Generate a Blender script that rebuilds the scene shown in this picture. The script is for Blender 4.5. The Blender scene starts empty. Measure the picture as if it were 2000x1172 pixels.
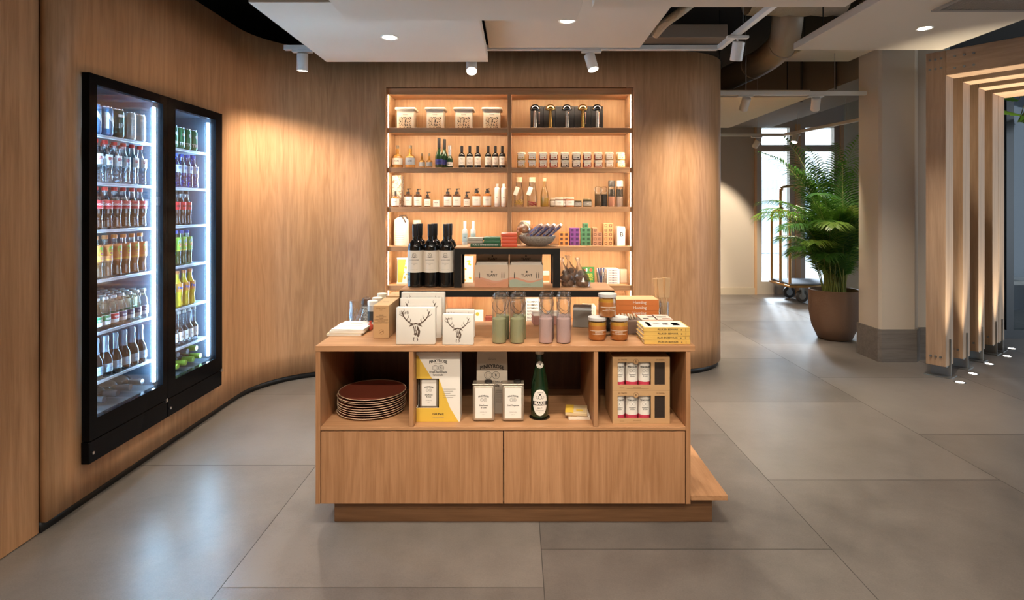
import bpy, bmesh, math, random
from mathutils import Vector, Matrix
random.seed(7)
PI = math.pi
S = bpy.context.scene
C = S.collection

# ------------------------------------------------------------------ camera, world, exposure
cam_data = bpy.data.cameras.new('camera')
cam = bpy.data.objects.new('camera', cam_data)
C.objects.link(cam)
cam.location = (0, 0, 1.35)
cam.rotation_euler = (PI / 2, 0, 0)
cam_data.sensor_width = 36
cam_data.lens = 20.34
cam_data.shift_x = -0.005
cam_data.shift_y = -0.0905
cam_data.clip_start = 0.05
S.camera = cam

S.view_settings.view_transform = 'Standard'
S.view_settings.look = 'None'
S.view_settings.exposure = 0.68
S.view_settings.gamma = 1.0
S.view_settings.use_curve_mapping = False
S.cycles.transparent_max_bounces = 24
S.cycles.max_bounces = 10
S.cycles.sample_clamp_indirect = 6.0
S.cycles.caustics_reflective = False
S.cycles.caustics_refractive = False

world = bpy.data.worlds.new('daylight')
S.world = world
world.use_nodes = True
wb = world.node_tree.nodes['Background']
wb.inputs[0].default_value = (0.74, 0.87, 1.0, 1)
wb.inputs[1].default_value = 2.5

sun_data = bpy.data.lights.new('sun', 'SUN')
sun_data.energy = 9.0
sun_data.angle = math.radians(16)
sun_data.color = (0.80, 0.90, 1.0)
sun = bpy.data.objects.new('sun', sun_data)
C.objects.link(sun)
sun.location = (6, 16, 6)
sun.rotation_euler = Vector((-0.20, -1.0, -0.52)).to_track_quat('-Z', 'Y').to_euler()

WARM = (1.0, 0.85, 0.68)
WARM2 = (1.0, 0.87, 0.72)

def lamp(name, kind, loc, target, energy, color, parent=None, **kw):
    d = bpy.data.lights.new(name, kind)
    d.energy = energy
    d.color = color
    for k, v in kw.items():
        setattr(d, k, v)
    o = bpy.data.objects.new(name, d)
    C.objects.link(o)
    o.location = loc
    v = Vector(target) - Vector(loc)
    o.rotation_euler = v.to_track_quat('-Z', 'Y').to_euler()
    if parent:
        o.parent = parent
    return o

# ------------------------------------------------------------------ helpers
FPX = 1130.0
def px(p, y): return (p - 1010.0) * y / FPX          # photo column -> x at depth y
def pz(p, y): return 1.35 - (p - 405.0) * y / FPX    # photo row -> height at depth y
def pw(n, y): return n * y / FPX                     # photo length -> metres at depth y

class MB:
    def __init__(self):
        self.v = []; self.f = []; self.m = []; self.mi = 0; self.M = None; self.uv = {}
    def add(self, vs, fs):
        b = len(self.v)
        if self.M is not None:
            vs = [tuple(self.M @ Vector(p)) for p in vs]
        self.v += [tuple(p) for p in vs]
        for f in fs:
            self.f.append(tuple(i + b for i in f)); self.m.append(self.mi)
        return b
    def box(self, x0, x1, y0, y1, z0, z1):
        self.add([(x0,y0,z0),(x1,y0,z0),(x1,y1,z0),(x0,y1,z0),(x0,y0,z1),(x1,y0,z1),(x1,y1,z1),(x0,y1,z1)],
                 [(0,3,2,1),(4,5,6,7),(0,1,5,4),(1,2,6,5),(2,3,7,6),(3,0,4,7)])
        return self
    def rbox(self, x0, x1, y0, y1, z0, z1, r=0.004, seg=2):
        bm = bmesh.new()
        bmesh.ops.create_cube(bm, size=1.0)
        for v in bm.verts:
            v.co = Vector(((x0+x1)/2 + v.co.x*(x1-x0), (y0+y1)/2 + v.co.y*(y1-y0), (z0+z1)/2 + v.co.z*(z1-z0)))
        bmesh.ops.bevel(bm, geom=bm.edges[:], offset=r, segments=seg, profile=0.5, affect='EDGES')
        self.add([v.co[:] for v in bm.verts], [[v.index for v in f.verts] for f in self._ix(bm)])
        bm.free()
        return self
    def _ix(self, bm):
        bm.verts.index_update(); bm.verts.ensure_lookup_table()
        return bm.faces
    def lathe(self, prof, n=24, c=(0, 0, 0), a0=0.0, a1=2*PI):
        full = abs(a1 - a0 - 2*PI) < 1e-6
        vs = []; fs = []; rings = []
        k = n if full else n + 1
        for (r, z) in prof:
            if r <= 1e-7:
                rings.append([len(vs)]); vs.append((c[0], c[1], c[2] + z))
            else:
                ring = []
                for i in range(k):
                    a = a0 + (a1 - a0) * i / n
                    ring.append(len(vs)); vs.append((c[0] + r*math.cos(a), c[1] + r*math.sin(a), c[2] + z))
                rings.append(ring)
        for A, B in zip(rings, rings[1:]):
            if len(A) == 1 and len(B) == 1: continue
            for i in range(n):
                j = (i + 1) % k if full else i + 1
                if len(A) == 1: fs.append((A[0], B[j], B[i]))
                elif len(B) == 1: fs.append((A[i], A[j], B[0]))
                else: fs.append((A[i], A[j], B[j], B[i]))
        self.add(vs, fs)
        return self
    def cyl(self, c, r, h, n=20):
        return self.lathe([(0, 0), (r, 0), (r, h), (0, h)], n, c)
    def tube(self, pts, r, n=8, closed=False):
        pts = [Vector(p) for p in pts]
        rs = r if isinstance(r, (list, tuple)) else [r] * len(pts)
        vs = []; fs = []
        up = None
        N = len(pts)
        for i, p in enumerate(pts):
            if closed: t = pts[(i+1) % N] - pts[i-1]
            else: t = pts[min(i+1, N-1)] - pts[max(i-1, 0)]
            t.normalize()
            if up is None:
                up = Vector((0, 0, 1)) if abs(t.z) < 0.9 else Vector((1, 0, 0))
            s = t.cross(up); s.normalize(); up = s.cross(t); up.normalize()
            for k in range(n):
                a = 2*PI*k/n
                vs.append(tuple(p + (s*math.cos(a) + up*math.sin(a)) * rs[i]))
        for i in range(N if closed else N-1):
            a = i*n; b = ((i+1) % N)*n
            for k in range(n):
                fs.append((a+k, a+(k+1) % n, b+(k+1) % n, b+k))
        if not closed:
            fs.append(tuple(range(n-1, -1, -1))); fs.append(tuple((N-1)*n + k for k in range(n)))
        self.add(vs, fs)
        return self
    def prism(self, poly, a0, a1, axis='z'):
        n = len(poly)
        def P(u, v, w):
            return {'z': (u, v, w), 'y': (u, w, v), 'x': (w, u, v)}[axis]
        vs = [P(u, v, a0) for u, v in poly] + [P(u, v, a1) for u, v in poly]
        fs = [tuple(range(n-1, -1, -1)), tuple(range(n, 2*n))]
        fs += [(i, (i+1) % n, n + (i+1) % n, n + i) for i in range(n)]
        self.add(vs, fs)
        return self
    def sphere(self, c, r, s=(1, 1, 1), n=12, m=8, jit=0.0):
        vs = [(c[0], c[1], c[2] - r*s[2])]; fs = []
        for i in range(1, m):
            t = -PI/2 + PI*i/m
            for k in range(n):
                a = 2*PI*k/n
                q = r * (1 + random.uniform(-jit, jit))
                vs.append((c[0]+q*s[0]*math.cos(t)*math.cos(a), c[1]+q*s[1]*math.cos(t)*math.sin(a), c[2]+q*s[2]*math.sin(t)))
        vs.append((c[0], c[1], c[2] + r*s[2]))
        for k in range(n): fs.append((0, 1+(k+1) % n, 1+k))
        for i in range(m-2):
            for k in range(n):
                a = 1+i*n; fs.append((a+k, a+(k+1) % n, a+n+(k+1) % n, a+n+k))
        L = len(vs)-1; a = 1+(m-2)*n
        for k in range(n): fs.append((a+k, a+(k+1) % n, L))
        self.add(vs, fs)
        return self
    def arc(self, R, z0, z1, deg=150, mid=-90, n=14):
        """paper wrapped round an upright bottle, centred on the side facing -y"""
        a0 = math.radians(mid - deg/2); a1 = math.radians(mid + deg/2)
        if deg >= 359: a1 = a0 + 2*PI
        return self.lathe([(R, z0), (R, z1)], n if deg < 359 else 28, a0=a0, a1=a1)
    def quad(self, a, b, c, d):
        self.add([a, b, c, d], [(0, 1, 2, 3)])
        return self
    def text(self, s, size, x=0, y=0, z=0, R=None, sx=1.0, arch=0.0, bold=0.0, top=False):
        """lettering in the plane facing -y (or bent round radius R, or lying flat facing +z)"""
        vs, fs = text_mesh(s, bold)
        if R and size*sx > 0.3*R: vs, fs = fine_text(vs, fs, 0.22*R/(size*sx))
        out = []
        for (u, v) in vs:
            U = u*size*sx; V = v*size - arch*(u*u)*size
            if top: out.append((x + U, y + V, z))
            elif R:
                a = (x + U)/R
                out.append((R*math.sin(a), -R*math.cos(a) + y, z + V))
            else: out.append((x + U, y, z + V))
        self.add(out, fs)
        return self
    def ring(self, r0, r1, x, z, y, n=24, R=None):
        vs = []; fs = []
        for k in range(n):
            a = 2*PI*k/n
            for r in (r0, r1):
                u = x + r*math.cos(a); w = z + r*math.sin(a)
                vs.append((R*math.sin(u/R), -R*math.cos(u/R) + y, w) if R else (u, y, w))
        for k in range(n):
            j = (k+1) % n
            fs.append((2*k, 2*k+1, 2*j+1, 2*j))
        self.add(vs, fs)
        return self
    def stroke(self, pts, w, y):
        """flat brush stroke in the plane facing -y; pts (x, z) or (x, z, width)"""
        q = []
        for i, p in enumerate(pts):
            a = pts[max(i-1, 0)]; b = pts[min(i+1, len(pts)-1)]
            dx, dz = b[0]-a[0], b[1]-a[1]
            L = math.hypot(dx, dz) or 1
            ww = (p[2] if len(p) > 2 else w)/2
            q.append((p[0]-dz/L*ww, y, p[1]+dx/L*ww)); q.append((p[0]+dz/L*ww, y, p[1]-dx/L*ww))
        self.add(q, [(2*i, 2*i+1, 2*i+3, 2*i+2) for i in range(len(pts)-1)])
        return self
    def build(self, name, mat, parent=None, smooth=None, loc=None):
        me = bpy.data.meshes.new(name)
        me.from_pydata(self.v, [], self.f)
        mats = mat if isinstance(mat, (list, tuple)) else [mat]
        for m in mats: me.materials.append(m)
        if len(mats) > 1: me.polygons.foreach_set('material_index', self.m)
        if smooth is not None:
            me.polygons.foreach_set('use_smooth', [True]*len(me.polygons))
            me.set_sharp_from_angle(angle=math.radians(smooth))
        me.update()
        o = bpy.data.objects.new(name, me)
        C.objects.link(o)
        if parent: o.parent = parent
        if loc: o.location = loc
        return o

def fine_text(vs, fs, lim):
    """split wide triangles so that big letters can follow a curved label"""
    vs = list(vs); todo = [(f[0], f[i], f[i+1]) for f in fs for i in range(1, len(f)-1)]; out = []; mid = {}
    while todo:
        t = todo.pop()
        e = max(((abs(vs[t[i]][0]-vs[t[(i+1) % 3]][0]), i) for i in range(3)))
        if e[0] <= lim: out.append(t); continue
        i = e[1]; a, b, c = t[i], t[(i+1) % 3], t[(i+2) % 3]
        k = (min(a, b), max(a, b))
        if k not in mid:
            mid[k] = len(vs); vs.append(((vs[a][0]+vs[b][0])/2, (vs[a][1]+vs[b][1])/2))
        m = mid[k]; todo += [(a, m, c), (m, b, c)]
    return vs, out
_txt = {}
def text_mesh(s, bold=0.0):
    key = (s, bold)
    if key not in _txt:
        cu = bpy.data.curves.new('t', 'FONT')
        cu.body = s; cu.align_x = 'CENTER'; cu.align_y = 'CENTER'; cu.size = 1.0; cu.resolution_u = 2
        cu.offset = bold
        ob = bpy.data.objects.new('t', cu)
        me = bpy.data.meshes.new_from_object(ob)
        vs = [(v.co.x, v.co.y) for v in me.vertices]
        fs = [tuple(p.vertices) for p in me.polygons]
        bpy.data.objects.remove(ob); bpy.data.meshes.remove(me); bpy.data.curves.remove(cu)
        _txt[key] = (vs, fs)
    return _txt[key]

def tag(o, label, cat, group=None):
    o['label'] = label; o['category'] = cat
    if group: o['group'] = group
    return o
def thing(name, label, cat, loc=(0, 0, 0), rz=0.0, group=None):
    o = bpy.data.objects.new(name, None)
    C.objects.link(o)
    o.location = loc; o.rotation_euler = (0, 0, rz)
    o.empty_display_size = 0.05
    return tag(o, label, cat, group)
def structure(o):
    o['kind'] = 'structure'
    return o
def dup(root, loc=None, rz=None, label=None, group=None):
    r = root.copy(); C.objects.link(r)
    if loc is not None: r.location = loc
    if rz is not None: r.rotation_euler = (0, 0, rz)
    if label: r['label'] = label
    if group: r['group'] = group
    for ch in list(root.children):
        c = ch.copy(); C.objects.link(c); c.parent = r
        for g in list(ch.children):
            d = g.copy(); C.objects.link(d); d.parent = c
    return r
ORD = ['first', 'second', 'third', 'fourth', 'fifth', 'sixth', 'seventh', 'eighth', 'ninth', 'tenth', 'eleventh', 'twelfth']
def place(i, n):
    """leftmost / second / ... / rightmost"""
    if n == 1: return 'lone'
    if n == 2: return ('left', 'right')[i]
    if i == 0: return 'leftmost'
    if i == n-1: return 'rightmost'
    return ORD[i]

# ------------------------------------------------------------------ materials
_m = {}
def mat(name, col, rough=0.5, metal=0.0, spec=0.5, coat=0.0, emit=None, es=0.0, trans=0.0, sss=0.0, bump=0.0, bscale=60.0):
    if name in _m: return _m[name]
    m = bpy.data.materials.new(name); m.use_nodes = True
    b = m.node_tree.nodes['Principled BSDF']
    b.inputs['Base Color'].default_value = (*col, 1)
    b.inputs['Roughness'].default_value = rough
    b.inputs['Metallic'].default_value = metal
    b.inputs['Specular IOR Level'].default_value = spec
    b.inputs['Coat Weight'].default_value = coat
    b.inputs['Transmission Weight'].default_value = trans
    if sss:
        b.inputs['Subsurface Weight'].default_value = sss
        b.inputs['Subsurface Radius'].default_value = (0.01, 0.008, 0.006)
    if emit:
        b.inputs['Emission Color'].default_value = (*emit, 1)
        b.inputs['Emission Strength'].default_value = es
    if bump:
        n = m.node_tree.nodes; l = m.node_tree.links
        tc = n.new('ShaderNodeTexCoord'); nz = n.new('ShaderNodeTexNoise'); bp = n.new('ShaderNodeBump')
        nz.inputs['Scale'].default_value = bscale; nz.inputs['Detail'].default_value = 4
        bp.inputs['Strength'].default_value = bump; bp.inputs['Distance'].default_value = 0.01
        l.new(tc.outputs['Object'], nz.inputs['Vector']); l.new(nz.outputs['Fac'], bp.inputs['Height'])
        l.new(bp.outputs['Normal'], b.inputs['Normal'])
    _m[name] = m
    return m
def emis(name, col, s):
    if name in _m: return _m[name]
    m = bpy.data.materials.new(name); m.use_nodes = True
    nt = m.node_tree; nt.nodes.clear()
    e = nt.nodes.new('ShaderNodeEmission'); o = nt.nodes.new('ShaderNodeOutputMaterial')
    e.inputs[0].default_value = (*col, 1); e.inputs[1].default_value = s
    nt.links.new(e.outputs[0], o.inputs[0])
    _m[name] = m
    return m
def thin_glass(name, tint=(1, 1, 1), gloss=0.12, rough=0.03, edge=0.6):
    """clear thin glass: tinted see-through with a Fresnel reflection on top"""
    if name in _m: return _m[name]
    m = bpy.data.materials.new(name); m.use_nodes = True
    nt = m.node_tree; nt.nodes.clear(); N = nt.nodes; L = nt.links
    o = N.new('ShaderNodeOutputMaterial'); mx = N.new('ShaderNodeMixShader')
    t = N.new('ShaderNodeBsdfTransparent'); g = N.new('ShaderNodeBsdfGlossy')
    lw = N.new('ShaderNodeLayerWeight'); mr = N.new('ShaderNodeMapRange')
    t.inputs[0].default_value = (*tint, 1)
    g.inputs['Roughness'].default_value = rough
    lw.inputs['Blend'].default_value = 0.35
    mr.inputs['To Min'].default_value = gloss; mr.inputs['To Max'].default_value = edge
    L.new(lw.outputs['Fresnel'], mr.inputs['Value']); L.new(mr.outputs[0], mx.inputs[0])
    L.new(t.outputs[0], mx.inputs[1]); L.new(g.outputs[0], mx.inputs[2]); L.new(mx.outputs[0], o.inputs[0])
    _m[name] = m
    return m

def wood(name, light, dark, axis='z', rough=0.42, scale=1.0, uv=False, boards=0.0, knots=False, contrast=1.25):
    if name in _m: return _m[name]
    m = bpy.data.materials.new(name); m.use_nodes = True
    nt = m.node_tree; N = nt.nodes; L = nt.links
    b = N['Principled BSDF']
    b.inputs['Roughness'].default_value = rough
    b.inputs['Specular IOR Level'].default_value = 0.35
    tc = N.new('ShaderNodeTexCoord')
    src = tc.outputs['UV'] if uv else tc.outputs['Object']
    def mapping(sc):
        mp = N.new('ShaderNodeMapping')
        mp.inputs['Scale'].default_value = sc
        L.new(src, mp.inputs['Vector'])
        return mp.outputs[0]
    def sc(a, g):
        a *= scale; g *= scale
        if uv: return (a, g, 1)
        return {'x': (g, a, a), 'y': (a, g, a), 'z': (a, a, g)}[axis]
    # broad figure (cathedral-like bands), medium streaks, fine pores
    n1 = N.new('ShaderNodeTexNoise'); n1.inputs['Scale'].default_value = 1.0
    n1.inputs['Detail'].default_value = 5; n1.inputs['Roughness'].default_value = 0.55; n1.inputs['Distortion'].default_value = 0.6
    L.new(mapping(sc(5.0, 0.45)), n1.inputs['Vector'])
    mul = N.new('ShaderNodeMath'); mul.operation = 'MULTIPLY'; mul.inputs[1].default_value = 9.0
    L.new(n1.outputs['Fac'], mul.inputs[0])
    sn = N.new('ShaderNodeMath'); sn.operation = 'SINE'
    mul2 = N.new('ShaderNodeMath'); mul2.operation = 'MULTIPLY'; mul2.inputs[1].default_value = 6.2832
    L.new(mul.outputs[0], mul2.inputs[0]); L.new(mul2.outputs[0], sn.inputs[0])
    n2 = N.new('ShaderNodeTexNoise'); n2.inputs['Scale'].default_value = 1.0; n2.inputs['Detail'].default_value = 6
    n2.inputs['Roughness'].default_value = 0.65
    L.new(mapping(sc(60.0, 1.6)), n2.inputs['Vector'])
    n3 = N.new('ShaderNodeTexNoise'); n3.inputs['Scale'].default_value = 1.0; n3.inputs['Detail'].default_value = 3
    L.new(mapping(sc(320.0, 9.0)), n3.inputs['Vector'])
    def madd(a, k, prev=None):
        q = N.new('ShaderNodeMath'); q.operation = 'MULTIPLY_ADD'; q.inputs[1].default_value = k
        L.new(a, q.inputs[0])
        if prev is None: q.inputs[2].default_value = 0.0
        else: L.new(prev, q.inputs[2])
        return q.outputs[0]
    f = madd(sn.outputs[0], 0.085*contrast)
    f = madd(n2.outputs['Fac'], 0.75*contrast, f)
    f = madd(n3.outputs['Fac'], 0.40*contrast, f)
    f = madd(n1.outputs['Fac'], 0.40*contrast, f)
    if boards:
        sp = N.new('ShaderNodeSeparateXYZ'); L.new(src, sp.inputs[0])
        dv = N.new('ShaderNodeMath'); dv.operation = 'DIVIDE'; dv.inputs[1].default_value = boards
        L.new(sp.outputs[0], dv.inputs[0])
        fl = N.new('ShaderNodeMath'); fl.operation = 'FLOOR'; L.new(dv.outputs[0], fl.inputs[0])
        wn = N.new('ShaderNodeTexWhiteNoise'); wn.noise_dimensions = '1D'; L.new(fl.outputs[0], wn.inputs['W'])
        f = madd(wn.outputs['Value'], 0.22, f)
        off = 0.11
    else: off = 0.0
    mr = N.new('ShaderNodeMapRange')
    mid = 0.775*contrast + off
    mr.inputs['From Min'].default_value = mid - 0.36; mr.inputs['From Max'].default_value = mid + 0.36
    L.new(f, mr.inputs['Value'])
    mx = N.new('ShaderNodeMix'); mx.data_type = 'RGBA'
    mx.inputs[6].default_value = (*light, 1); mx.inputs[7].default_value = (*dark, 1)
    L.new(mr.outputs[0], mx.inputs[0])
    col = mx.outputs[2]
    if knots:
        vo = N.new('ShaderNodeTexVoronoi'); vo.inputs['Scale'].default_value = 1.0
        L.new(mapping((3.1, 3.1, 1.15)), vo.inputs['Vector'])
        kr = N.new('ShaderNodeMapRange'); kr.inputs['From Min'].default_value = 0.03; kr.inputs['From Max'].default_value = 0.10
        kr.inputs['To Min'].default_value = 0.9; kr.inputs['To Max'].default_value = 0.0
        L.new(vo.outputs['Distance'], kr.inputs['Value'])
        m2 = N.new('ShaderNodeMix'); m2.data_type = 'RGBA'; m2.inputs[7].default_value = (0.09, 0.045, 0.02, 1)
        L.new(kr.outputs[0], m2.inputs[0]); L.new(col, m2.inputs[6]); col = m2.outputs[2]
    L.new(col, b.inputs['Base Color'])
    bp = N.new('ShaderNodeBump'); bp.inputs['Strength'].default_value = 0.12; bp.inputs['Distance'].default_value = 0.002
    L.new(n3.outputs['Fac'], bp.inputs['Height']); L.new(bp.outputs['Normal'], b.inputs['Normal'])
    _m[name] = m
    return m
# ------------------------------------------------------------------ shared materials
OAKW = wood('oak_wall_veneer', (0.54, 0.305, 0.155), (0.33, 0.168, 0.075), uv=True, boards=0.42, rough=0.45)
OAKV = wood('oak_upright_grain', (0.52, 0.283, 0.145), (0.32, 0.155, 0.068), 'z')
OAKX = wood('oak_level_grain', (0.53, 0.295, 0.152), (0.35, 0.172, 0.076), 'x')
OAKY = wood('oak_lengthwise_grain', (0.53, 0.295, 0.152), (0.35, 0.172, 0.076), 'y')
BEAM = wood('raw_oak_beam', (0.50, 0.345, 0.225), (0.31, 0.195, 0.115), 'z', rough=0.65, scale=0.8, knots=True)
BEAMB = wood('raw_oak_crossbeam', (0.50, 0.345, 0.225), (0.31, 0.195, 0.115), 'x', rough=0.65, scale=0.8, knots=True)
BLACKSKIRT = mat('black_skirting', (0.012, 0.011, 0.010), 0.45)
PLASTER = mat('beige_plaster', (0.50, 0.43, 0.34), 0.85, bump=0.05, bscale=40)
PANEL = mat('ceiling_panel_cream', (0.66, 0.60, 0.51), 0.9, bump=0.03, bscale=300)
SLAB = mat('dark_soffit', (0.045, 0.037, 0.030), 0.95)
WHITE = mat('white_lacquer', (0.78, 0.77, 0.74), 0.4)
BLACK = mat('black_matt_metal', (0.008, 0.008, 0.008), 0.5, spec=0.25)
GLOSSBLACK = mat('black_gloss', (0.006, 0.006, 0.007), 0.16, spec=0.05)
STEEL = mat('steel', (0.55, 0.55, 0.55), 0.3, metal=1.0)
CHROME = mat('chrome', (0.8, 0.8, 0.8), 0.12, metal=1.0)
BRASS = mat('brass', (0.62, 0.36, 0.14), 0.28, metal=1.0)
GALV = mat('grey_galvanised', (0.22, 0.22, 0.21), 0.5, metal=0.7)
PAPER = mat('white_paper', (0.80, 0.77, 0.71), 0.7)
CREAM = mat('cream_paper', (0.72, 0.64, 0.52), 0.7)
INK = mat('black_ink', (0.02, 0.02, 0.02), 0.6)
GREYINK = mat('grey_ink', (0.25, 0.24, 0.22), 0.7)
WINDOWGLASS = thin_glass('window_pane', (0.97, 0.99, 1.0), 0.0, 0.02, 0.16)

# ------------------------------------------------------------------ floor: large concrete tiles, laid in a running bond
def floor_material():
    m = bpy.data.materials.new('concrete_tile'); m.use_nodes = True
    nt = m.node_tree; N = nt.nodes; L = nt.links; b = N['Principled BSDF']
    tc = N.new('ShaderNodeTexCoord')
    at = N.new('ShaderNodeAttribute'); at.attribute_name = 'tone'
    def noise(s, d, r):
        n = N.new('ShaderNodeTexNoise'); n.inputs['Scale'].default_value = s; n.inputs['Detail'].default_value = d
        n.inputs['Roughness'].default_value = r; L.new(tc.outputs['Object'], n.inputs['Vector']); return n
    n1 = noise(1.1, 8, 0.62); n2 = noise(160, 2, 0.7); n3 = noise(9, 6, 0.7)
    def madd(a, k, prev):
        q = N.new('ShaderNodeMath'); q.operation = 'MULTIPLY_ADD'; q.inputs[1].default_value = k
        L.new(a, q.inputs[0])
        if isinstance(prev, float): q.inputs[2].default_value = prev
        else: L.new(prev, q.inputs[2])
        return q.outputs[0]
    f = madd(n1.outputs['Fac'], 1.35, -0.72)
    f = madd(n3.outputs['Fac'], 0.55, f)
    f = madd(n2.outputs['Fac'], 0.45, f)
    f = madd(at.outputs['Fac'], 0.44, f)
    r = N.new('ShaderNodeValToRGB')
    e = r.color_ramp.elements
    e[0].position = 0.12; e[0].color = (0.072, 0.063, 0.057, 1)
    e[1].position = 0.95; e[1].color = (0.205, 0.183, 0.164, 1)
    L.new(f, r.inputs[0]); L.new(r.outputs[0], b.inputs['Base Color'])
    rr = N.new('ShaderNodeMapRange'); rr.inputs['To Min'].default_value = 0.26; rr.inputs['To Max'].default_value = 0.42
    L.new(n3.outputs['Fac'], rr.inputs['Value']); L.new(rr.outputs[0], b.inputs['Roughness'])
    b.inputs['Specular IOR Level'].default_value = 0.5
    bp = N.new('ShaderNodeBump'); bp.inputs['Strength'].default_value = 0.08; bp.inputs['Distance'].default_value = 0.002
    L.new(n2.outputs['Fac'], bp.inputs['Height']); L.new(bp.outputs['Normal'], b.inputs['Normal'])
    return m
def build_floor():
    T = 1.147; g = 0.0016
    joints = {-4: 1.7, -3: 2.28, -2: 3.03, -1: 2.053, 0: 2.284, 1: 2.867, 2: 3.44, 3: 2.3, 4: 2.87, 5: 3.44, 6: 2.3, 7: 2.9}
    mb = MB(); tones = []
    rnd = random.Random(11)
    for c in range(-4, 8):
        x0 = 0.095 + T*c
        y = joints[c] - 6*T
        while y < 10.2:
            t = rnd.random()
            mb.quad((x0+g, y+g, 0), (x0+T-g, y+g, 0), (x0+T-g, y+T-g, 0), (x0+g, y+T-g, 0)); tones.append(t)
            y += T
    mb.quad((-4.6, -5.2, -0.0015), (9.3, -5.2, -0.0015), (9.3, 10.6, -0.0015), (-4.6, 10.6, -0.0015)); tones.append(None)
    mb.m = [0]*(len(mb.f)-1) + [1]
    mb.box(-4.6, 9.3, -5.2, 10.6, -0.12, -0.005); mb.m[-6:] = [1]*6
    o = mb.build('floor', [floor_material(), mat('floor_joint', (0.06, 0.055, 0.05), 0.8)])
    a = o.data.attributes.new('tone', 'FLOAT', 'FACE')
    vals = [0.5 if t is None else t for t in tones] + [0.5]*6
    a.data.foreach_set('value', vals)
    return structure(o)
build_floor()

# ------------------------------------------------------------------ curved oak wall
WALLTOP = 2.606
XL = -1.98                       # the wall beside the refrigerators
YB = 4.68                        # the wall that holds the shelving
def wall_path():
    """(x, y, arc length) along the face of the wall, from the left foreground to the far passage"""
    pts = [(XL, y) for y in (2.395, 2.62, 3.165, 3.725, 3.9, 4.03)]
    cx, cy, r = -1.335, 4.035, 0.645
    for i in range(1, 25):
        a = PI - (PI/2)*i/24
        pts.append((cx + r*math.cos(a), cy + r*math.sin(a)))
    pts += [(-1.20, YB), (NX0, YB), (0.0, YB), (NX1, YB), (1.26, YB)]
    cx, cy, r = 1.26, 5.18, 0.5
    for i in range(1, 25):
        a = -PI/2 + (PI/2)*i/24
        pts.append((cx + r*math.cos(a), cy + r*math.sin(a)))
    pts.append((1.76, 8.95))
    out = []; s = 0
    for i, p in enumerate(pts):
        if i: s += math.dist(p, pts[i-1])
        out.append((p[0], p[1], s))
    return out
NX0, NX1, NZ1 = -1.058, 0.938, 2.318          # opening for the shelving
FRY0, FRYM, FRY1 = 2.62, 3.165, 3.725          # opening for the refrigerators
FRZ0, FRZ1 = 0.215, 1.94
def build_wall():
    P = wall_path()
    zs = [0.045, FRZ0, FRZ1, NZ1, WALLTOP]
    vs = []; fs = []; uv = []
    for (x, y, s) in P:
        for z in zs:
            vs.append((x, y, z)); uv.append((s, z))
    n = len(zs)
    for i in range(len(P)-1):
        a, b = P[i], P[i+1]
        for k in range(n-1):
            if a[0] == XL and b[0] == XL and a[1] >= FRY0-.01 and b[1] <= FRY1+.01 and k == 1: continue
            if a[1] == YB and b[1] == YB and a[0] >= NX0-.001 and b[0] <= NX1+.001 and k < 3: continue
            fs.append((i*n+k, i*n+k+1, (i+1)*n+k+1, (i+1)*n+k))
    me = bpy.data.meshes.new('wall_left')
    me.from_pydata(vs, [], fs)
    ul = me.uv_layers.new(name='UVMap')
    for lp in me.loops: ul.data[lp.index].uv = uv[lp.vertex_index]
    me.materials.append(OAKW)
    me.polygons.foreach_set('use_smooth', [True]*len(me.polygons))
    me.set_sharp_from_angle(angle=math.radians(25))
    o = bpy.data.objects.new('wall_left', me); C.objects.link(o); structure(o)
    md = o.modifiers.new('thickness', 'SOLIDIFY'); md.thickness = 0.03; md.offset = 1.0 if False else -1.0
    # grooves between the veneer sheets
    g = MB()
    for yy in (2.63, 3.86):
        g.box(XL-0.0005, XL+0.0012, yy-0.0012, yy+0.0012, 0.045, WALLTOP) if yy > 3.8 else g.box(XL-0.0005, XL+0.0012, yy-0.0012, yy+0.0012, 1.97, WALLTOP)
    for xx in (-0.055,):
        g.box(xx-0.0012, xx+0.0012, YB-0.0012, YB+0.0005, NZ1+0.06, WALLTOP)
    structure(g.build('trim_1', mat('veneer_joint', (0.05, 0.027, 0.012), 0.8)))
    # recessed black skirting that follows the same curve
    k = MB(); vs = []; fs = []
    for i, (x, y, s) in enumerate(P):
        q = P[min(i+1, len(P)-1)]; p = P[max(i-1, 0)]
        t = Vector((q[0]-p[0], q[1]-p[1], 0)).normalized()
        nrm = Vector((-t.y, t.x, 0))          # into the wall
        a = Vector((x, y, 0)) + nrm*0.012
        vs += [(a.x, a.y, 0.0), (a.x, a.y, 0.046)]
    for i in range(len(P)-1): fs.append((2*i, 2*i+1, 2*i+3, 2*i+2))
    k.add(vs, fs)
    so = k.build('baseboard_left', BLACKSKIRT, smooth=30)
    md = so.modifiers.new('thickness', 'SOLIDIFY'); md.thickness = 0.02; md.offset = -1.0
    structure(so)
build_wall()
# near left: a flush oak door panel that stands a little proud and runs down to the floor
def uvbox_wall(name, x, y0, y1, z0, z1, t):
    vs = [(x, y0, z0), (x, y1, z0), (x, y1, z1), (x, y0, z1), (x-t, y0, z0), (x-t, y1, z0), (x-t, y1, z1), (x-t, y0, z1)]
    fs = [(0, 1, 2, 3), (5, 4, 7, 6), (4, 0, 3, 7), (1, 5, 6, 2), (3, 2, 6, 7), (4, 5, 1, 0)]
    me = bpy.data.meshes.new(name); me.from_pydata(vs, [], fs); me.materials.append(OAKW)
    ul = me.uv_layers.new(name='UVMap')
    for lp in me.loops:
        c = me.vertices[lp.vertex_index].co; ul.data[lp.index].uv = (c.y*0.97 + 7.31 + c.x, c.z)
    o = bpy.data.objects.new(name, me); C.objects.link(o)
    return structure(o)
uvbox_wall('door_1', XL+0.004, 1.35, 2.389, 0.004, 2.9, 0.05)
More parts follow.
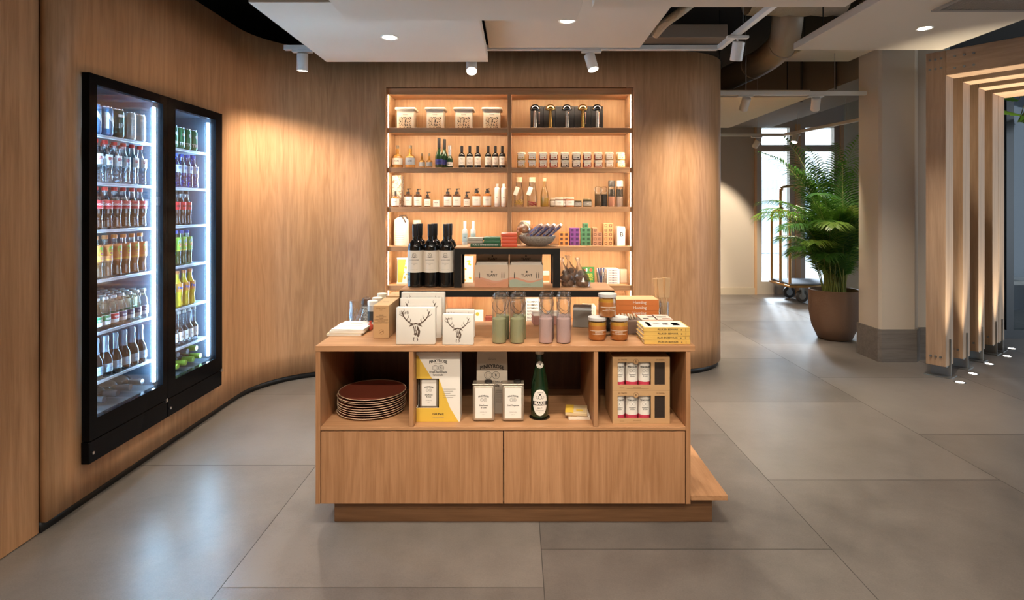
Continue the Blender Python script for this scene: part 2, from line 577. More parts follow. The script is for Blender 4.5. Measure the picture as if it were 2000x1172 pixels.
uvbox_wall('wall_left', XL-0.02, -5.0, 1.34, 0.0, 3.3, 0.05)

# ------------------------------------------------------------------ soffit, far walls, column
structure(MB().box(-4.6, 9.3, -5.2, 10.6, 3.25, 3.4).build('ceiling', SLAB))
structure(MB().box(-4.6, -4.5, -5.2, 10.6, 0, 3.25).build('wall_behind', SLAB))          # behind the curved wall
structure(MB().box(-4.5, 1.74, 9.0, 9.1, 0, 3.25).build('wall_behind', SLAB))
structure(MB().box(-4.5, -2.0, 2.2, 2.25, 0.0, 3.25).build('wall_behind', SLAB))

FY = 8.97
W0 = px(1473, FY)                     # left edge of the glazed front at the far end
structure(MB().box(1.70, W0, FY, FY+0.15, 0.0, 2.95).build('wall_back', PLASTER))
structure(MB().box(1.70, W0+0.0, FY-0.025, FY, 0.0, 0.105).build('baseboard_back', mat('beige_skirting', (0.50, 0.42, 0.31), 0.6)))
structure(MB().box(1.70, 8.9, FY, FY+0.15, pz(243, FY), 3.25).build('wall_back', PLASTER))

FRAME = mat('window_frame_taupe', (0.50, 0.43, 0.34), 0.5)
FRAMEO = mat('window_post_oak', (0.60, 0.37, 0.19), 0.5)
def window(i, p0, p1):
    x0, x1 = px(p0, FY), px(p1, FY)
    zt, zm, zb = pz(243, FY), pz(283, FY), 0.10
    f = MB()
    t = 0.085
    f.box(x0, x0+t, FY, FY+0.1, 0.0, zt); f.box(x1-t, x1, FY, FY+0.1, 0.0, zt)
    f.box(x0+t, x1-t, FY, FY+0.1, zt-0.05, zt); f.box(x0+t, x1-t, FY, FY+0.1, zm-0.10, zm)
    f.box(x0+t, x1-t, FY, FY+0.1, 0.0, 0.20)
    o = f.build('window_%d' % i, FRAME); structure(o)
    g = MB(); g.box(x0+t, x1-t, FY+0.045, FY+0.055, 0.20, zm-0.10); g.box(x0+t, x1-t, FY+0.045, FY+0.055, zm, zt-0.05)
    g.build('pane', WINDOWGLASS, o)
    return o
window(1, 1477, 1553)
window(2, 1562, 1640)
window(3, 1649, 1727)
window(4, 1736, 1814)
posts = MB()
for p in (1473, 1553, 1640, 1727):
    a = px(p, FY); b = px(p+(4 if p == 1473 else 9), FY)
    structure(MB().box(a, b, FY-0.03, FY+0.1, 0.0, pz(243, FY)).build('trim_2', FRAMEO))
structure(MB().box(px(1814, FY), 8.9, FY, FY+0.15, 0, pz(243, FY)).build('wall_back', PLASTER))

# square plastered column with a dark plinth
CX0, CY0 = 3.165, 5.05
col = [(CX0, CY0+0.02), (CX0+0.02, CY0), (3.47, CY0), (3.56, CY0+0.09), (3.80, CY0+0.09), (3.80, CY0+0.31), (CX0, CY0+0.31)]
structure(MB().prism([(x, y) for x, y in col], 0.0, 3.25).build('wall_column', PLASTER))
sk = [(x-0.012 if x < 3.3 else x+0.012, y-0.012 if y < 5.3 else y+0.012) for x, y in col]
structure(MB().prism(sk, 0.0, 0.285).build('baseboard_column', wood('dark_stone_plinth', (0.20, 0.175, 0.15), (0.11, 0.095, 0.08), 'x', rough=0.5)))


# ------------------------------------------------------------------ ceiling rafts
def raft(label, x0, x1, y0, y1, z, t=0.055):
    o = MB().rbox(x0, x1, y0, y1, z, z+t, 0.003, 1).build('ceiling_raft', PANEL)
    for xx in (x0+0.15, x1-0.15):
        for yy in (y0+0.15, y1-0.15):
            MB().tube([(xx, yy, z+t), (xx, yy, 3.25)], 0.004, 6).build('hanger', BLACK, o)
    return tag(o, label, 'ceiling panel', 'hanging ceiling rafts')
raft('cream ceiling raft with one round downlight, hanging nearest the shelving wall', -1.32, -0.20, 2.84, 4.0, 2.355)
raft('higher cream ceiling raft just right of the centre, its downlight half hidden', -0.195, 0.85, 2.5, 4.0, 2.454)
raft('low cream ceiling raft cut off by the top edge, left of centre', -0.825, 0.29, 1.6, 2.8, 2.254)
raft('cream ceiling raft behind the viewer', -1.9, 2.2, -1.2, 0.3, 2.6)
raft('lowest cream ceiling raft, a thin strip along the top edge', 0.31, 1.36, 1.3, 2.4, 2.18)
r5 = raft('large cream ceiling raft at top right with an air grille', 2.15, 3.30, 1.6, 4.5, 2.573)
g = MB()
gx0, gx1, gy0, gy1 = px(1835, 3.56), 3.27, 2.3, 3.56
for k in range(40):
    x = gx0 + (gx1-gx0)*k/40
    g.box(x, x+0.004, gy0, gy1, 2.566, 2.572)
g.box(gx0-0.03, gx0, gy0, gy1+0.03, 2.562, 2.572); g.box(gx0, gx1, gy1, gy1+0.03, 2.562, 2.572)
g.build('air_grille', mat('grille_grey', (0.30, 0.28, 0.25), 0.5), r5)
raft('far cream ceiling raft above the passage beside the oak wall', 1.80, 2.75, 5.42, 7.5, 2.38, 0.07)
raft('small far ceiling raft behind the round duct, beside the column', 2.51, 3.15, 4.7, 5.5, 2.735, 0.05)

# ------------------------------------------------------------------ lights
LAMPGLOW = emis('lamp_glow', (1.0, 0.86, 0.68), 22.0)
def downlight(label, x, y, z, energy, cone=95):
    t = thing('downlight', label, 'ceiling light', (x, y, z), 0, 'round recessed downlights')
    MB().lathe([(0.040, -0.001), (0.052, -0.004), (0.054, 0.0), (0.040, 0.0)], 28).build('trim_ring', WHITE, t, 40)
    MB().lathe([(0, -0.0015), (0.041, -0.0015)], 28).build('diffuser', LAMPGLOW, t)
    lamp('downlight_beam', 'SPOT', (0, 0, -0.02), (0, 0, -1), energy, WARM2, t, spot_size=math.radians(cone), spot_blend=0.7, shadow_soft_size=0.04)
    return t
downlight('round downlight in the raft nearest the shelving wall', -0.754, 3.42, 2.355, 40)
downlight('round downlight half hidden behind a lower raft edge', 0.296, 3.42, 2.454, 40)
downlight('round downlight in the large raft at top right', px(1806, 3.95), 3.95, 2.573, 75)
downlight('round downlight over the near floor, left of centre', -0.58, 1.72, 2.254, 36)
downlight('round downlight over the near floor, in the middle', 0.12, 1.72, 2.254, 30)
downlight('round downlight over the near floor, right of centre', 0.75, 1.72, 2.18, 36)
for i, y in enumerate((-0.6, -3.0)):  # unseen lamps added as soft frontal fill for the room
    for k, x in enumerate((-1.6, 0.0, 1.6, 3.4)):
        downlight('added round fill downlight, unseen behind the viewer, %s row, %s' % (('near', 'far')[i], place(k, 4)), x, y, 2.6 if i == 0 and k < 3 else 3.248, (95, 135)[i], 135)

TRACKZ = 2.455
def track(label, pts, w=0.034, drop=True):
    t = MB()
    for a, b in zip(pts, pts[1:]):
        A, B = Vector(a), Vector(b); d = (B-A).normalized()
        L = (B-A).length
        ang = math.atan2(d.y, d.x)
        t.M = Matrix.Translation(A) @ Matrix.Rotation(ang, 4, 'Z')
        t.rbox(-w/2, L+w/2, -w/2, w/2, 0, w, 0.002, 1)
    t.M = None
    o = t.build('lighting_track', WHITE)
    for a, b in zip(pts, pts[1:]):
        for k in (0.2, 0.8):
            q = Vector(a).lerp(Vector(b), k)
            MB().tube([(q.x, q.y, q.z+w), (q.x, q.y, 3.25)], 0.0025, 6).build('hanger', STEEL, o)
    return tag(o, label, 'lighting track')
track('white lighting track along the oak wall turning a corner toward the viewer', [(-1.62, 4.07, TRACKZ), (1.42, 4.07, TRACKZ), (1.42, 1.9, TRACKZ)])
track('straight white lighting track above the passage', [(1.79, 5.2, pz(186, 5.2)), (3.12, 5.2, pz(186, 5.2))])
track('farthest white lighting track, bent above the passage', [(1.8, 7.6, pz(266, 7.6)), (px(1530, 7.6), 7.6, pz(266, 7.6)), (px(1690, 6.2), 6.2, pz(266, 7.6))])

def spotlight(label, loc, aim, energy, size=70, blend=0.5, z_track=TRACKZ, glow=True, color=WARM, lens=None):
    x, y, z = loc
    t = thing('track_spotlight', label, 'spotlight', (x, y, z_track), 0, 'white cylinder spotlights on tracks')
    MB().rbox(-0.07, 0.07, -0.019, 0.019, -0.018, 0.0, 0.003, 1).build('adapter', WHITE, t)
    MB().tube([(0, 0, -0.018), (0, 0, z - z_track + 0.03)], 0.006, 8).build('stem', WHITE, t)
    c = Vector((0, 0, z - z_track))
    d = (Vector(aim) - Vector(loc)).normalized()
    rot = d.to_track_quat('-Z', 'Y').to_matrix().to_4x4()
    m = MB(); m.M = Matrix.Translation(c) @ rot
    m.lathe([(0, 0.06), (0.034, 0.06), (0.038, 0.056), (0.038, -0.058), (0.036, -0.06), (0.034, -0.058), (0.034, -0.050), (0, -0.050)], 28)
    m.build('lamp_housing', WHITE, t, 35)
    m = MB(); m.M = Matrix.Translation(c) @ rot
    m.lathe([(0, -0.052), (0.0335, -0.052)], 24)
    m.build('lens', LAMPGLOW, t)
    e = c + d*0.07
    lo = lamp('spotlight_beam', 'SPOT', e, e + d, energy, color, t, spot_size=math.radians(size), spot_blend=blend, shadow_soft_size=0.03)
    return t
spotlight('white track spotlight half hidden at the left end of the near raft', (-1.51, 4.07, 2.37), (-1.58, 4.22, 0.4), 78, 118, 0.9)
spotlight('white track spotlight glowing just below the raft, above the left shelves', (-0.32, 4.07, 2.345), (-0.22, 2.9, 0.9), 60, 75, 0.6)
spotlight('white track spotlight tilted above the right shelves', (0.522, 4.07, 2.37), (0.85, 3.6, 0.9), 60, 75, 0.6)
spotlight('white track spotlight on the side run of the track, before the round duct', (1.42, 3.73, 2.357), (1.36, 4.40, 0.6), 92, 112, 0.8)
track('added white track over the near floor, unseen, carrying fill spotlights', [(-1.4, 0.35, TRACKZ), (1.4, 0.35, TRACKZ)])  # track added only to carry the fill spotlights
for k, x in enumerate((-1.0, 0.0, 1.0)):  # unseen spotlights added to brighten the counter's front faces
    spotlight('added fill spotlight, unseen over the near floor, aimed at the counter, %s of three' % ('left', 'middle', 'right')[k], (x, 0.35, 2.36), (x*0.6, 2.7, 0.95), 50, 48, 0.8)
zt2 = pz(186, 5.2)
spotlight('white track spotlight over the passage, left one of its pair', (px(1455, 5.2), 5.2, pz(203, 5.2)), (1.95, 6.6, 0.4), 110, 90, 0.6, zt2)
spotlight('white track spotlight over the passage, right one of its pair, nearest the palm', (px(1593, 5.2), 5.2, pz(203, 5.2)), (3.0, 6.2, 0.6), 60, 70, 0.6, zt2)
zt3 = pz(266, 7.6)
spotlight('small white track spotlight shining on the far beige wall', (px(1478, 7.6), 7.6, pz(280, 7.6)), (2.75, 8.9, 0.75), 140, 70, 0.4, zt3)
spotlight('small glowing track spotlight in front of the far windows', (3.535, 7.36, pz(274, 7.6)), (2.9, 6.9, 0.2), 120, 95, 0.6, zt3-0.001)
spotlight('white track spotlight out of sight behind the oak wall corner', (2.15, 7.6, pz(280, 7.6)), (2.05, 8.9, 0.75), 130, 66, 0.4, zt3)
# ------------------------------------------------------------------ the rest of the lobby and what lies beyond the glass
structure(MB().box(-4.6, 9.3, -5.2, -5.1, 0, 3.25).build('wall_front', PLASTER))
structure(MB().box(7.6, 7.7, -5.1, 0.2, 0, 3.25).build('wall_right', PLASTER))
NAVY_CLAD = mat('dark_blue_cladding', (0.030, 0.036, 0.060), 0.6)
structure(MB().box(4.45, 9.3, 7.6, 7.7, 0.0, 3.25).build('wall_terrace', NAVY_CLAD))
structure(MB().box(4.35, 4.45, 5.95, 7.7, 0.0, 3.25).build('wall_terrace', mat('grey_green_render', (0.22, 0.24, 0.22), 0.8)))
structure(MB().box(9.2, 9.3, 5.95, 7.7, 0.0, 3.25).build('wall_terrace', NAVY_CLAD))  # unseen end wall, added to keep daylight off the terrace
t = thing('terrace_bench', 'low bench against the dark terrace wall beyond the glass door', 'bench', (6.0, 7.25, 0))
MB().rbox(-1.2, 1.2, -0.2, 0.2, 0.40, 0.45, 0.005, 1).build('seat', mat('pale_bench_slat', (0.34, 0.30, 0.26), 0.6), t)
for s in (-1, 1): MB().box(s*1.0-0.05, s*1.0+0.05, -0.18, 0.18, 0.0, 0.40).build('leg', BLACK, t)
structure(MB().box(-4.6, 24, 10.6, 26, -0.1, -0.02).build('ground', mat('pale_paving', (0.60, 0.61, 0.62), 0.8)))
t = thing('building', 'pale low building with a white canopy outside the far windows', 'building', (9.5, 17.0, 0))
MB().box(-4.0, 5.0, 0, 3.0, 0.0, 2.15).build('wall', mat('blue_grey_render', (0.52, 0.60, 0.68), 0.8), t)
MB().box(-4.3, 5.2, -0.8, 3.0, 2.15, 2.75).build('canopy', mat('white_canopy', (0.75, 0.77, 0.78), 0.7), t)
for k in range(4): MB().box(-3.0+1.9*k, -1.8+1.9*k, -0.03, -0.001, 0.3, 1.9).build('window', mat('far_window', (0.38, 0.47, 0.56), 0.2), t)

# sheer curtain inside the first window
def sheer():
    m = bpy.data.materials.new('sheer_voile'); m.use_nodes = True
    nt = m.node_tree; N = nt.nodes; L = nt.links; N.clear()
    o = N.new('ShaderNodeOutputMaterial'); mx = N.new('ShaderNodeMixShader'); mx.inputs[0].default_value = 0.22
    a = N.new('ShaderNodeBsdfTransparent'); b = N.new('ShaderNodeBsdfTranslucent'); b.inputs[0].default_value = (0.75, 0.82, 0.88, 1)
    L.new(a.outputs[0], mx.inputs[1]); L.new(b.outputs[0], mx.inputs[2]); L.new(mx.outputs[0], o.inputs[0])
    return m
x0, x1 = px(1480, FY+.2), px(1551, FY+.2)
n = 90; vs = []
for i in range(n+1):
    u = i/n; y = FY+0.20 + 0.035*math.sin(u*2*PI*9+math.sin(u*11)*1.3)
    vs += [(x0+(x1-x0)*u, y, 0.03), (x0+(x1-x0)*u, y, pz(246, FY))]
m = MB(); m.add(vs, [(2*i, 2*i+2, 2*i+3, 2*i+1) for i in range(n)])
o = m.build('sheer_curtain', sheer(), smooth=60)
tag(o, 'pale sheer curtain in soft folds behind the leftmost far window', 'curtain')

# ------------------------------------------------------------------ services under the soffit
DUCTM = mat('tan_duct_metal', (0.46, 0.37, 0.27), 0.5, metal=0.2, bump=0.15, bscale=30)
WRAP = mat('foil_insulation', (0.58, 0.50, 0.39), 0.45, metal=0.2, bump=0.9, bscale=45)
def smooth_path(pts, n=8):
    out = []
    P = [Vector(p) for p in pts]
    P = [P[0]*2-P[1]] + P + [P[-1]*2-P[-2]]
    for i in range(1, len(P)-2):
        for k in range(n):
            t = k/n
            a, b, c, d = P[i-1], P[i], P[i+1], P[i+2]
            out.append(0.5*((2*b) + (c-a)*t + (2*a-5*b+4*c-d)*t*t + (3*b-a-3*c+d)*t**3))
    out.append(P[-2])
    return out
t = thing('air_duct', 'fat round tan air duct bending down behind the curved oak wall', 'duct', (0, 0, 0))
MB().tube(smooth_path([(px(1538, 4.9), 4.9, 3.06), (px(1537, 4.95), 4.95, pz(45, 4.95)), (px(1528, 5.15), 5.15, pz(84, 5.15)), (px(1495, 5.5), 5.5, pz(116, 5.5)), (px(1445, 5.9), 5.9, pz(142, 5.9)), (px(1385, 6.4), 6.4, pz(170, 6.4))]), 0.125, 24).build('duct', DUCTM, t, 50)
for (p, q, y) in ((1527, 88, 5.17), (1470, 130, 5.7)):
    m = MB(); c = Vector((px(p, y), y, pz(q, y))); d = Vector((px(1445, 5.9)-px(1528, 5.15), 0.75, pz(142, 5.9)-pz(84, 5.15))).normalized()
    m.tube([c-d*0.012, c+d*0.012], 0.130, 24); m.build('joint_ring', DUCTM, t, 40)
m = MB(); m.tube([(px(1462, 4.72)+0.06*i, 4.74, 3.075) for i in range(14)], [0.145+0.006*((i*7) % 3) for i in range(14)], 22)
m.build('insulated_wrap', WRAP, t, 60)
m = MB(); m.tube(smooth_path([(px(1352, 4.0), 4.0, pz(5, 4.0)), (px(1330, 4.0), 4.02, pz(22, 4.0)), (px(1303, 4.05), 4.1, pz(36, 4.0)), (px(1285, 4.1), 4.2, pz(60, 4.1))]), 0.032, 12)
o = m.build('flexible_pipe', WRAP, smooth=60); tag(o, 'thin flexible tan pipe curling above the ceiling rafts', 'pipe')
o = MB().rbox(0.86, 1.62, 4.45, 4.62, 2.655, 2.76, 0.004, 1).build('cable_tray', mat('tan_tray', (0.26, 0.20, 0.15), 0.6)); tag(o, 'level tan cable tray above the lighting track, over the oak wall', 'tray')
o = MB().box(3.26, 3.9, 5.42, 8.9, 2.58, 3.25).build('beam_1', mat('taupe_beam', (0.20, 0.165, 0.125), 0.85)); structure(o)
for k, (p, y) in enumerate(((1640, 5.9), (1570, 6.6))):
    o = MB().tube([(3.245, y, 2.55), (3.245, y, 3.2)], 0.014, 8).build('conduit', mat('dark_conduit', (0.08, 0.07, 0.06), 0.6), smooth=60)
    tag(o, 'thin vertical conduit on the taupe ceiling beam, %s of two' % ('nearer', 'farther')[k], 'pipe')

# ------------------------------------------------------------------ areca palm
def leaf_mat(name, col, tr):
    m = bpy.data.materials.new(name); m.use_nodes = True
    nt = m.node_tree; N = nt.nodes; L = nt.links
    b = N['Principled BSDF']; b.inputs['Base Color'].default_value = (*col, 1); b.inputs['Roughness'].default_value = 0.38
    o = N['Material Output']; mx = N.new('ShaderNodeMixShader'); mx.inputs[0].default_value = 0.42
    t = N.new('ShaderNodeBsdfTranslucent'); t.inputs[0].default_value = (*tr, 1)
    L.new(b.outputs[0], mx.inputs[1]); L.new(t.outputs[0], mx.inputs[2]); L.new(mx.outputs[0], o.inputs[0])
    return m
LEAF = [leaf_mat('palm_leaf_dark', (0.035, 0.11, 0.025), (0.10, 0.26, 0.03)), leaf_mat('palm_leaf_mid', (0.06, 0.17, 0.03), (0.20, 0.42, 0.05)), leaf_mat('palm_leaf_light', (0.15, 0.27, 0.05), (0.45, 0.60, 0.10))]
def palm():
    rnd = random.Random(5)
    t = thing('potted_palm', 'tall feathery palm in a round brown pot beside the column', 'plant', (px(1630, 5.95), 5.95, 0))
    MB().lathe([(0, 0), (0.13, 0), (0.16, 0.01), (0.215, 0.14), (0.24, 0.28), (0.245, 0.40), (0.24, 0.505), (0.232, 0.510), (0.224, 0.505), (0.224, 0.45), (0, 0.45)], 44).build('pot', mat('brown_stone_pot', (0.17, 0.10, 0.065), 0.7, bump=0.25, bscale=60), t, 50)
    MB().lathe([(0.223, 0.455), (0.12, 0.472), (0, 0.476)], 28).build('soil', mat('dark_soil', (0.03, 0.02, 0.015), 0.95, bump=1.0, bscale=90), t)
    CANE = mat('palm_cane', (0.24, 0.30, 0.08), 0.5)
    nfr = 44
    spec = []
    for k in range(nfr):
        az = 2*PI*k/nfr*2.618 + rnd.uniform(-.3, .3)
        spec.append((az, rnd.uniform(0.22, 1.0), rnd.uniform(0.62, 1.40)))
    for k in range(16): spec.append((2*PI*k/16+rnd.uniform(-.2, .2), rnd.uniform(0.85, 1.1), rnd.uniform(0.55, 0.85)))
    for k in range(12): spec.append((2*PI*k/12+rnd.uniform(-.2, .2), rnd.uniform(0.15, 0.42), rnd.uniform(1.35, 1.75)))
    spec += [(PI+0.15, 0.95, 1.30), (PI+0.5, 1.0, 1.15), (PI-0.25, 0.85, 1.4), (PI*1.5-0.3, 0.95, 1.0), (PI+0.9, 0.8, 1.45), (-PI/2-0.6, 0.9, 1.15), (PI+0.1, 0.55, 1.75), (PI*0.5, 0.3, 1.7), (PI+0.4, 0.35, 1.75), (0.3, 0.2, 1.75), (-PI/2-0.3, 0.25, 1.6)]
    for k, (az, spread_, length) in enumerate(spec):
        w_ = (az + PI) % (2*PI) - PI
        if -PI/2-0.35 < w_ < 0.25: spread_, length = min(spread_, 0.30), min(length, 0.95)
        r0 = 0.12*math.sqrt(rnd.random())
        a0 = rnd.uniform(0, 2*PI)
        base = Vector((r0*math.cos(a0), r0*math.sin(a0), 0.47))
        h = Vector((math.cos(az), math.sin(az), 0))
        n = 22; pts = []
        p = base.copy(); el = math.radians(86 - 10*spread_)
        step = length/n
        for i in range(n+1):
            pts.append(p.copy())
            u = i/n
            e = el - math.radians(14 + 100*spread_)*(u**2.1)
            p = p + (h*math.cos(e) + Vector((0, 0, 1))*math.sin(e))*step
            if p.x + t.location.x > 3.13: p.y = max(p.y, 5.39-5.95)
        m = MB(); m.tube(pts, [0.0065*(1-0.75*i/n) for i in range(n+1)], 5); 
        m.build('stem', CANE, t, 60)
        lf = MB(); lv = 38
        for i in range(lv):
            u = 0.26 + 0.74*i/(lv-1)
            f = u*n; i0 = min(int(f), n-1); q = pts[i0].lerp(pts[i0+1], f-i0)
            tan = (pts[min(i0+1, n)]-pts[i0]).normalized()
            side = tan.cross(Vector((0, 0, 1)))
            if side.length < 0.05: side = h.cross(Vector((0, 0, 1)))
            side.normalize(); up = side.cross(tan).normalized()
            L_ = (0.30*math.sin(PI*min(1, 0.20+0.78*(u-0.26)/0.74))+0.05)*rnd.uniform(0.85, 1.1)*(0.8+0.2*length)
            for s in (-1, 1):
                d = (side*s*0.72 + tan*0.80 + up*0.30).normalized()
                w = 0.0072*rnd.uniform(.8, 1.15)
                wd = (tan - d*tan.dot(d)).normalized()
                vs = []; 
                for j, (fr, ww) in enumerate(((0, 0.5), (0.3, 1.0), (0.65, 0.8), (1.0, 0.06))):
                    c = q + d*L_*fr + Vector((0, 0, -1))*(L_*0.60*fr*fr) 
                    for g in (c + wd*w*ww, c - wd*w*ww):
                        if g.x + t.location.x > 3.14: g.y = max(g.y, 5.385-5.95)
                        vs.append(tuple(g))
                lf.add(vs, [(0, 1, 3, 2), (2, 3, 5, 4), (4, 5, 7, 6)])
        lf.build('frond', LEAF[rnd.choice((0, 0, 1, 1, 2))], t)
palm()

# ------------------------------------------------------------------ brass luggage cart
def cart():
    x0, y0, y1 = 3.79, 8.06, 8.72
    t = thing('luggage_cart', 'brass luggage cart with a grey deck in front of the far windows', 'cart', (x0, y0, 0))
    w = y1-y0; Lc = 1.10
    MB().rbox(0, Lc, 0, w, 0.225, 0.262, 0.015, 2).build('frame', BRASS, t, 40)
    MB().rbox(0.015, Lc-0.015, 0.015, w-0.015, 0.262, 0.285, 0.01, 2).build('deck', mat('grey_carpet', (0.17, 0.19, 0.22), 0.9), t, 40)
    r = 0.019
    for k, xx in enumerate((0.03, Lc-0.03)):
        m = MB()
        m.tube(smooth_path([(xx, 0.04, 0.26), (xx, 0.04, 1.18), (xx, 0.07, 1.27), (xx, 0.16, 1.305), (xx, w-0.16, 1.305), (xx, w-0.07, 1.27), (xx, w-0.04, 1.18), (xx, w-0.04, 0.26)], 6), r, 12)
        m.build('end_hoop', BRASS, t, 60)
        m = MB(); m.sphere((xx, w/2, 1.305), 0.058, (1, 1, 1), 18, 12); m.build('ball_joint', BRASS, t, 60)
    m = MB(); m.tube(smooth_path([(0.03, w/2, 0.26), (0.03, w/2, 1.50), (0.05, w/2, 1.60), (0.14, w/2, 1.655), (Lc-0.14, w/2, 1.655), (Lc-0.05, w/2, 1.60), (Lc-0.03, w/2, 1.50), (Lc-0.03, w/2, 0.26)], 6), r, 12)
    m.build('top_rail', BRASS, t, 60)
    TY = mat('grey_rubber', (0.10, 0.10, 0.10), 0.6)
    for xx in (0.25, Lc-0.22):
        for yy in (0.15, w-0.12):
            q = MB(); q.M = Matrix.Translation((xx, yy-0.02, 0.09)) @ Matrix.Rotation(-PI/2, 4, 'X')
            q.lathe([(0.045, 0.0), (0.078, 0.0), (0.088, 0.008), (0.088, 0.032), (0.078, 0.04), (0.045, 0.04)], 26)
            wh = q.build('wheel', TY, t, 40)
            q = MB(); q.M = Matrix.Translation((xx, yy-0.024, 0.09)) @ Matrix.Rotation(-PI/2, 4, 'X'); q.lathe([(0, 0), (0.046, 0.0), (0.046, 0.048), (0, 0.048)], 20); q.build('hub', STEEL, wh, 40)
            q = MB(); q.box(xx-0.018, xx+0.018, yy-0.034, yy-0.027, 0.08, 0.225); q.box(xx-0.018, xx+0.018, yy+0.027, yy+0.034, 0.08, 0.225); q.build('fork', STEEL, wh)
cart()

# ------------------------------------------------------------------ greenery trailing from the portal frames
def trailing(label, loc, n, seed, big=True):
    rnd = random.Random(seed)
    t = thing('trailing_plant', label, 'plant', loc)
    for k in range(n):
        a = rnd.uniform(-1.0, 1.0); dz = rnd.uniform(-0.55, -0.05) if big else rnd.uniform(-0.25, 0.1)
        e = Vector((rnd.uniform(-0.28, 0.28), rnd.uniform(-0.2, 0.2), dz))
        MB().tube([(0, 0, 0), tuple(e*0.5+Vector((0, 0, 0.06))), tuple(e)], 0.004 if big else 0.0022, 5).build('stem', mat('vine_stem', (0.16, 0.15, 0.05), 0.7), t, 60)
        if big:
            m = MB(); L_ = rnd.uniform(0.16, 0.26); az = rnd.uniform(0, 2*PI)
            m.M = Matrix.Translation(e) @ Matrix.Rotation(az, 4, 'Z') @ Matrix.Rotation(rnd.uniform(0.4, 1.1), 4, 'X')
            vs = []; N_ = 13
            for i in range(N_):
                u = i/(N_-1); ww = 0.62*L_*math.sin(PI*min(1, u*0.93+0.07))**0.7*(1.0 if i % 2 == 0 else 0.72)
                vs += [(-ww, u*L_, -0.10*ww), (0, u*L_, 0.02*L_*math.sin(PI*u)), (ww, u*L_, -0.10*ww)]
            fs = []
            for i in range(N_-1): fs += [(3*i, 3*i+1, 3*i+4, 3*i+3), (3*i+1, 3*i+2, 3*i+5, 3*i+4)]
            m.add(vs, fs); m.build('leaf', LEAF[(0, 1, 1, 2)[k % 4]], t, 60)
        else:
            for q in range(7):
                m = MB(); c = e*(0.3+0.1*q)
                m.M = Matrix.Translation(c+Vector((0, 0, 0.04))) @ Matrix.Rotation(rnd.uniform(0, 6), 4, 'Z') @ Matrix.Rotation(rnd.uniform(-1, 1), 4, 'X')
                m.add([(0, 0, 0), (0.008, 0.03, 0.004), (0, 0.06, 0), (-0.008, 0.03, 0.004)], [(0, 1, 2, 3)]); m.build('leaf', LEAF[2], t)
trailing('broad-leaved dark plant hanging above the glass door', (5.15, 5.75, 2.58), 11, 4)
trailing('wispy pale twigs on the crossbeams at the right edge', (4.42, 4.95, 2.62), 9, 8, False)
# ------------------------------------------------------------------ timber portal frames of the entrance
PD = Vector((0.8, 0.6, 0)); PB = Vector((0.6, -0.8, 0))
ROWP = (0.0, 0.40, 0.80, 1.20, 1.385)
def portal(i):
    c = Vector((3.37, 4.549, 0)) + PD*ROWP[i]
    a = math.atan2(PB.y, PB.x)                     # local x runs along the crossbeam, local y along the row
    t = thing('timber_portal', ('thick oak post and crossbeam on a steel foot, ' +
              ['nearest frame of the entrance row', 'second frame of the entrance row', 'third frame of the entrance row',
               'fourth frame of the entrance row', 'last frame, by the dark door'][i]), 'wooden frame', (c.x, c.y, 0), a, 'oak frames along the entrance')
    w, d, top, bb = 0.135, 0.175, 2.585, 2.385
    MB().rbox(-w, 0, 0, d, 0.092, top, 0.004, 2).build('post', BEAM, t)
    MB().rbox(0.001, 2.6, 0.0, d, bb, top, 0.004, 2).build('crossbeam', BEAMB, t)
    f = MB()
    f.box(-w+0.005, 0.012, d*0.5-0.004, d*0.5+0.004, 0.008, 0.30); f.box(-w-0.02, 0.03, 0.02, d-0.02, 0.0, 0.008)
    f.box(-w, -0.004, 0.03, d-0.03, 0.082, 0.0915)
    f.build('steel_foot', GALV, t)
    pos = [(-w*k, z) for z in (0.165, ) for k in (0.25, 0.5, 0.75)] + [(-w*k, z) for z in (top-0.06, top-0.135) for k in (0.22, 0.5, 0.78)]
    pos += [(x, z) for z in (top-0.06, top-0.15) for x in (0.06, 0.12, 0.18)]
    for (x, z) in pos:
        b = MB(); b.M = Matrix.Translation((x, -0.004, z)) @ Matrix.Rotation(-PI/2, 4, 'X')
        b.lathe([(0, -0.004), (0.009, -0.004), (0.009, 0.003), (0.006, 0.006), (0, 0.006)], 8)
        b.build('bolt', GALV, t)
    return t
for i in range(5): portal(i)
UP = [(1875, 747), (1900, 730), (1932, 711), (1967, 696), (1976, 681)]
for i, (p, q) in enumerate(UP):
    y = 1.35*FPX/(q-405); x = px(p, y)
    t = thing('floor_uplight', 'small round light sunk in the floor, %s from the viewer along the entrance' % (['nearest', 'second', 'third', 'fourth', 'farthest'][i]), 'floor light', (x, y, 0.001), 0, 'uplights in the floor')
    MB().lathe([(0.026, 0.0), (0.034, 0.003), (0.040, 0.0)], 24).build('trim_ring', STEEL, t, 40)
    MB().lathe([(0, 0.0008), (0.028, 0.0008)], 24).build('lens', emis('uplight_glow', (1.0, 0.93, 0.82), 10), t)
    c = Vector((3.37, 4.549, 0)) + PD*ROWP[i] + PD*0.09
    lamp('uplight_beam', 'SPOT', (0, 0, 0.015), (c.x-x+0.10, c.y-y-0.13, 2.3), 150, (1.0, 0.86, 0.66), t, spot_size=math.radians(36), spot_blend=0.9, shadow_soft_size=0.02)

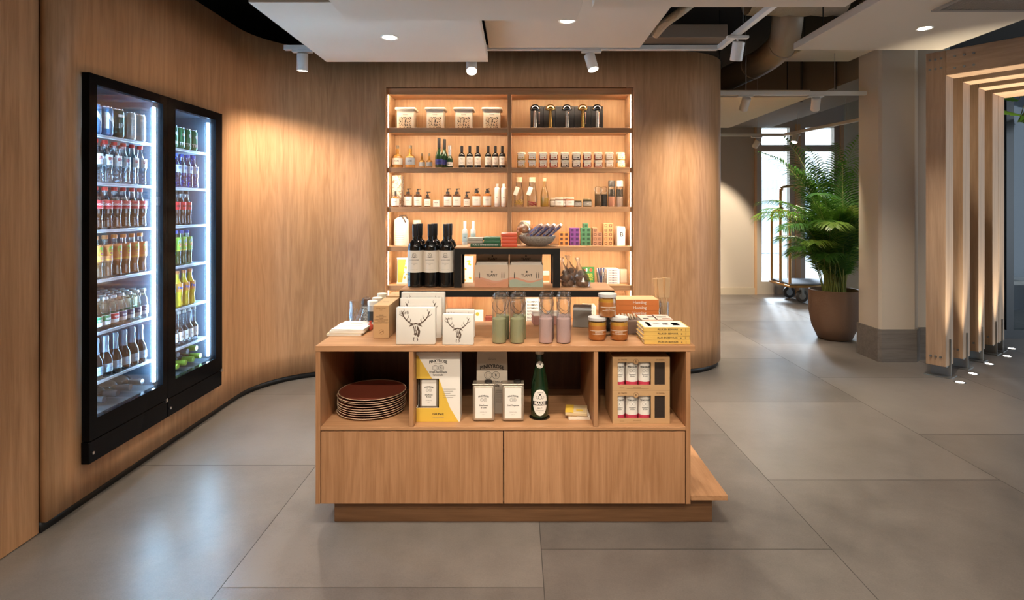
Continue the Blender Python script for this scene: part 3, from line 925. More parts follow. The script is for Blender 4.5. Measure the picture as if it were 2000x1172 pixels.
# glazed entrance at the end of the portal row, dark terrace behind it
DK = mat('anthracite_frame', (0.018, 0.020, 0.024), 0.4)
def gdoor():
    f = MB()
    y = 5.95
    x0, x1 = 4.70, 6.3
    f.box(x0, x1, y, y+0.06, 2.5, 2.62); f.box(x0, x1, y, y+0.06, 0.0, 0.09)
    for x in (x0, px(1966, y), 6.2): f.box(x, x+0.075, y, y+0.06, 0.09, 2.5)
    o = structure(f.build('door_2', DK))
    MB().box(x0+0.07, px(1966, y), y+0.025, y+0.035, 0.09, 2.5).build('pane', thin_glass('door_pane', (0.86, 0.9, 0.92), 0.0, 0.02, 0.05), o)
    MB().box(px(1966, y)+0.075, 6.2, y+0.025, y+0.035, 0.09, 2.5).build('pane', thin_glass('door_pane', (0.86, 0.9, 0.92), 0.0, 0.02, 0.05), o)
gdoor()
# ------------------------------------------------------------------ lit oak shelving built into the wall
UY0, UY1 = 4.69, 4.985
UX0, UXD0, UXD1, UX1 = px(757, 4.69), px(991, 4.69), px(999, 4.69), px(1233, 4.69)
SH = [pz(p, UY0) for p in (249.5, 327, 404, 481, 557.5, 634)]     # tops of the shelves
UT = pz(172, UY0); UTB = pz(182, UY0)
NICHE = wood('oak_niche_back', (0.60, 0.385, 0.205), (0.43, 0.245, 0.115), 'z')
LED = emis('warm_led', (1.0, 0.82, 0.59), 66.0)
LEDS = emis('warm_led_upright', (1.0, 0.83, 0.62), 22.0)
def shelving():
    t = thing('wall_shelving', 'tall oak shelving with warm lit edges, set into the curved wall', 'shelf', (0, UY0, 0))
    def part(name, m, b): m2 = MB(); m2.rbox(b[0], b[1], b[2]-UY0, b[3]-UY0, b[4], b[5], 0.0015, 1); return m2.build(name, m, t)
    part('side_panel', NICHE, (UX0-0.012, UX0, UY0, UY1, 0.05, UT)); part('side_panel', NICHE, (UX1, UX1+0.012, UY0, UY1, 0.05, UT))
    part('divider', OAKV, (UXD0, UXD1, UY0, UY1-0.01, 0.05, UTB))
    m = MB(); m.rbox(UX0, UX1, 0.002, 0.014, UTB-0.012, UT, 0.0015, 1); m.box(UX0, UX1, 0.014, UY1-0.01-UY0, UTB, UT); m.build('top_panel', OAKX, t)
    part('back_panel', NICHE, (UX0-0.012, UX1+0.012, UY1-0.01, UY1+0.012, 0.05, UT))
    for z in SH:
        for a, b in ((UX0, UXD0), (UXD1, UX1)):
            m = MB(); m.rbox(a, b, 0.002, 0.014, -0.042+z, z, 0.0015, 1); m.box(a, b, 0.014, UY1-0.01-UY0, z-0.028, z); m.build('shelf', OAKX, t)
    for a, b in ((UX0, UXD0), (UXD1, UX1)):
        part('cabinet_front', OAKX, (a+0.002, b-0.002, UY0+0.004, UY0+0.022, 0.055, SH[-1]-0.044))
    f = MB()
    o = 0.028
    f.box(UX0-o-0.012, UX0-0.013, YB-0.020-UY0, YB+0.012-UY0, 0.05, UT+o); f.box(UX1+0.013, UX1+o+0.012, YB-0.020-UY0, YB+0.012-UY0, 0.05, UT+o)
    f.box(UX0-0.013, UX1+0.013, YB-0.020-UY0, YB+0.012-UY0, UT+0.003, UT+o)
    f.build('face_frame', OAKV, t)
    tops = [UTB] + [z-0.042 for z in SH[:-1]]
    for zt, zb in zip(tops, SH):
        for x, s in ((UX0, 1), (UX1, -1)):
            m = MB(); m.box(min(x, x+s*0.003), max(x, x+s*0.003), 0.012, 0.024, zb+0.003, zt-0.003); m.build('led_strip', LEDS, t)
        for a, b in ((UX0, UXD0), (UXD1, UX1)):
            q = zt + (0.014 if zt != UTB else 0.0)
            m = MB(); m.box(a+0.006, b-0.006, 0.0145, 0.026, q-0.004, q); m.build('led_strip', LED, t)
shelving()

# ------------------------------------------------------------------ oak display counter
Z0 = 2.44
def counter():
    t = thing('display_counter', 'oak display counter with open cubbies, two drawers and a low side ledge', 'counter', (0, Z0, 0))
    def P(name, m, x0, x1, y0, y1, z0, z1, r=0.0015): return MB().rbox(x0, x1, y0-Z0, y1-Z0, z0, z1, r, 2).build(name, m, t)
    xl, xr = px(616, Z0), px(1349, Z0)
    yb = 2.97
    zt = pz(675.5, Z0); zs = pz(687, Z0)
    P('countertop', OAKX, xl, px(1358, Z0), Z0, yb, zs, zt)
    zf0, zf1 = pz(841.5, Z0), pz(834.5, Z0)
    zbot = pz(985, Z0)
    T = 0.02
    P('side_panel', OAKV, xl, xl+T, Z0+0.001, yb, zbot, zs); P('side_panel', OAKV, xr-T, xr, Z0+0.001, yb, zbot, zs)
    P('divider', OAKV, px(798.5, Z0), px(807.5, Z0), Z0+0.002, yb-0.02, zf1, zs); P('divider', OAKV, px(1159.5, Z0), px(1168.5, Z0), Z0+0.002, yb-0.02, zf1, zs)
    P('shelf', OAKX, xl+T, xr-T, Z0+0.002, yb-0.02, zf0, zf1)
    P('back_panel', wood('shaded_back', (0.11, 0.048, 0.026), (0.06, 0.025, 0.014), 'z'), xl+T, xr-T, yb-0.02, yb, zbot, zs)  # shade at the rear of the cubbies put into this dark colour
    P('bottom_panel', OAKX, xl+T, xr-T, Z0+0.022, yb-0.02, zbot, zbot+0.018)
    xm = px(983.5, Z0)
    for a, b in ((xl+T+0.003, xm-0.0025), (xm+0.0025, xr-T-0.003)):
        P('drawer', OAKV, a, b, Z0+0.002, Z0+0.020, zbot+0.001, zf0-0.004)
    P('side_ledge', OAKY, xr+0.001, px(1422, Z0), Z0, 3.30, 0.113, 0.134)
    P('plinth', wood('oak_plinth_shaded', (0.23, 0.118, 0.056), (0.14, 0.068, 0.03), 'x'), px(653, 2.485), px(1391, 2.485), 2.485, 3.2, 0.0, zbot)  # shade below the overhang worked into the darker oak colour
    P('plinth', wood('oak_plinth_shaded', None, None), xr+0.002, px(1391, 2.485), 2.486, 3.2, zbot+0.0005, 0.113)
counter()
CT = pz(675.5, Z0)               # counter top height
CF = pz(834.5, Z0)               # cubby floor height

# ------------------------------------------------------------------ stepped black display riser on the counter
RY = 2.72
def riser(label, x0, x1, y0, y1, zb, zt, fr=0.034):
    t = thing('display_riser', label, 'display stand', ((x0+x1)/2, y0, zb), 0, 'black framed display risers')
    w = (x1-x0)/2; d = y1-y0; h = zt-zb
    f = MB()
    f.box(-w, w, 0, fr*0.75, h-fr, h-0.006); f.box(-w, w, d-fr*0.75, d, h-fr, h-0.006)
    f.box(-w, -w+fr, fr*0.75, d-fr*0.75, h-fr, h-0.006); f.box(w-fr, w, fr*0.75, d-fr*0.75, h-fr, h-0.006)
    f.build('frame', BLACK, t)
    for sx in (-1, 1):
        for yy in (0, d-fr):
            a = -w if sx < 0 else w-fr
            MB().box(a, a+fr, yy, yy+fr, 0, h-fr).build('leg', BLACK, t)
    MB().rbox(-w+0.001, w-0.001, 0.001, d, h-0.006, h, 0.001, 1).build('shelf_board', OAKX, t)
    return t
RZ = pz(566, RY)
riser('wide low black riser with an oak board, standing on the counter', px(780, RY), px(1200, RY), RY, 2.985, CT, RZ)
RY2 = 2.79
RZ2 = pz(483, RY2)
riser('narrow black riser stacked on the wide one, carrying the grey bowl', px(887, RY2), px(1094, RY2), RY2, 2.975, RZ, RZ2)
# ================================================================== goods: shared builders
def prof(r, h, nr, zs, zn, foot=0.006, lip=0.0, liph=0.012, k=8):
    """upright bottle: straight body to zs, rounded shoulder to zn, neck to the top"""
    p = [(0, 0.002), (r*0.72, 0.0), (r*0.93, foot*0.25), (r, foot)]
    p.append((r, zs))
    for i in range(1, k+1):
        t = i/k
        p.append((nr + (r-nr)*(0.5+0.5*math.cos(PI*t)) if True else 0, zs + (zn-zs)*t))
    if lip:
        p += [(nr, h-liph), (nr+lip, h-liph), (nr+lip, h-0.002), (nr+lip*0.5, h)]
    else: p += [(nr, h)]
    p.append((0, h))
    return p
def dome_prof(r, h, nr, zs, zn, foot=0.006, k=8):
    """bottle with a round shoulder (quarter ellipse) as on wine and spirit bottles"""
    p = [(0, 0.002), (r*0.8, 0.0), (r, foot), (r, zs)]
    for i in range(1, k+1):
        a = PI/2*i/k*0.86
        p.append((max(nr, r*math.cos(a)), zs + (zn-zs)*math.sin(a)/math.sin(PI/2*0.86)))
    e = p[-1][0]
    p += [(nr + (e-nr)*0.35, zn + (h-zn)*0.06), (nr, zn + (h-zn)*0.16), (nr, h), (0, h)]
    return p
def slab(mb, x, y, z, w, d, h, r=0.0015, rz=0.0):
    """box centred on x, y, standing on z, turned by rz about its own centre"""
    old = mb.M
    mb.M = (old or Matrix.Identity(4)) @ Matrix.Translation((x, y, z)) @ Matrix.Rotation(rz, 4, 'Z')
    mb.rbox(-w/2, w/2, -d/2, d/2, 0, h, r, 1)
    mb.M = old
    return mb

DARKGLASS = mat('dark_bottle_glass', (0.006, 0.006, 0.006), 0.06, spec=0.6)
GREENGLASS = mat('green_bottle_glass', (0.012, 0.045, 0.014), 0.06, spec=0.6)
AMBER = mat('amber_glass', (0.35, 0.12, 0.025), 0.08, spec=0.6)
BROWNGLASS = mat('brown_glass', (0.10, 0.035, 0.012), 0.1, spec=0.6)
CLEAR = thin_glass('clear_glass', (0.985, 0.99, 0.985), 0.035, 0.04, 0.55)
FILM = thin_glass('clear_film', (0.96, 0.96, 0.96), 0.16, 0.14, 0.75)
KRAFT = mat('kraft_board', (0.50, 0.31, 0.15), 0.75)
KRAFTD = mat('kraft_print', (0.16, 0.08, 0.035), 0.8)
YELLOW = mat('yellow_print', (0.72, 0.47, 0.06), 0.6)
TINMETAL = mat('pale_tin', (0.50, 0.44, 0.36), 0.38, metal=0.6)
WIRE = mat('dark_wire', (0.10, 0.09, 0.08), 0.35, metal=0.9)
def cy(p): return 659.0/(p-405.0)          # depth of a point on the countertop seen at photo row p
def ry(p): return (1.35-RZ)*FPX/(p-405.0)
def ry2(p): return (1.35-RZ2)*FPX/(p-405.0)
def by(p): return (1.35-CF)*FPX/(p-405.0)

# ------------------------------------------------------------------ countertop: swing-top bottles of bath salt
def salt_bottle(label, x, y, salt, group):
    t = thing('swing_top_bottle', label, 'bottle', (x, y, CT+0.0005), 0.0, group)
    r = 0.0305
    MB().lathe([(0, 0.0), (r*0.9, 0.0), (r, 0.004), (r, 0.165), (r*0.97, 0.172), (0.025, 0.180), (0.0245, 0.186), (0.027, 0.188), (0.027, 0.196), (0.0245, 0.198)], 26).build('glass_body', CLEAR, t, 40)
    MB().lathe([(0, 0.004), (r*0.94, 0.004), (r*0.955, 0.104), (r*0.7, 0.108), (0, 0.106)], 22).build('salt', salt, t, 40)
    MB().lathe([(0, 0.199), (0.026, 0.199), (0.027, 0.206), (0.024, 0.213), (0.012, 0.216), (0, 0.216)], 22).build('glass_lid', CLEAR, t, 40)
    w = MB()
    w.tube([(0.0275*math.cos(a), 0.0275*math.sin(a), 0.192) for a in [2*PI*i/20 for i in range(20)]], 0.0011, 6, True)
    w.tube([(0.028*math.cos(a), 0.028*math.sin(a), 0.203) for a in [2*PI*i/20 for i in range(20)]], 0.0011, 6, True)
    w.tube([(-0.029, -0.004, 0.200), (-0.031, -0.010, 0.182), (-0.026, -0.0245, 0.150), (-0.010, -0.0335, 0.132), (0.006, -0.0345, 0.128), (0.020, -0.030, 0.140), (0.030, -0.012, 0.170), (0.0295, -0.004, 0.196)], 0.0012, 6)
    w.build('wire_bail', WIRE, t, 60)
    l = MB()
    l.text('bath salt', 0.008, 0, 0, 0.116, R=r+0.0004)
    l.build('lettering', GREYINK, t)
    return t
SALTG = mat('green_bath_salt', (0.50, 0.50, 0.28), 0.8, bump=0.5, bscale=500)
SALTP = mat('pink_bath_salt', (0.82, 0.56, 0.53), 0.8, bump=0.5, bscale=500)
yb_ = cy(672)+0.031
for p, dy, s, nm in ((975, 0, SALTG, 'swing-top glass bottle half full of green salt, left one in front'), (1010, 0, SALTG, 'swing-top glass bottle half full of green salt, right one in front'),
                     (981.5, .068, SALTG, 'swing-top bottle of green salt standing behind the left green one'), (1014.5, .068, SALTG, 'swing-top bottle of green salt standing behind the right green one'),
                     (1066, 0, SALTP, 'swing-top glass bottle half full of pink salt, left one in front'), (1100.5, 0, SALTP, 'swing-top glass bottle half full of pink salt, right one in front'),
                     (1069, .068, SALTP, 'swing-top bottle of pink salt standing behind the left pink one'), (1102, .068, SALTP, 'swing-top bottle of pink salt standing behind the right pink one')):
    salt_bottle(nm, px(p, yb_+dy), yb_+dy, s, 'swing-top salt bottles')

# ------------------------------------------------------------------ napkin packs with a stag
BROWNINK = mat('brown_ink', (0.10, 0.065, 0.045), 0.7)
def stag(mb, x, z, w, y):
    """loose brush drawing of a stag's head, w wide"""
    def q(pts, wd): mb.stroke([(x + (a-0.5)*w, z + b*w, (c[0] if c else wd)*w*1.35) for a, b, *c in pts], wd*w*1.35, y)
    for s in (0, 1):
        f = (lambda a: a) if s == 0 else (lambda a: 1-a)
        q([(f(.44), .50), (f(.33), .54), (f(.23), .62), (f(.16), .72), (f(.13), .82), (f(.09), .88, .004)], .022)
        q([(f(.33), .54), (f(.36), .62), (f(.34), .66, .004)], .014)
        q([(f(.24), .61), (f(.30), .70), (f(.30), .76, .004)], .014)
        q([(f(.17), .71), (f(.08), .75), (f(.05), .79, .004)], .012)
        q([(f(.13), .82), (f(.18), .88), (f(.17), .93, .004)], .010)
        q([(f(.43), .49), (f(.36), .47), (f(.32), .43, .006)], .030)
        q([(f(.44), .46), (f(.46), .36), (f(.475), .27), (f(.47), .22)], .016)
        q([(f(.46), .14), (f(.44), .06), (f(.47), .02, .004)], .018)
        q([(f(.45), .42), (f(.43), .40)], .022)
    q([(.44, .50), (.50, .52), (.56, .50)], .03)
    q([(.47, .24), (.50, .22), (.53, .24)], .05)
    q([(.50, .45), (.49, .36), (.51, .30)], .014)
    q([(.56, .40), (.60, .30), (.58, .20), (.55, .16)], .045)
def napkins(label, x, y, w, h, d, lean=0.05, rz=0.0, word=True):
    t = thing('napkin_pack', label, 'napkins', (x, y, CT+0.0008), rz, 'stag napkin packs')
    R = Matrix.Rotation(-lean, 4, 'X')
    m = MB(); m.M = R
    m.rbox(-w/2, w/2, 0, d, 0, h, 0.004, 2)
    for k in range(5): m.box(w/2-0.001, w/2+0.0006, d*(k+0.4)/5.5, d*(k+0.4)/5.5+0.0012, 0.004, h-0.004)
    m.build('napkins', PAPER, t, 40)
    m = MB(); m.M = R
    stag(m, 0, h*0.06, w*0.92, -0.0006)
    if word: m.text('Jaarli', w*0.125, -w*0.30, -0.0006, h*0.86)
    m.build('print', BROWNINK, t)
    m = MB(); m.M = R
    m.rbox(-w/2-0.0015, w/2+0.0015, -0.0018, d+0.0015, 0.0, h+0.003, 0.003, 1)
    m.prism([(-w/2, h), (w/2, h), (w/2-0.012, h+0.007), (-w/2+0.012, h+0.007)], d*0.45, d*0.55, 'y')
    m.build('wrapper', thin_glass('soft_film', (0.995, 0.995, 0.995), 0.01, 0.15, 0.22), t)
    return t
yn = cy(673)
napkins('white stag napkin pack at the counter edge, the larger one in front', px(811.5, yn), yn, 0.166, 0.157, 0.034, 0.05)
napkins('smaller white napkin pack with a stag, front right beside the green salt', px(894, cy(674)), cy(674), 0.131, 0.130, 0.030, 0.03, -0.03)
napkins('smaller white napkin pack hidden behind the small stag pack', px(898, cy(660)), cy(660), 0.128, 0.126, 0.030, 0.03, -0.05)
napkins('tall white napkin pack leaning behind the large stag pack', px(822, 2.59), 2.575, 0.184, 0.178, 0.032, 0.10, 0.02, False)
napkins('tallest white napkin pack, last of the pile under the riser edge', px(826, 2.66), 2.655, 0.198, 0.192, 0.036, 0.03, 0.0, False)

# ------------------------------------------------------------------ kraft cartons, tumbler, small tins, booklets at the left end
def kraft_box(label, x0, x1, y0, y1, h, word):
    t = thing('kraft_carton', label, 'box', ((x0+x1)/2, y0, CT+0.0005), 0, 'brown cartons at the counter end')
    w = x1-x0
    MB().rbox(-w/2, w/2, 0, y1-y0, 0, h, 0.001, 1).build('carton', KRAFT, t)
    m = MB()
    if word:
        m.text('GIN & TONIC', 0.0075, 0, -0.0005, h*0.915); m.text('A SET', 0.005, 0, -0.0005, h*0.86)
        for k, s in enumerate(('REUSE', 'RECYCLE BOX', 'THINK', 'GREEN AND GOOD', 'LIVE WELL', 'DRINK RESPONSIBLY')):
            m.text(s, 0.0068, 0.001, -0.0005, h*(0.70-0.046*k), bold=0.01)
        m.ring(0.010, 0.011, 0.002, h*0.19, -0.0005); m.stroke([(-0.004, h*0.165), (0.0, h*0.19), (0.006, h*0.20), (0.008, h*0.225)], 0.003, -0.0005)
    m.box(-w*0.2, w*0.2, (y1-y0)*0.42, (y1-y0)*0.46, h, h+0.0004)
    m.build('print', KRAFTD, t)
xk0, xk1 = px(729, 2.58), px(759.5, 2.58)
kraft_box('brown kraft carton with black wording on its narrow end', xk0, xk1, 2.58, 2.805, 0.146, True)
kraft_box('brown kraft carton behind the worded one, only its top showing', xk0+0.004, xk1+0.016, 2.812, 2.962, 0.152, False)

CUT = thin_glass('cut_crystal', (0.90, 0.93, 0.97), 0.22, 0.10, 0.8)
t = thing('cut_glass_tumbler', 'tall cut-glass tumbler on the left end of the counter', 'glass', (px(697, 2.89), 2.89, CT+0.0005))
MB().lathe([(0, 0), (0.033, 0), (0.035, 0.003), (0.035, 0.112), (0.0345, 0.118), (0.0325, 0.117), (0.0322, 0.014), (0, 0.012)], 32).build('glass', CLEAR, t, 40)
m = MB()
for s in (-1, 1):
    for k in range(12):
        m.tube([(0.0356*math.cos(2*PI*k/12+s*i*0.14), 0.0356*math.sin(2*PI*k/12+s*i*0.14), 0.006+0.0115*i) for i in range(7)], 0.0011, 4)
m.build('cut_pattern', CUT, t)
t = thing('spice_tin', 'slim black and white zigzag tin with a brown top, beside the tumbler', 'tin', (px(716, 2.9), 2.9, CT+0.0005))
m = MB(); m.rbox(-0.0165, 0.0165, -0.0165, 0.0165, 0, 0.088, 0.001, 1); m.mi = 1
for k in range(11):
    z = 0.006+0.0072*k
    m.stroke([(-0.016, z), (-0.008, z+0.005), (0, z), (0.008, z+0.005), (0.016, z)], 0.0028, -0.0172)
m.build('tin', [mat('tin_white', (0.7, 0.7, 0.66), 0.5), INK], t)
MB().rbox(-0.014, 0.014, -0.014, 0.014, 0.088, 0.126, 0.004, 2).build('lid', mat('dark_walnut', (0.14, 0.06, 0.03), 0.4), t)
m = MB(); m.lathe([(0.020, 0.084), (0.022, 0.10), (0.021, 0.128), (0.012, 0.134), (0, 0.133)], 10); m.build('wrapper', FILM, t)
for i, (p, y, h, c, d) in enumerate(((728, 2.83, .128, (0.42, 0.42, 0.43), 'pale grey canister with a white lid, next to the zigzag tin'),
                                    (737, 2.905, .132, (0.12, 0.12, 0.12), 'dark canister with a cream lid, between the tins and the kraft cartons'),
                                    (746, 2.945, .146, (0.22, 0.27, 0.18), 'olive canister with a flat cream lid, farthest of the small tins'))):
    t = thing('canister', d, 'tin', (px(p, y), y, CT+0.0005), 0, 'small canisters by the kraft cartons')
    MB().lathe([(0, 0), (0.023, 0), (0.024, 0.002), (0.024, h-0.022), (0, h-0.022)], 20).build('body', mat('canister_%d' % i, c, 0.35), t, 40)
    MB().lathe([(0, h-0.0215), (0.0245, h-0.0215), (0.025, h-0.003), (0.022, h), (0, h)], 20).build('lid', WHITE if i == 0 else CREAM, t, 40)
    MB().arc(0.0243, 0.02, h-0.05, 200).build('label', PAPER if i != 0 else INK, t)
t = thing('paper_pouch', 'tiny red pouch tucked against the kraft carton', 'pouch', (px(723.5, 2.74), 2.74, CT+0.0005))
MB().sphere((0, 0, 0.018), 0.018, (0.7, 0.6, 1.0), 12, 8, 0.06).build('pouch', mat('red_paper', (0.50, 0.07, 0.04), 0.6), t, 60)
MB().lathe([(0.003, 0.034), (0.008, 0.046)], 10).build('ruffle', mat('red_paper', None), t)

def booklet(label, x, y, z, w, d, h, rz, cover, edge, group, strokes=()):
    t = thing('booklet', label, 'booklet', (x, y, z), rz, group)
    MB().box(-w/2+0.001, w/2-0.001, -d/2+0.001, d/2-0.001, 0.0008, h-0.0008).build('pages', edge, t)
    m = MB(); m.box(-w/2, w/2, -d/2, d/2, 0, 0.0008); m.box(-w/2, w/2, -d/2, d/2, h-0.0008, h); m.box(-w/2-0.0005, -w/2+0.0009, -d/2, d/2, 0.0008, h-0.0008)
    m.mi = 1
    for (a, b, c, e) in strokes: m.box(a*w, c*w, b*d, e*d, h, h+0.0003)
    m.build('cover', [cover, GREYINK], t)
    return t
yl = 2.725
booklet('white booklet at the bottom of the little stack, left end of the counter', px(684, yl), yl, CT+0.0005, 0.158, 0.20, 0.010, 0.0, mat('cream_cover', (0.74, 0.60, 0.36), 0.6), PAPER, 'white booklets')
booklet('white booklet in the middle of the little stack, left end of the counter', px(687, yl), yl+0.004, CT+0.0108, 0.156, 0.198, 0.010, 0.03, PAPER, PAPER, 'white booklets')
booklet('white booklet on top of the little stack, left end of the counter', px(691, yl), yl+0.008, CT+0.0211, 0.150, 0.195, 0.007, -0.05, PAPER, PAPER, 'white booklets', ((-.2, .15, .2, .19), (-.3, -.1, .3, -.08)))

# ------------------------------------------------------------------ orange preserve jars
JAM = mat('orange_preserve', (0.66, 0.25, 0.06), 0.3, sss=0.2)
JAMT = mat('amber_oil', (0.66, 0.34, 0.05), 0.15)
LIDG = mat('frosted_lid', (0.55, 0.55, 0.54), 0.5)
def jam(label, x, y, z):
    t = thing('preserve_jar', label, 'jar', (x, y, z), random.uniform(-.2, .2), 'orange preserve jars')
    MB().lathe([(0, 0.002), (0.033, 0.002), (0.038, 0.010), (0.0385, 0.066), (0, 0.066)], 26).build('preserve', JAM, t, 40)
    MB().lathe([(0.0383, 0.0662), (0.037, 0.080), (0, 0.080)], 26).build('oil_layer', JAMT, t, 40)
    MB().lathe([(0, 0), (0.034, 0.0), (0.0395, 0.008), (0.040, 0.070), (0.037, 0.084), (0.037, 0.090)], 28).build('glass_body', CLEAR, t, 40)
    MB().lathe([(0, 0.089), (0.0395, 0.087), (0.0405, 0.090), (0.0405, 0.1005), (0.036, 0.1015), (0.035, 0.100), (0, 0.100)], 28).build('lid', LIDG, t, 40)
    m = MB(); m.arc(0.0403, 0.044, 0.0465, 120); m.arc(0.0403, 0.030, 0.0315, 90); m.text('abrikoos', 0.010, 0, 0, 0.038, R=0.0404)
    m.build('lettering', CREAM, t)
yj = 2.556
jam('jar of orange preserve with a grey lid, lower left of the pyramid', px(1166.5, yj), yj, CT+0.0005)
jam('jar of orange preserve with a grey lid, lower right of the pyramid', px(1209, yj), yj, CT+0.0005)
jam('jar of orange preserve sitting on top of the other two', px(1186.5, yj), yj+0.004, CT+0.1023)

# ------------------------------------------------------------------ books on the right end
def book(name, label, x, y, z, w, d, h, rz, cover, group, title=None, tcol=None, tsize=0.009, top=(), tx=0.0, pages=PAPER, sx=1.0):
    """lying book, spine towards the viewer (-y)"""
    t = thing(name, label, 'book', (x, y, z), rz, group)
    MB().box(-w/2+0.003, w/2-0.003, 0.002, d-0.004, 0.0018, h-0.0018).build('pages', pages, t)
    m = MB(); m.box(-w/2, w/2, 0, d, 0, 0.0018); m.box(-w/2, w/2, 0, d, h-0.0018, h); m.rbox(-w/2, w/2, -0.0012, 0.0018, 0, h, 0.0006, 1)
    mats = [cover]
    if title:
        mats.append(tcol); m.mi = 1
        for s, u, sz in (title if isinstance(title, list) else [(title, tx, tsize)]):
            m.text(s, sz, u, -0.0017, h*0.5, bold=0.015, sx=sx)
    for (a, b, c, e, mm) in top:
        if mm not in mats: mats.append(mm)
        m.mi = mats.index(mm); m.box(a*w, c*w, (b)*d, (e)*d, h, h+0.0003)
    m.build('cover', mats, t)
    return t
YB1 = mat('mustard_spine', (0.66, 0.42, 0.10), 0.6)
COVW = mat('pale_cover_picture', (0.66, 0.64, 0.60), 0.5); COVB = mat('blue_grey_print', (0.32, 0.36, 0.42), 0.6)
for k in range(4):
    book('cookbook', 'mustard-spined book at the front right corner, %s of four' % ['bottom one', 'second from the bottom', 'second from the top', 'topmost, pale cover up'][k],
         px(1302, 2.47)+[0.002, -0.001, 0.001, 0][k], 2.468+[0, .002, .001, 0][k], CT+0.0005+0.0178*k, 0.197, 0.145, 0.0175, [0.0, 0.01, -0.008, 0.0][k], YB1, 'mustard books',
         [('PLUK EN BEWAAR', 0.004, 0.0105), ('e', 0.062, 0.012), ('|', 0.08, 0.012)], INK, sx=1.0,
         top=((-.47, .05, .47, .95, COVW), (-.36, .2, -.28, .8, COVB), (-.2, .55, -.05, .62, COVB), (.0, .4, .12, .6, COVB), (.2, .3, .36, .7, COVB)) if k == 3 else ())
PINKB = mat('pale_pink_cover', (0.66, 0.50, 0.42), 0.6)
for k in range(2):
    book('gift_book', 'pale pink gift book behind the mustard pile, %s' % ('left of its neighbour' if k == 0 else 'right of its neighbour'), px((1268, 1297)[k], 2.68), 2.66+0.006*k, CT+0.0005, 0.076, 0.12, 0.067, 0.0, PINKB, 'pale pink gift books', None, None,
         top=((-.35, .15, .0, .35, INK), (.05, .5, .38, .7, INK)) if k == 0 else ((-.3, .45, .3, .6, INK), (-.1, .15, .4, .25, KRAFTD)))
ORG = mat('orange_cloth_cover', (0.66, 0.20, 0.045), 0.65)
ORGT = mat('peach_cover', (0.72, 0.42, 0.20), 0.6)
for k in range(5):
    book('honey_book', 'thick orange book with white title, %s of the orange pile' % ['lowest', 'second from the bottom', 'middle', 'second from the top', 'topmost, peach cover up'][k],
         px(1243, 2.85)+[0, .002, -.001, .001, 0][k], 2.835, CT+0.0005+0.0262*k, 0.212, 0.130, 0.0258, [0.01, -.005, .004, 0.006, 0][k], ORG, 'orange books',
         [('Homing', 0.012, 0.021)], PAPER, top=((-.5, .01, .5, .99, ORGT),))
t = thing('slate_tray', 'dark brown tray of pale wooden sticks between the jars and the books', 'tray', (0.523, 2.715, CT+0.0005), 0.0)
m = MB(); m.rbox(-0.048, 0.048, -0.06, 0.06, 0, 0.062, 0.004, 1); m.build('box', mat('dark_brown_board', (0.12, 0.075, 0.055), 0.7), t)
for k in range(6):
    MB().tube([(-0.042+0.014*k, -0.055+0.006*k, 0.067+0.003*(k % 2)), (-0.034+0.014*k, 0.05, 0.069+0.003*(k % 2))], [0.004, 0.006], 8).build('stick', mat('pale_twig', (0.42, 0.33, 0.23), 0.7), t, 50)
t = thing('utensil_glass', 'clear glass holding flat wooden honey spoons, behind the orange books', 'glass', (px(1297, 2.9), 2.9, CT+0.0005))
MB().lathe([(0, 0), (0.022, 0), (0.024, 0.003), (0.026, 0.112), (0.0245, 0.112), (0.0225, 0.006), (0, 0.005)], 26).build('glass', CLEAR, t, 40)
SPOON = mat('birch_wood', (0.70, 0.48, 0.27), 0.6)
for k, (a, b, r) in enumerate(((-0.040, 0.0, -.16), (-0.016, -0.012, -.10), (0.002, 0.010, 0.02), (0.014, -0.008, .06))):
    s = thing('honey_spoon', 'flat birch spoon in the utensil glass, %s' % place(k, 4), 'spoon', (px(1297, 2.9), 2.9, CT+0.007), 0, 'birch spoons in a glass')
    m = MB(); m.M = Matrix.Translation((a*0.25, b, 0)) @ Matrix.Rotation(-r*-1.0 if False else r, 4, 'Y')
    m.rbox(-0.0035, 0.0035, -0.002, 0.002, 0, 0.13, 0.0008, 1); m.rbox(-0.0125, 0.0125, -0.003, 0.003, 0.125, 0.225, 0.002, 1)
    m.build('paddle', SPOON, s)

# ------------------------------------------------------------------ stock under the wide riser
t = thing('notebook_block', 'thick grey block of notebooks under the riser, right side', 'notebooks', (px(1135, 2.84), 2.80, CT+0.0005), -0.14)
m = MB(); slab(m, 0, 0.07, 0, 0.088, 0.12, 0.082); m.build('notebooks', mat('grey_card', (0.20, 0.185, 0.165), 0.7), t)
m = MB(); slab(m, 0, 0.07, 0.0825, 0.090, 0.122, 0.010); m.build('top_cover', mat('pale_blue_card', (0.52, 0.57, 0.60), 0.6), t)
for k, (p, y) in enumerate(((1053, 2.87), (1083, 2.87))):
    t = thing('soap_box', 'small pink box with white top under the riser, %s of two' % ('left' if k == 0 else 'right'), 'box', (px(p, y), y, CT+0.0005), 0.1, 'pink boxes under the riser')
    MB().rbox(-0.028, 0.028, 0, 0.08, 0, 0.044, 0.001, 1).build('box', mat('dusty_pink', (0.40, 0.20, 0.17), 0.7), t)
    MB().rbox(-0.0285, 0.0285, -0.0005, 0.0805, 0.0445, 0.058, 0.001, 1).build('lid', PAPER, t)

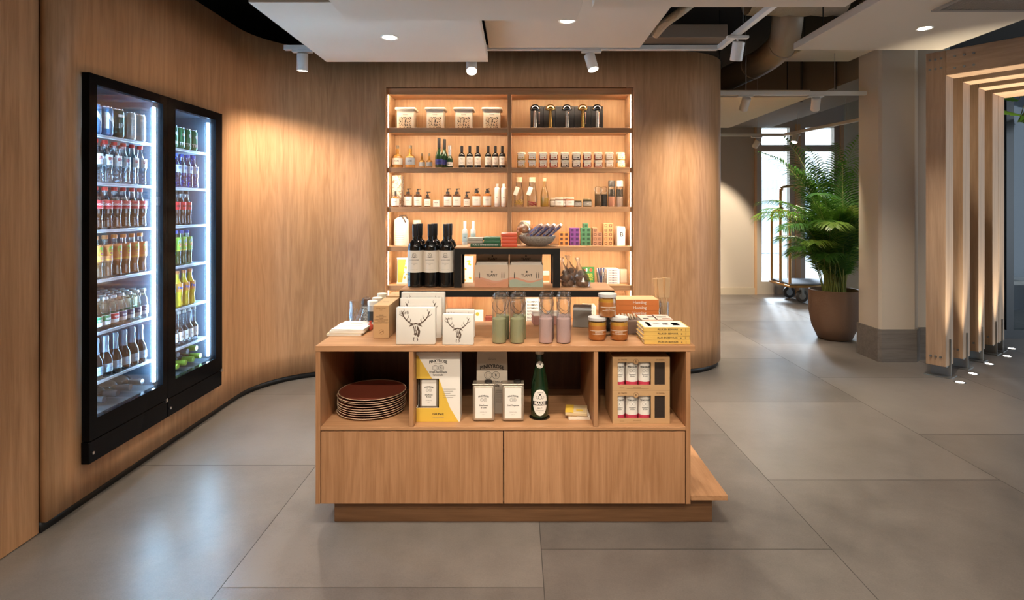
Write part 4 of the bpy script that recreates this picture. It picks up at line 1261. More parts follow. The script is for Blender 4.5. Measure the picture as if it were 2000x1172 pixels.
# ------------------------------------------------------------------ wide riser: six bottles of red wine
LBL = mat('ivory_label', (0.74, 0.68, 0.60), 0.7)
def wine(label, x, y):
    t = thing('wine_bottle', label, 'bottle', (x, y, RZ+0.0005), 0, 'red wine bottles on the riser')
    r = 0.0372
    MB().lathe(dome_prof(r, 0.300, 0.0145, 0.185, 0.232), 30).build('glass_body', DARKGLASS, t, 40)
    MB().lathe([(0.0150, 0.246), (0.0158, 0.248), (0.0162, 0.300), (0.0155, 0.306), (0, 0.306)], 22).build('capsule', mat('black_foil', (0.012, 0.011, 0.012), 0.35), t, 40)
    m = MB(); m.arc(r+0.0006, 0.073, 0.178, 165); m.mi = 1
    R = r+0.0011
    m.ring(0.0085, 0.0097, 0, 0.157, 0, 24, R)
    for q in ([(-.010, .150), (-.004, .147), (.004, .147), (.012, .149)], [(-.006, .152), (-.002, .158), (.0, .164)], [(.0, .149), (.003, .158), (.006, .153)], [(-.016, .1485), (-.010, .146), (.0, .1455), (.010, .146), (.017, .1487)]):
        vs = MB(); vs.stroke(q, 0.0013, 0)
        m.add([(R*math.sin(v[0]/R), -R*math.cos(v[0]/R), v[2]) for v in vs.v], vs.f)
    m.text('LA ROULERIE', 0.0078, 0, 0, 0.133, R=R)
    m.mi = 2
    m.text('Cabernet Sauvignon', 0.0042, 0, 0, 0.118, R=R); m.text('2018', 0.0045, 0, 0, 0.111, R=R); m.text('Mis en bouteille au domaine', 0.0032, 0, 0, 0.087, R=R)
    m.build('label', [LBL, INK, GREYINK], t, 40)
for k, p in enumerate((811.5, 841.5, 871.5)):
    yw = 2.822
    wine('black wine bottle with an ivory label, %s of the front three on the riser' % ('leftmost', 'middle', 'rightmost')[k], px(p, yw), yw)
    wine('black wine bottle behind the %s front wine bottle on the riser' % ('left', 'middle', 'right')[k], px(p, yw)+0.005, yw+0.085)

# ------------------------------------------------------------------ counter display boxes of plant tablets
def display_box(label, x, wave, y0, out):
    t = thing('display_carton', label, 'box', (x, y0, RZ+0.0005), 0, 'printed display cartons in the narrow riser')
    w = 0.163; h = 0.108; d = 0.10; H = 0.152
    BE = mat('beige_board', (0.56, 0.46, 0.36), 0.7); BD = mat('beige_board_inside', (0.46, 0.36, 0.27), 0.75)
    m = MB(); m.box(-w/2, w/2, 0, 0.0015, 0, h); m.box(-w/2, -w/2+0.0015, 0.0015, d, 0, h); m.box(w/2-0.0015, w/2, 0.0015, d, 0, h); m.box(-w/2+0.0015, w/2-0.0015, 0.0015, d, 0, 0.0015)
    m.mi = 1
    n = 20; f = lambda u: 0.030 + 0.008*math.sin(u*7.0+0.5)
    g = lambda u: 0.040 + 0.009*math.sin(u*6.0+0.9)
    for a, b, mi, fy in ((g, f, 2, -0.0004), (f, lambda u: 0.0, 1, -0.0006)):
        m.mi = mi
        vs = []
        for i in range(n+1):
            u = i/n; vs += [(-w/2+w*u, fy, b(u)), (-w/2+w*u, fy, a(u))]
        m.add(vs, [(2*i, 2*i+2, 2*i+3, 2*i+1) for i in range(n)])
    m.mi = 3
    m.text('TLANT', 0.017, 0.002, -0.0006, 0.058, bold=0.02)
    m.ring(0, 0.0045, 0.002, 0.075, -0.0006, 12)
    m.text('plant based tablets', 0.006, 0, -0.0008, 0.012)
    for s in (-0.058, 0.05, 0.060): m.stroke([(s, 0.044), (s, 0.062), (s, 0.074, 0.001)], 0.0035, -0.0005)
    m.build('tray', [BE, wave, mat('salmon_print', (0.56, 0.30, 0.21), 0.7), INK], t)
    m = MB(); m.box(-w/2, w/2, d, d+0.0015, 0, H); m.mi = 1
    m.text('TLANT', 0.015, 0, d-0.0006, H-0.024, bold=0.02); m.ring(0, 0.004, 0, H-0.009, d-0.0006, 12); m.text('a plant a day', 0.006, 0, d-0.0006, H-0.040)
    m.build('header_card', [BD, INK], t)
    for k in range(6):
        mm = MB(); slab(mm, 0.002*(k % 3)-0.002, 0.012+0.0145*k, 0.002, w-0.012, 0.011, 0.098+0.004*k-(0.010 if k == 0 else 0)); mm.build('sachet', out if k == 0 else mat('sachet_paper', (0.64, 0.58, 0.52), 0.6), t)
PEACH = mat('peach_print', (0.55, 0.27, 0.16), 0.7); MINT = mat('mint_print', (0.33, 0.40, 0.32), 0.7)
display_box('beige display carton with a peach wave at its base, left one in the narrow riser', px(960, 2.80), PEACH, 2.80, mat('peach_sachet', (0.60, 0.38, 0.27), 0.6))
display_box('beige display carton with a mint wave at its base, right one in the narrow riser', px(1028, 2.80), MINT, 2.80, mat('mint_sachet', (0.52, 0.52, 0.46), 0.6))

# ------------------------------------------------------------------ cellophane bags of chocolate truffles
def truffle_bag(label, x, y, lean, sc):
    t = thing('truffle_bag', label, 'bag', (x, y, RZ+0.0005), 0, 'cellophane truffle bags')
    rnd = random.Random(int(x*1000))
    CH = mat('cocoa_truffle', (0.15, 0.075, 0.045), 0.8, bump=0.4, bscale=200); CH2 = mat('light_truffle', (0.26, 0.15, 0.10), 0.8, bump=0.4, bscale=200)
    k = 0
    for (a, b, c) in ((-0.018, -0.012, 0.018), (0.018, -0.010, 0.018), (0.0, 0.018, 0.018), (0.0, -0.010, 0.048), (-0.016, 0.012, 0.046), (0.017, 0.011, 0.050), (0.002, 0.002, 0.078)):
        m = MB(); m.sphere((a*sc+lean*c, b*sc, c*sc), 0.0185*sc, (1, 1, 0.95), 12, 8, 0.05)
        m.build('truffle', (CH, CH2)[k % 2], t, 60); k += 1
    m = MB()
    n = 14; prof_ = [(0.040, 0.0), (0.046, 0.03), (0.043, 0.06), (0.030, 0.09), (0.014, 0.118), (0.006, 0.138), (0.012, 0.158), (0.017, 0.168)]
    vs = []; fs = []
    for i, (r, z) in enumerate(prof_):
        for q in range(n):
            a = 2*PI*q/n; rr = r*sc*(1+rnd.uniform(-.12, .12)*(1 if i else .4))
            vs.append((rr*math.cos(a)+lean*z, rr*math.sin(a)*0.8, max(0.001, z*sc)))
    for i in range(len(prof_)-1):
        for q in range(n): fs.append((i*n+q, i*n+(q+1) % n, (i+1)*n+(q+1) % n, (i+1)*n+q))
    m.add(vs, fs); m.build('cellophane', FILM, t)
truffle_bag('cellophane bag of chocolate truffles, nearest the narrow riser leg', px(1110, 2.85), 2.845, -0.22, 0.85)
truffle_bag('cellophane bag of chocolate truffles, right one of the pair', px(1139, 2.83), 2.825, -0.18, 0.84)
truffle_bag('cellophane bag of chocolate truffles, hidden behind the front pair', px(1121, 2.93), 2.935, -0.20, 0.85)

# ------------------------------------------------------------------ narrow riser top: soaps, chocolate, bowl
def bar(name, label, x, y, z, w, d, h, m_, group, rz=0.0, word=None):
    t = thing(name, label, 'box', (x, y, z), rz, group)
    m = MB(); m.rbox(-w/2, w/2, 0, d, 0, h, 0.0022, 2)
    mm = [m_]
    if word:
        m.mi = 1; m.text(word, h*0.62, 0, -0.0004, h*0.5); mm.append(PAPER)
    m.build('wrapper' if not word else 'carton', mm, t, 40)
    return t
yz = 2.815
GRN = mat('deep_green_paper', (0.02, 0.12, 0.055), 0.5); GRY = mat('warm_grey_paper', (0.36, 0.33, 0.28), 0.6); REDP = mat('coral_red_paper', (0.60, 0.085, 0.035), 0.5)
bar('chocolate_box', 'long flat dark green box with white wording, lowest on the narrow riser', px(948, yz), yz, RZ2+0.0004, 0.146, 0.09, 0.0165, mat('dark_green_box', (0.02, 0.085, 0.045), 0.5), 'flat boxes on the narrow riser', 0, 'PURE & SIMPLE GOODNESS')
for k in range(2):
    bar('soap_bar', 'grey wrapped soap bar, %s of two on the green box' % ('lower', 'upper')[k], px(928, yz), yz+0.002, RZ2+0.0173+0.0138*k, 0.074, 0.08, 0.0135, GRY, 'flat boxes on the narrow riser', 0.02-0.04*k)
    bar('soap_bar', 'bright green wrapped soap bar, %s of two on the green box' % ('lower', 'upper')[k], px(961, yz), yz+0.001, RZ2+0.0173+0.0150*k, 0.080, 0.08, 0.0147, GRN, 'flat boxes on the narrow riser', -0.01+0.05*k)
for k in range(4):
    bar('soap_bar', 'coral red wrapped soap bar, %s of the red pile' % ('lowest', 'second from the bottom', 'third from the bottom', 'topmost')[k], px(994.5, yz)+(0.001, -.001, .001, -.001)[k], yz, RZ2+0.0004+0.0166*k, 0.077, 0.085, 0.0163, REDP, 'flat boxes on the narrow riser', (0, .02, -.01, .01)[k])
xb, yb2 = px(1049, 2.885), 2.885
t = thing('stoneware_bowl', 'speckled grey stoneware bowl on the narrow riser', 'bowl', (xb, yb2, RZ2+0.0005))
def bowl_mat():
    m = mat('speckled_stoneware', (0.20, 0.18, 0.155), 0.45)
    nt = m.node_tree; N = nt.nodes; L = nt.links
    tc = N.new('ShaderNodeTexCoord'); nz = N.new('ShaderNodeTexNoise'); nz.inputs['Scale'].default_value = 260
    r = N.new('ShaderNodeValToRGB'); r.color_ramp.elements[0].position = 0.40; r.color_ramp.elements[0].color = (0.19, 0.17, 0.145, 1)
    r.color_ramp.elements[1].position = 0.62; r.color_ramp.elements[1].color = (0.34, 0.315, 0.28, 1)
    L.new(tc.outputs['Object'], nz.inputs['Vector']); L.new(nz.outputs['Fac'], r.inputs[0]); L.new(r.outputs[0], N['Principled BSDF'].inputs['Base Color'])
    return m
MB().lathe([(0, 0), (0.045, 0), (0.047, 0.002), (0.075, 0.017), (0.090, 0.038), (0.0935, 0.050), (0.0925, 0.0515), (0.090, 0.050), (0.084, 0.036), (0.065, 0.018), (0.03, 0.009), (0, 0.008)], 40).build('bowl', bowl_mat(), t, 50)
BLUEW = mat('blue_foil', (0.11, 0.12, 0.30), 0.3, metal=0.2); BROWNW = mat('brown_foil', (0.30, 0.18, 0.15), 0.3, metal=0.4); SILV = mat('silver_foil', (0.6, 0.6, 0.62), 0.3, metal=0.8)
places = [(-0.044, -0.030, 0.50, .9), (-0.012, -0.032, 0.52, .85), (0.020, -0.030, 0.55, .8), (0.052, -0.022, 0.65, .75), (-0.044, 0.014, 0.45, .9), (-0.012, 0.016, 0.5, .9), (0.020, 0.018, 0.5, .85)]
for k, (a, b, th, ph) in enumerate(places):
    t = thing('wrapped_bar', 'blue and brown foil chocolate bar in the bowl, %s' % (['front left', 'front, second from the left', 'front, third from the left', 'front right', 'back left', 'back middle', 'back right'][k]), 'chocolate bar', (xb+a, yb2+b, RZ2+0.038), 0.0, 'chocolate bars in the bowl')
    t.rotation_euler = (0.25, -0.72, 0.12)
    m = MB(); m.rbox(-0.0, 0.090, -0.013, 0.013, 0, 0.0175, 0.004, 2); m.mi = 2; m.box(-0.008, 0, -0.0135, 0.0135, 0.008, 0.009); m.box(0.090, 0.100, -0.0135, 0.0135, 0.008, 0.009)
    m.mi = 1; m.box(0.012, 0.078, -0.0138, -0.0131, 0.0035, 0.0140); m.box(0.020, 0.070, -0.009, 0.009, 0.0176, 0.018)
    m.mi = 2; m.text('PUUR', 0.015, 0.045, -0.0143, 0.009, bold=0.02)
    m.build('wrapper', [BROWNW, BLUEW, SILV], t)
t = thing('biscuit_bag', 'clear bag with a brown biscuit at the left of the bowl', 'bag', (xb-0.066, yb2-0.005, RZ2+0.058), 0.1)
MB().lathe([(0.006, -0.003), (0.02, -0.004), (0.024, 0), (0.02, 0.004), (0.006, 0.003)], 18).build('biscuit', mat('biscuit', (0.42, 0.17, 0.06), 0.8), t, 60)
t.children[0].rotation_euler = (1.2, 0.2, 0); t.children[0].location = (0, 0, 0.028)
m = MB(); m.sphere((0, 0, 0.028), 0.036, (1, 0.6, 1.0), 10, 7, 0.12); m.build('cellophane', FILM, t)

# ------------------------------------------------------------------ cubbies: plates, gift box, tins, cider, coasters, kraft sets
GLAZE = mat('red_brown_glaze', (0.24, 0.06, 0.035), 0.28); RIM = mat('pale_clay', (0.55, 0.42, 0.29), 0.6)
zp = CF+0.0005
for k in range(9):
    t = thing('plate', 'stoneware plate, %s' % ['bottom one of the stack of nine', 'second from the bottom of the stack', 'third from the bottom of the stack', 'fourth from the bottom of the stack', 'fifth, the middle one of the stack',
             'fourth from the top of the stack', 'third from the top of the stack', 'second from the top of the stack', 'topmost of the stack, red brown glaze showing'][k], 'plate',
              (px(727, 2.655)+random.uniform(-.004, .004), 2.655+random.uniform(-.004, .004), zp + 0.0101*k), random.uniform(0, 6), 'stoneware plates in the left cubby')
    MB().lathe([(0, 0.0005), (0.10, 0.0005), (0.125, 0.003), (0.149, 0.0075), (0.1525, 0.0095), (0.1515, 0.0112), (0.148, 0.0105)], 44).build('body', RIM, t, 50)
    MB().lathe([(0.148, 0.0105), (0.13, 0.0062), (0.10, 0.0042), (0, 0.0040)], 44).build('glaze', GLAZE, t, 60)

def oz_logo(m, x, z, s, y, word='PINKYROSE', R=None):
    """arched name over two small fruit roundels and a line of wording"""
    m.text(word, 0.20*s, x, y, z, R=R, arch=0.055/1.0, bold=0.03, sx=0.92)
    m.text('TRUE & HONEST', 0.055*s, x, y, z-0.14*s, R=R)
    for d in (-0.155, 0.155):
        m.ring(0.135*s, 0.150*s, x+d*s, z-0.36*s, y, 20, R); m.ring(0.085*s, 0.092*s, x+d*s, z-0.36*s, y, 16, R)
    m.text('R', 0.13*s, x+0.155*s, y, z-0.36*s, R=R, bold=0.03)
def tin(label, x, y, w, h, d, flavour, loc=None, parent_group='square lemonade tins'):
    t = thing('lemonade_tin', label, 'tin', (x, y, CF+0.0005) if loc is None else loc, 0, parent_group)
    m = MB(); m.rbox(-w/2, w/2, 0, d, 0.001, h-0.006, 0.010, 3); m.build('body', TINMETAL, t, 50)
    m = MB(); m.rbox(-w/2-0.001, w/2+0.001, -0.001, d+0.001, h-0.0058, h-0.0012, 0.002, 1); m.build('rim', TINMETAL, t)
    m = MB(); m.lathe([(0, 0), (0.017, 0), (0.017, 0.007), (0.014, 0.009), (0, 0.009)], 18, (w*0.2, d*0.5, h-0.001)); m.build('cap', mat('dark_cap', (0.03, 0.028, 0.026), 0.4), t, 40)
    m = MB(); m.box(-w*0.38, w*0.38, -0.0008, 0.0, h*0.09, h*0.90); m.mi = 1
    oz_logo(m, 0, h*0.685, w*0.50, -0.0014)
    for k, s in enumerate(flavour): m.text(s, w*0.088, 0, -0.0014, h*(0.435-0.06*k), bold=0.02)
    m.mi = 2
    m.text('lemonade syrup', w*0.05, 0, -0.0014, h*0.26); m.text('500 ml', w*0.05, 0, -0.0014, h*0.19)
    m.build('label', [PAPER, INK, GREYINK], t)
    return t
yt = by(824)
tin('square lemonade tin with a white label, left one in the middle cubby', px(944.5, yt), yt, 0.095, 0.163, 0.058, ('Elderflower', '& Rose'))
tin('square lemonade tin with a white label, right one in the middle cubby', px(1002, yt), yt, 0.094, 0.163, 0.058, ('Cool Tangerine',))
# gift box with a window and a tin inside
gx, gy = -0.4355, 2.502
t = thing('gift_box', 'white and yellow gift box with a tin behind its window', 'box', (gx, gy, CF+0.0005))
u = 0.002214; W_, H_ = 85*u, 0.300
wx, wz0, wz1 = 44*u, 27*u, 84*u
m = MB()
m.box(0, W_, 0, 0.002, 0, wz0); m.box(0, W_, 0, 0.002, wz1, H_); m.box(wx, W_, 0, 0.002, wz0, wz1)
m.box(W_-0.002, W_, 0.002, 0.10, 0, H_); m.box(0, W_-0.002, 0.098, 0.10, 0, H_); m.box(0, W_-0.002, 0.002, 0.098, 0, 0.002); m.box(0, W_-0.002, 0.002, 0.098, H_-0.002, H_)
m.box(0, 0.002, 0.002, 0.098, 0.002, wz0); m.box(0, 0.002, 0.002, 0.098, wz1, H_-0.002); m.box(0, 0.002, 0.05, 0.098, wz0, wz1)
m.mi = 1
def dg(z): return W_*0.02 + (W_*0.95)*(1 - z/(H_*0.965))         # the printed diagonal
def quadp(z0, z1, xa=None):
    a = xa if xa is not None else 0.0
    m.add([(a, -0.0005, z0), (max(a, dg(z0)), -0.0005, z0), (max(a, dg(z1)), -0.0005, z1), (a, -0.0005, z1)], [(0, 1, 2, 3)])
quadp(0, wz0); quadp(wz1, H_*0.965); quadp(wz0, wz1, wx)
m.mi = 2
oz_logo(m, W_*0.50, H_*0.875, 0.082, -0.001)
m.text('Fresh handmade', 0.0115, W_*0.50, -0.001, H_*0.715, bold=0.02); m.text('lemonade', 0.0115, W_*0.50, -0.001, H_*0.675, bold=0.02)
m.text('Gift Pack', 0.0135, W_*0.50, -0.001, H_*0.11, bold=0.02)
m.mi = 3
m.text('a box of good things', 0.006, W_*0.50, -0.001, H_*0.06)
for k in range(5): m.box(W_*0.62, W_*(0.90 - 0.06*(k % 3)), -0.001, -0.0005, H_*(0.47-0.03*k), H_*(0.473-0.03*k))
m.build('box', [PAPER, YELLOW, INK, GREYINK], t)
tin('square lemonade tin inside the white and yellow gift box', gx+0.052, gy+0.008, 0.082, 0.14, 0.05, ('Elderflower', '& Rose'), (gx+0.052, gy+0.012, CF+0.052))
t2 = MB(); t2.rbox(0.004, W_-0.004, 0.008, 0.096, 0.003, 0.051, 0.001, 1); t2.build('insert', mat('brown_insert', (0.20, 0.12, 0.07), 0.8), t)
# paper bag
yb3 = 2.60
t = thing('paper_bag', 'pale paper bag with big dark wording behind the two tins', 'bag', (px(961, yb3), yb3, CF+0.0005))
w = 0.142; h = 0.29
m = MB()
m.prism([(-w/2, 0), (w/2, 0), (w/2-0.003, h*0.86), (w/2-0.006, h), (-w/2+0.006, h), (-w/2+0.003, h*0.86)], 0, 0.07, 'y')
m.build('bag', mat('bag_paper', (0.60, 0.53, 0.44), 0.75), t)
m = MB()
oz_logo(m, 0, h*0.735, 0.113, -0.001)
m.text('Fresh handmade', 0.0165, 0, -0.001, h*0.49, bold=0.02); m.text('lemonade', 0.0165, 0, -0.001, h*0.44, bold=0.02)
m.text('refill and reuse', 0.006, 0, -0.001, h*0.86); m.text('please recycle', 0.006, 0, -0.001, h*0.84)
for k in range(7): m.box(w*0.12, w*(0.34-0.02*(k % 3)), -0.001, -0.0004, h*(0.36-0.03*k), h*(0.366-0.03*k))
m.build('print', INK, t)
# cider
yc = 2.562
t = thing('cider_bottle', 'green cider bottle with a large oval label in the middle cubby', 'bottle', (px(1054, yc), yc, CF+0.0005))
r = 0.039
MB().lathe([(0, 0.004), (0.034, 0.003), (r, 0.010), (r, 0.125), (0.037, 0.150), (0.030, 0.185), (0.021, 0.225), (0.0165, 0.250), (0.0155, 0.275), (0.0175, 0.278), (0.0175, 0.287), (0, 0.287)], 32).build('glass_body', mat('deep_green_glass', (0.006, 0.028, 0.010), 0.05, spec=0.7), t, 50)
MB().lathe([(0.0178, 0.279), (0.0190, 0.280), (0.0182, 0.292), (0.012, 0.294), (0, 0.294)], 24).build('crown_cap', mat('cream_cap', (0.62, 0.58, 0.50), 0.4), t, 40)
m = MB(); R = r+0.0006
n = 30; pts = []
for i in range(n):
    a = 2*PI*i/n; pts.append((0.0345*math.cos(a), 0.075+0.0575*math.sin(a)))
vs = [(0, -R, 0.075)]; fs = []
for q in range(1, 8): vs += [(R*math.sin(a*q/7/R), -R*math.cos(a*q/7/R), 0.075+(b-.075)*q/7) for a, b in pts]
for i in range(n):
    j = (i+1) % n
    fs.append((0, 1+i, 1+j)); fs += [(1+n*q+i, 1+n*(q+1)+i, 1+n*(q+1)+j, 1+n*q+j) for q in range(6)]
m.add(vs, fs); m.mi = 1
R2 = R+0.0006
m.lathe([(R2, 0.062), (R2, 0.080)], 14, a0=-PI/2-1.0, a1=-PI/2+1.0)
m.ring(0.0, 0.004, 0, 0.110, 0, 12, R2)
for sx_ in (-1, 1): m.ring(0.006, 0.0072, sx_*0.011, 0.098, 0, 14, R2)
m.ring(0.007, 0.0082, 0, 0.098, 0, 16, R2)
m.text('CIDRE DE', 0.0062, 0, 0, 0.118, R=R2); m.text('BRUT', 0.0085, 0, 0, 0.050, R=R2); m.text('TRADITION', 0.0062, 0, 0, 0.040, R=R2); m.text('75 cl', 0.006, 0, 0, 0.031, R=R2)
m.mi = 0 if True else 1; m.text('MARIE', 0.0190, 0, 0, 0.071, R=R2+0.0006, bold=0.02)
m.build('label', [PAPER, INK], t, 40)
m = MB(); m.ring(0, 0.0128, 0, 0, 0, 24); m.M = None
vv = MB(); vv.M = Matrix.Translation((0, -0.0225, 0.236)) @ Matrix.Rotation(-0.20, 4, 'X'); vv.ring(0, 0.0155, 0, 0, 0, 24); vv.mi = 1; vv.text('M', 0.013, 0, -0.0006, 0.001, bold=0.02); vv.ring(0.012, 0.0127, 0, 0, -0.0006, 20)
vv.build('neck_seal', [PAPER, INK], t)
MB().lathe([(0, 0), (0.046, 0), (0.046, 0.0008), (0, 0.0008)], 30, (px(1054, yc), yc, CF+0.0003)).build('coaster', FILM)
tag(C.objects[-1], 'thin clear round coaster under the green cider bottle', 'coaster')
# seed packets
for k, (rz, z) in enumerate(((0.0, 0), (-0.12, 0.017))):
    t = thing('seed_packet', 'small yellow and cream packet at the divider, %s of two' % ('lower', 'upper')[k], 'packet', (px(1128, 2.56)+(0.004, -0.004)[k], 2.57, CF+0.0005+z), rz, 'yellow packets in the middle cubby')
    m = MB(); m.rbox(-0.048, 0.048, -0.05, 0.05, 0, 0.0155, 0.002, 1); m.mi = 1; m.box(-0.048, -0.012, -0.0502, 0.05, 0.0156, 0.0159); m.box(0.0, 0.03, -0.03, -0.01, 0.0156, 0.016)
    m.build('packet', [mat('ochre_pack', (0.62, 0.48, 0.28), 0.6) if k else CREAM, YELLOW if k else KRAFT], t)
# kraft window cartons, each with three small bottles
def kraft_set(label, z, order):
    x0, y0 = px(1196.5, 2.478), 2.478
    t = thing('window_carton', label, 'box', (x0, y0, CF+0.0005+z), 0, 'kraft window cartons in the right cubby')
    w, h, d = 0.245, 0.1425, 0.20
    a0, a1, b0, b1, z0, z1 = 0.022, 0.164, 0.180, 0.224, 0.024, 0.120
    m = MB()
    m.box(0, w, 0, 0.002, 0, z0); m.box(0, w, 0, 0.002, z1, h); m.box(0, a0, 0, 0.002, z0, z1); m.box(a1, b0, 0, 0.002, z0, z1); m.box(b1, w, 0, 0.002, z0, z1)
    m.box(0, 0.002, 0.002, d, 0, h); m.box(w-0.002, w, 0.002, d, 0, h); m.box(0.002, w-0.002, d-0.002, d, 0, h); m.box(0.002, w-0.002, 0.002, d-0.002, 0, 0.002); m.box(0.002, w-0.002, 0.002, d-0.002, h-0.002, h)
    m.mi = 1
    m.text('3X TASTE', 0.0088, 0.042, -0.0005, h-0.012, bold=0.02); m.text('1X SODA', 0.0088, 0.204, -0.0005, h-0.012, bold=0.02)
    m.ring(0.0105, 0.012, 0.100, h-0.020, -0.0008, 22)
    m.text('lemonade set', 0.0062, 0.105, -0.0005, 0.014, bold=0.01); m.box(0.06, 0.155, -0.0005, -0.0002, 0.006, 0.0067); m.box(0.03, 0.05, -0.0005, -0.0002, 0.0105, 0.0115)
    m.build('carton', [KRAFT, KRAFTD], t)
    s = MB(); s.ring(0, 0.0108, 0.100, h-0.020, -0.0006, 22); s.mi = 1; s.text('R', 0.014, 0.100, -0.0011, h-0.0202, bold=0.02); s.build('seal', [KRAFT, KRAFTD], t)
    g = MB(); g.rbox(b0-0.004, b1+0.004, 0.004, 0.03, z0-0.008, z1+0.005, 0.001, 1); g.build('tea_window', mat('dark_tea_leaves', (0.055, 0.035, 0.026), 0.95, bump=1.0, bscale=900), t)
    PK = mat('pink_syrup', (0.52, 0.05, 0.09), 0.3)
    for k in range(3):
        x = x0 + (0.0245, 0.081, 0.1365)[k] + 0.0065
        bt = thing('syrup_bottle', 'small white-labelled bottle of pink syrup, %s behind the window of the %s carton' % (('left', 'middle', 'right')[k], order), 'bottle', (x, y0+0.037, CF+0.003+z), 0, 'syrup bottles in the kraft cartons')
        rr = 0.0265
        MB().lathe([(0, 0), (rr, 0.0), (rr, 0.100), (0.018, 0.112), (0.012, 0.118), (0.012, 0.134), (0, 0.134)], 24).build('body', PK, bt, 40)
        q = MB(); q.arc(rr+0.0004, 0.031, 0.118, 165); q.M = None; q.mi = 1
        RR = rr+0.0009
        q.text('PINKYROSE', 0.0088, 0, 0, 0.094, R=RR, bold=0.03)
        for dd in (-0.0066, 0.0066): q.ring(0.0055, 0.0062, dd, 0.078, 0, 16, RR)
        q.text('Strawberry', 0.0066, 0, 0, 0.062, R=RR, bold=0.02); q.text('& Lime', 0.0066, 0, 0, 0.055, R=RR, bold=0.02)
        q.build('label', [PAPER, INK], bt, 40)
kraft_set('kraft carton with windows, lower of the two in the right cubby', 0.0, 'lower')
kraft_set('kraft carton with windows, upper of the two in the right cubby', 0.1432, 'upper')
# ================================================================== goods on the lit wall shelving
YS = 4.835                                   # centre line of the goods on the shelves
LEVEL = ['top', 'second', 'third', 'fourth', 'fifth', 'lowest']
def sx(p, y=YS): return px(p, y)
def sz(k): return SH[k] + 0.0005

# top left: four lidded storage boxes with a spotted window
def spots_mat():
    m = bpy.data.materials.new('spotted_print'); m.use_nodes = True
    nt = m.node_tree; N = nt.nodes; L = nt.links
    tc = N.new('ShaderNodeTexCoord'); vo = N.new('ShaderNodeTexVoronoi'); vo.inputs['Scale'].default_value = 85; vo.inputs['Randomness'].default_value = 0.9
    r = N.new('ShaderNodeValToRGB'); r.color_ramp.interpolation = 'CONSTANT'
    r.color_ramp.elements[0].color = (0.03, 0.02, 0.015, 1); r.color_ramp.elements[1].position = 0.42; r.color_ramp.elements[1].color = (0.62, 0.46, 0.30, 1)
    L.new(tc.outputs['Object'], vo.inputs['Vector']); L.new(vo.outputs['Distance'], r.inputs[0]); L.new(r.outputs[0], N['Principled BSDF'].inputs['Base Color'])
    return m
SPOT = spots_mat(); CANL = mat('cream_enamel', (0.70, 0.60, 0.47), 0.5)
for k, p in enumerate((794.5, 851.8, 907, 961.5)):
    t = thing('storage_box', 'cream lidded box with a spotted front on the top left shelf, %s' % place(k, 4).replace('second', 'second from the left').replace('third', 'third from the left'), 'box', (sx(p), YS, sz(0)), 0, 'spotted storage boxes')
    w = pw(32.5, YS)
    MB().rbox(-w/2, w/2, -w/2, w/2, 0, 0.156, 0.006, 2).build('body', CANL, t, 40)
    MB().rbox(-w/2-0.016, w/2+0.016, -w/2-0.012, w/2+0.012, 0.1565, 0.178, 0.008, 2).build('lid', CANL, t, 40)
    MB().box(-w*0.37, w*0.37, -w/2-0.001, -w/2, 0.004, 0.098).build('window', SPOT, t)
    m = MB(); m.text('KOFFIE', 0.012, 0, -w/2-0.001, 0.118, bold=0.02); m.build('lettering', GREYINK, t)

# top right: black boxes with lamps in front
BLKBOX = mat('black_carton', (0.014, 0.014, 0.016), 0.45); ROSEP = mat('rose_print', (0.50, 0.30, 0.24), 0.6)
edges = [1036, 1061, 1084, 1121, 1153, 1177]
for k in range(5):
    a, b = sx(edges[k], 4.90)+0.0015, sx(edges[k+1], 4.90)-0.0015
    t = thing('lamp_carton', 'black lamp carton on the top right shelf, %s' % (['leftmost', 'second from the left', 'middle', 'second from the right', 'rightmost'][k]), 'box', ((a+b)/2, 4.865, sz(0)), 0, 'black lamp cartons')
    w = b-a
    MB().rbox(-w/2, w/2, 0, 0.10, 0, 0.204, 0.001, 1).build('carton', BLKBOX, t)
    m = MB()
    for z in (0.060, 0.150): m.ring(0, 0.006, w*0.18, z, -0.0006, 12)
    m.box(w*0.18-0.0022, w*0.18+0.0022, -0.0006, -0.0002, 0.060, 0.150); m.text('TABLE LAMP', 0.011, 0, -0.0006, 0.188)
    m.build('print', ROSEP, t)
DARKCHROME = mat('black_chrome', (0.16, 0.155, 0.16), 0.15, metal=1.0); GOLD = mat('gold_metal', (0.75, 0.47, 0.15), 0.18, metal=1.0)
for k, (p, mm, dm, nm) in enumerate(((1045, CHROME, DARKCHROME, 'chrome'), (1075, GOLD, GOLD, 'gold'), (1107, CHROME, DARKCHROME, 'black chrome'), (1138, GOLD, GOLD, 'gold'), (1166, CHROME, DARKCHROME, 'chrome'))):
    t = thing('mushroom_lamp', 'small %s mushroom table lamp on the top right shelf, %s of five' % (nm, ['first', 'second', 'middle', 'fourth', 'last'][k]), 'lamp', (sx(p, 4.78), 4.775, sz(0)), 0, 'mushroom table lamps')
    MB().lathe([(0, 0), (0.036, 0), (0.036, 0.006), (0.030, 0.012), (0.010, 0.014), (0, 0.014)], 24).build('base', mm, t, 40)
    MB().lathe([(0.0135, 0.0145), (0.0165, 0.016), (0.012, 0.16), (0.0, 0.16)], 16).build('stem', mm, t, 40)
    MB().lathe([(0.030, 0.160), (0.042, 0.157), (0.043, 0.161), (0.039, 0.180), (0.028, 0.196), (0.012, 0.2035), (0, 0.205)], 26).build('shade', dm, t, 60)

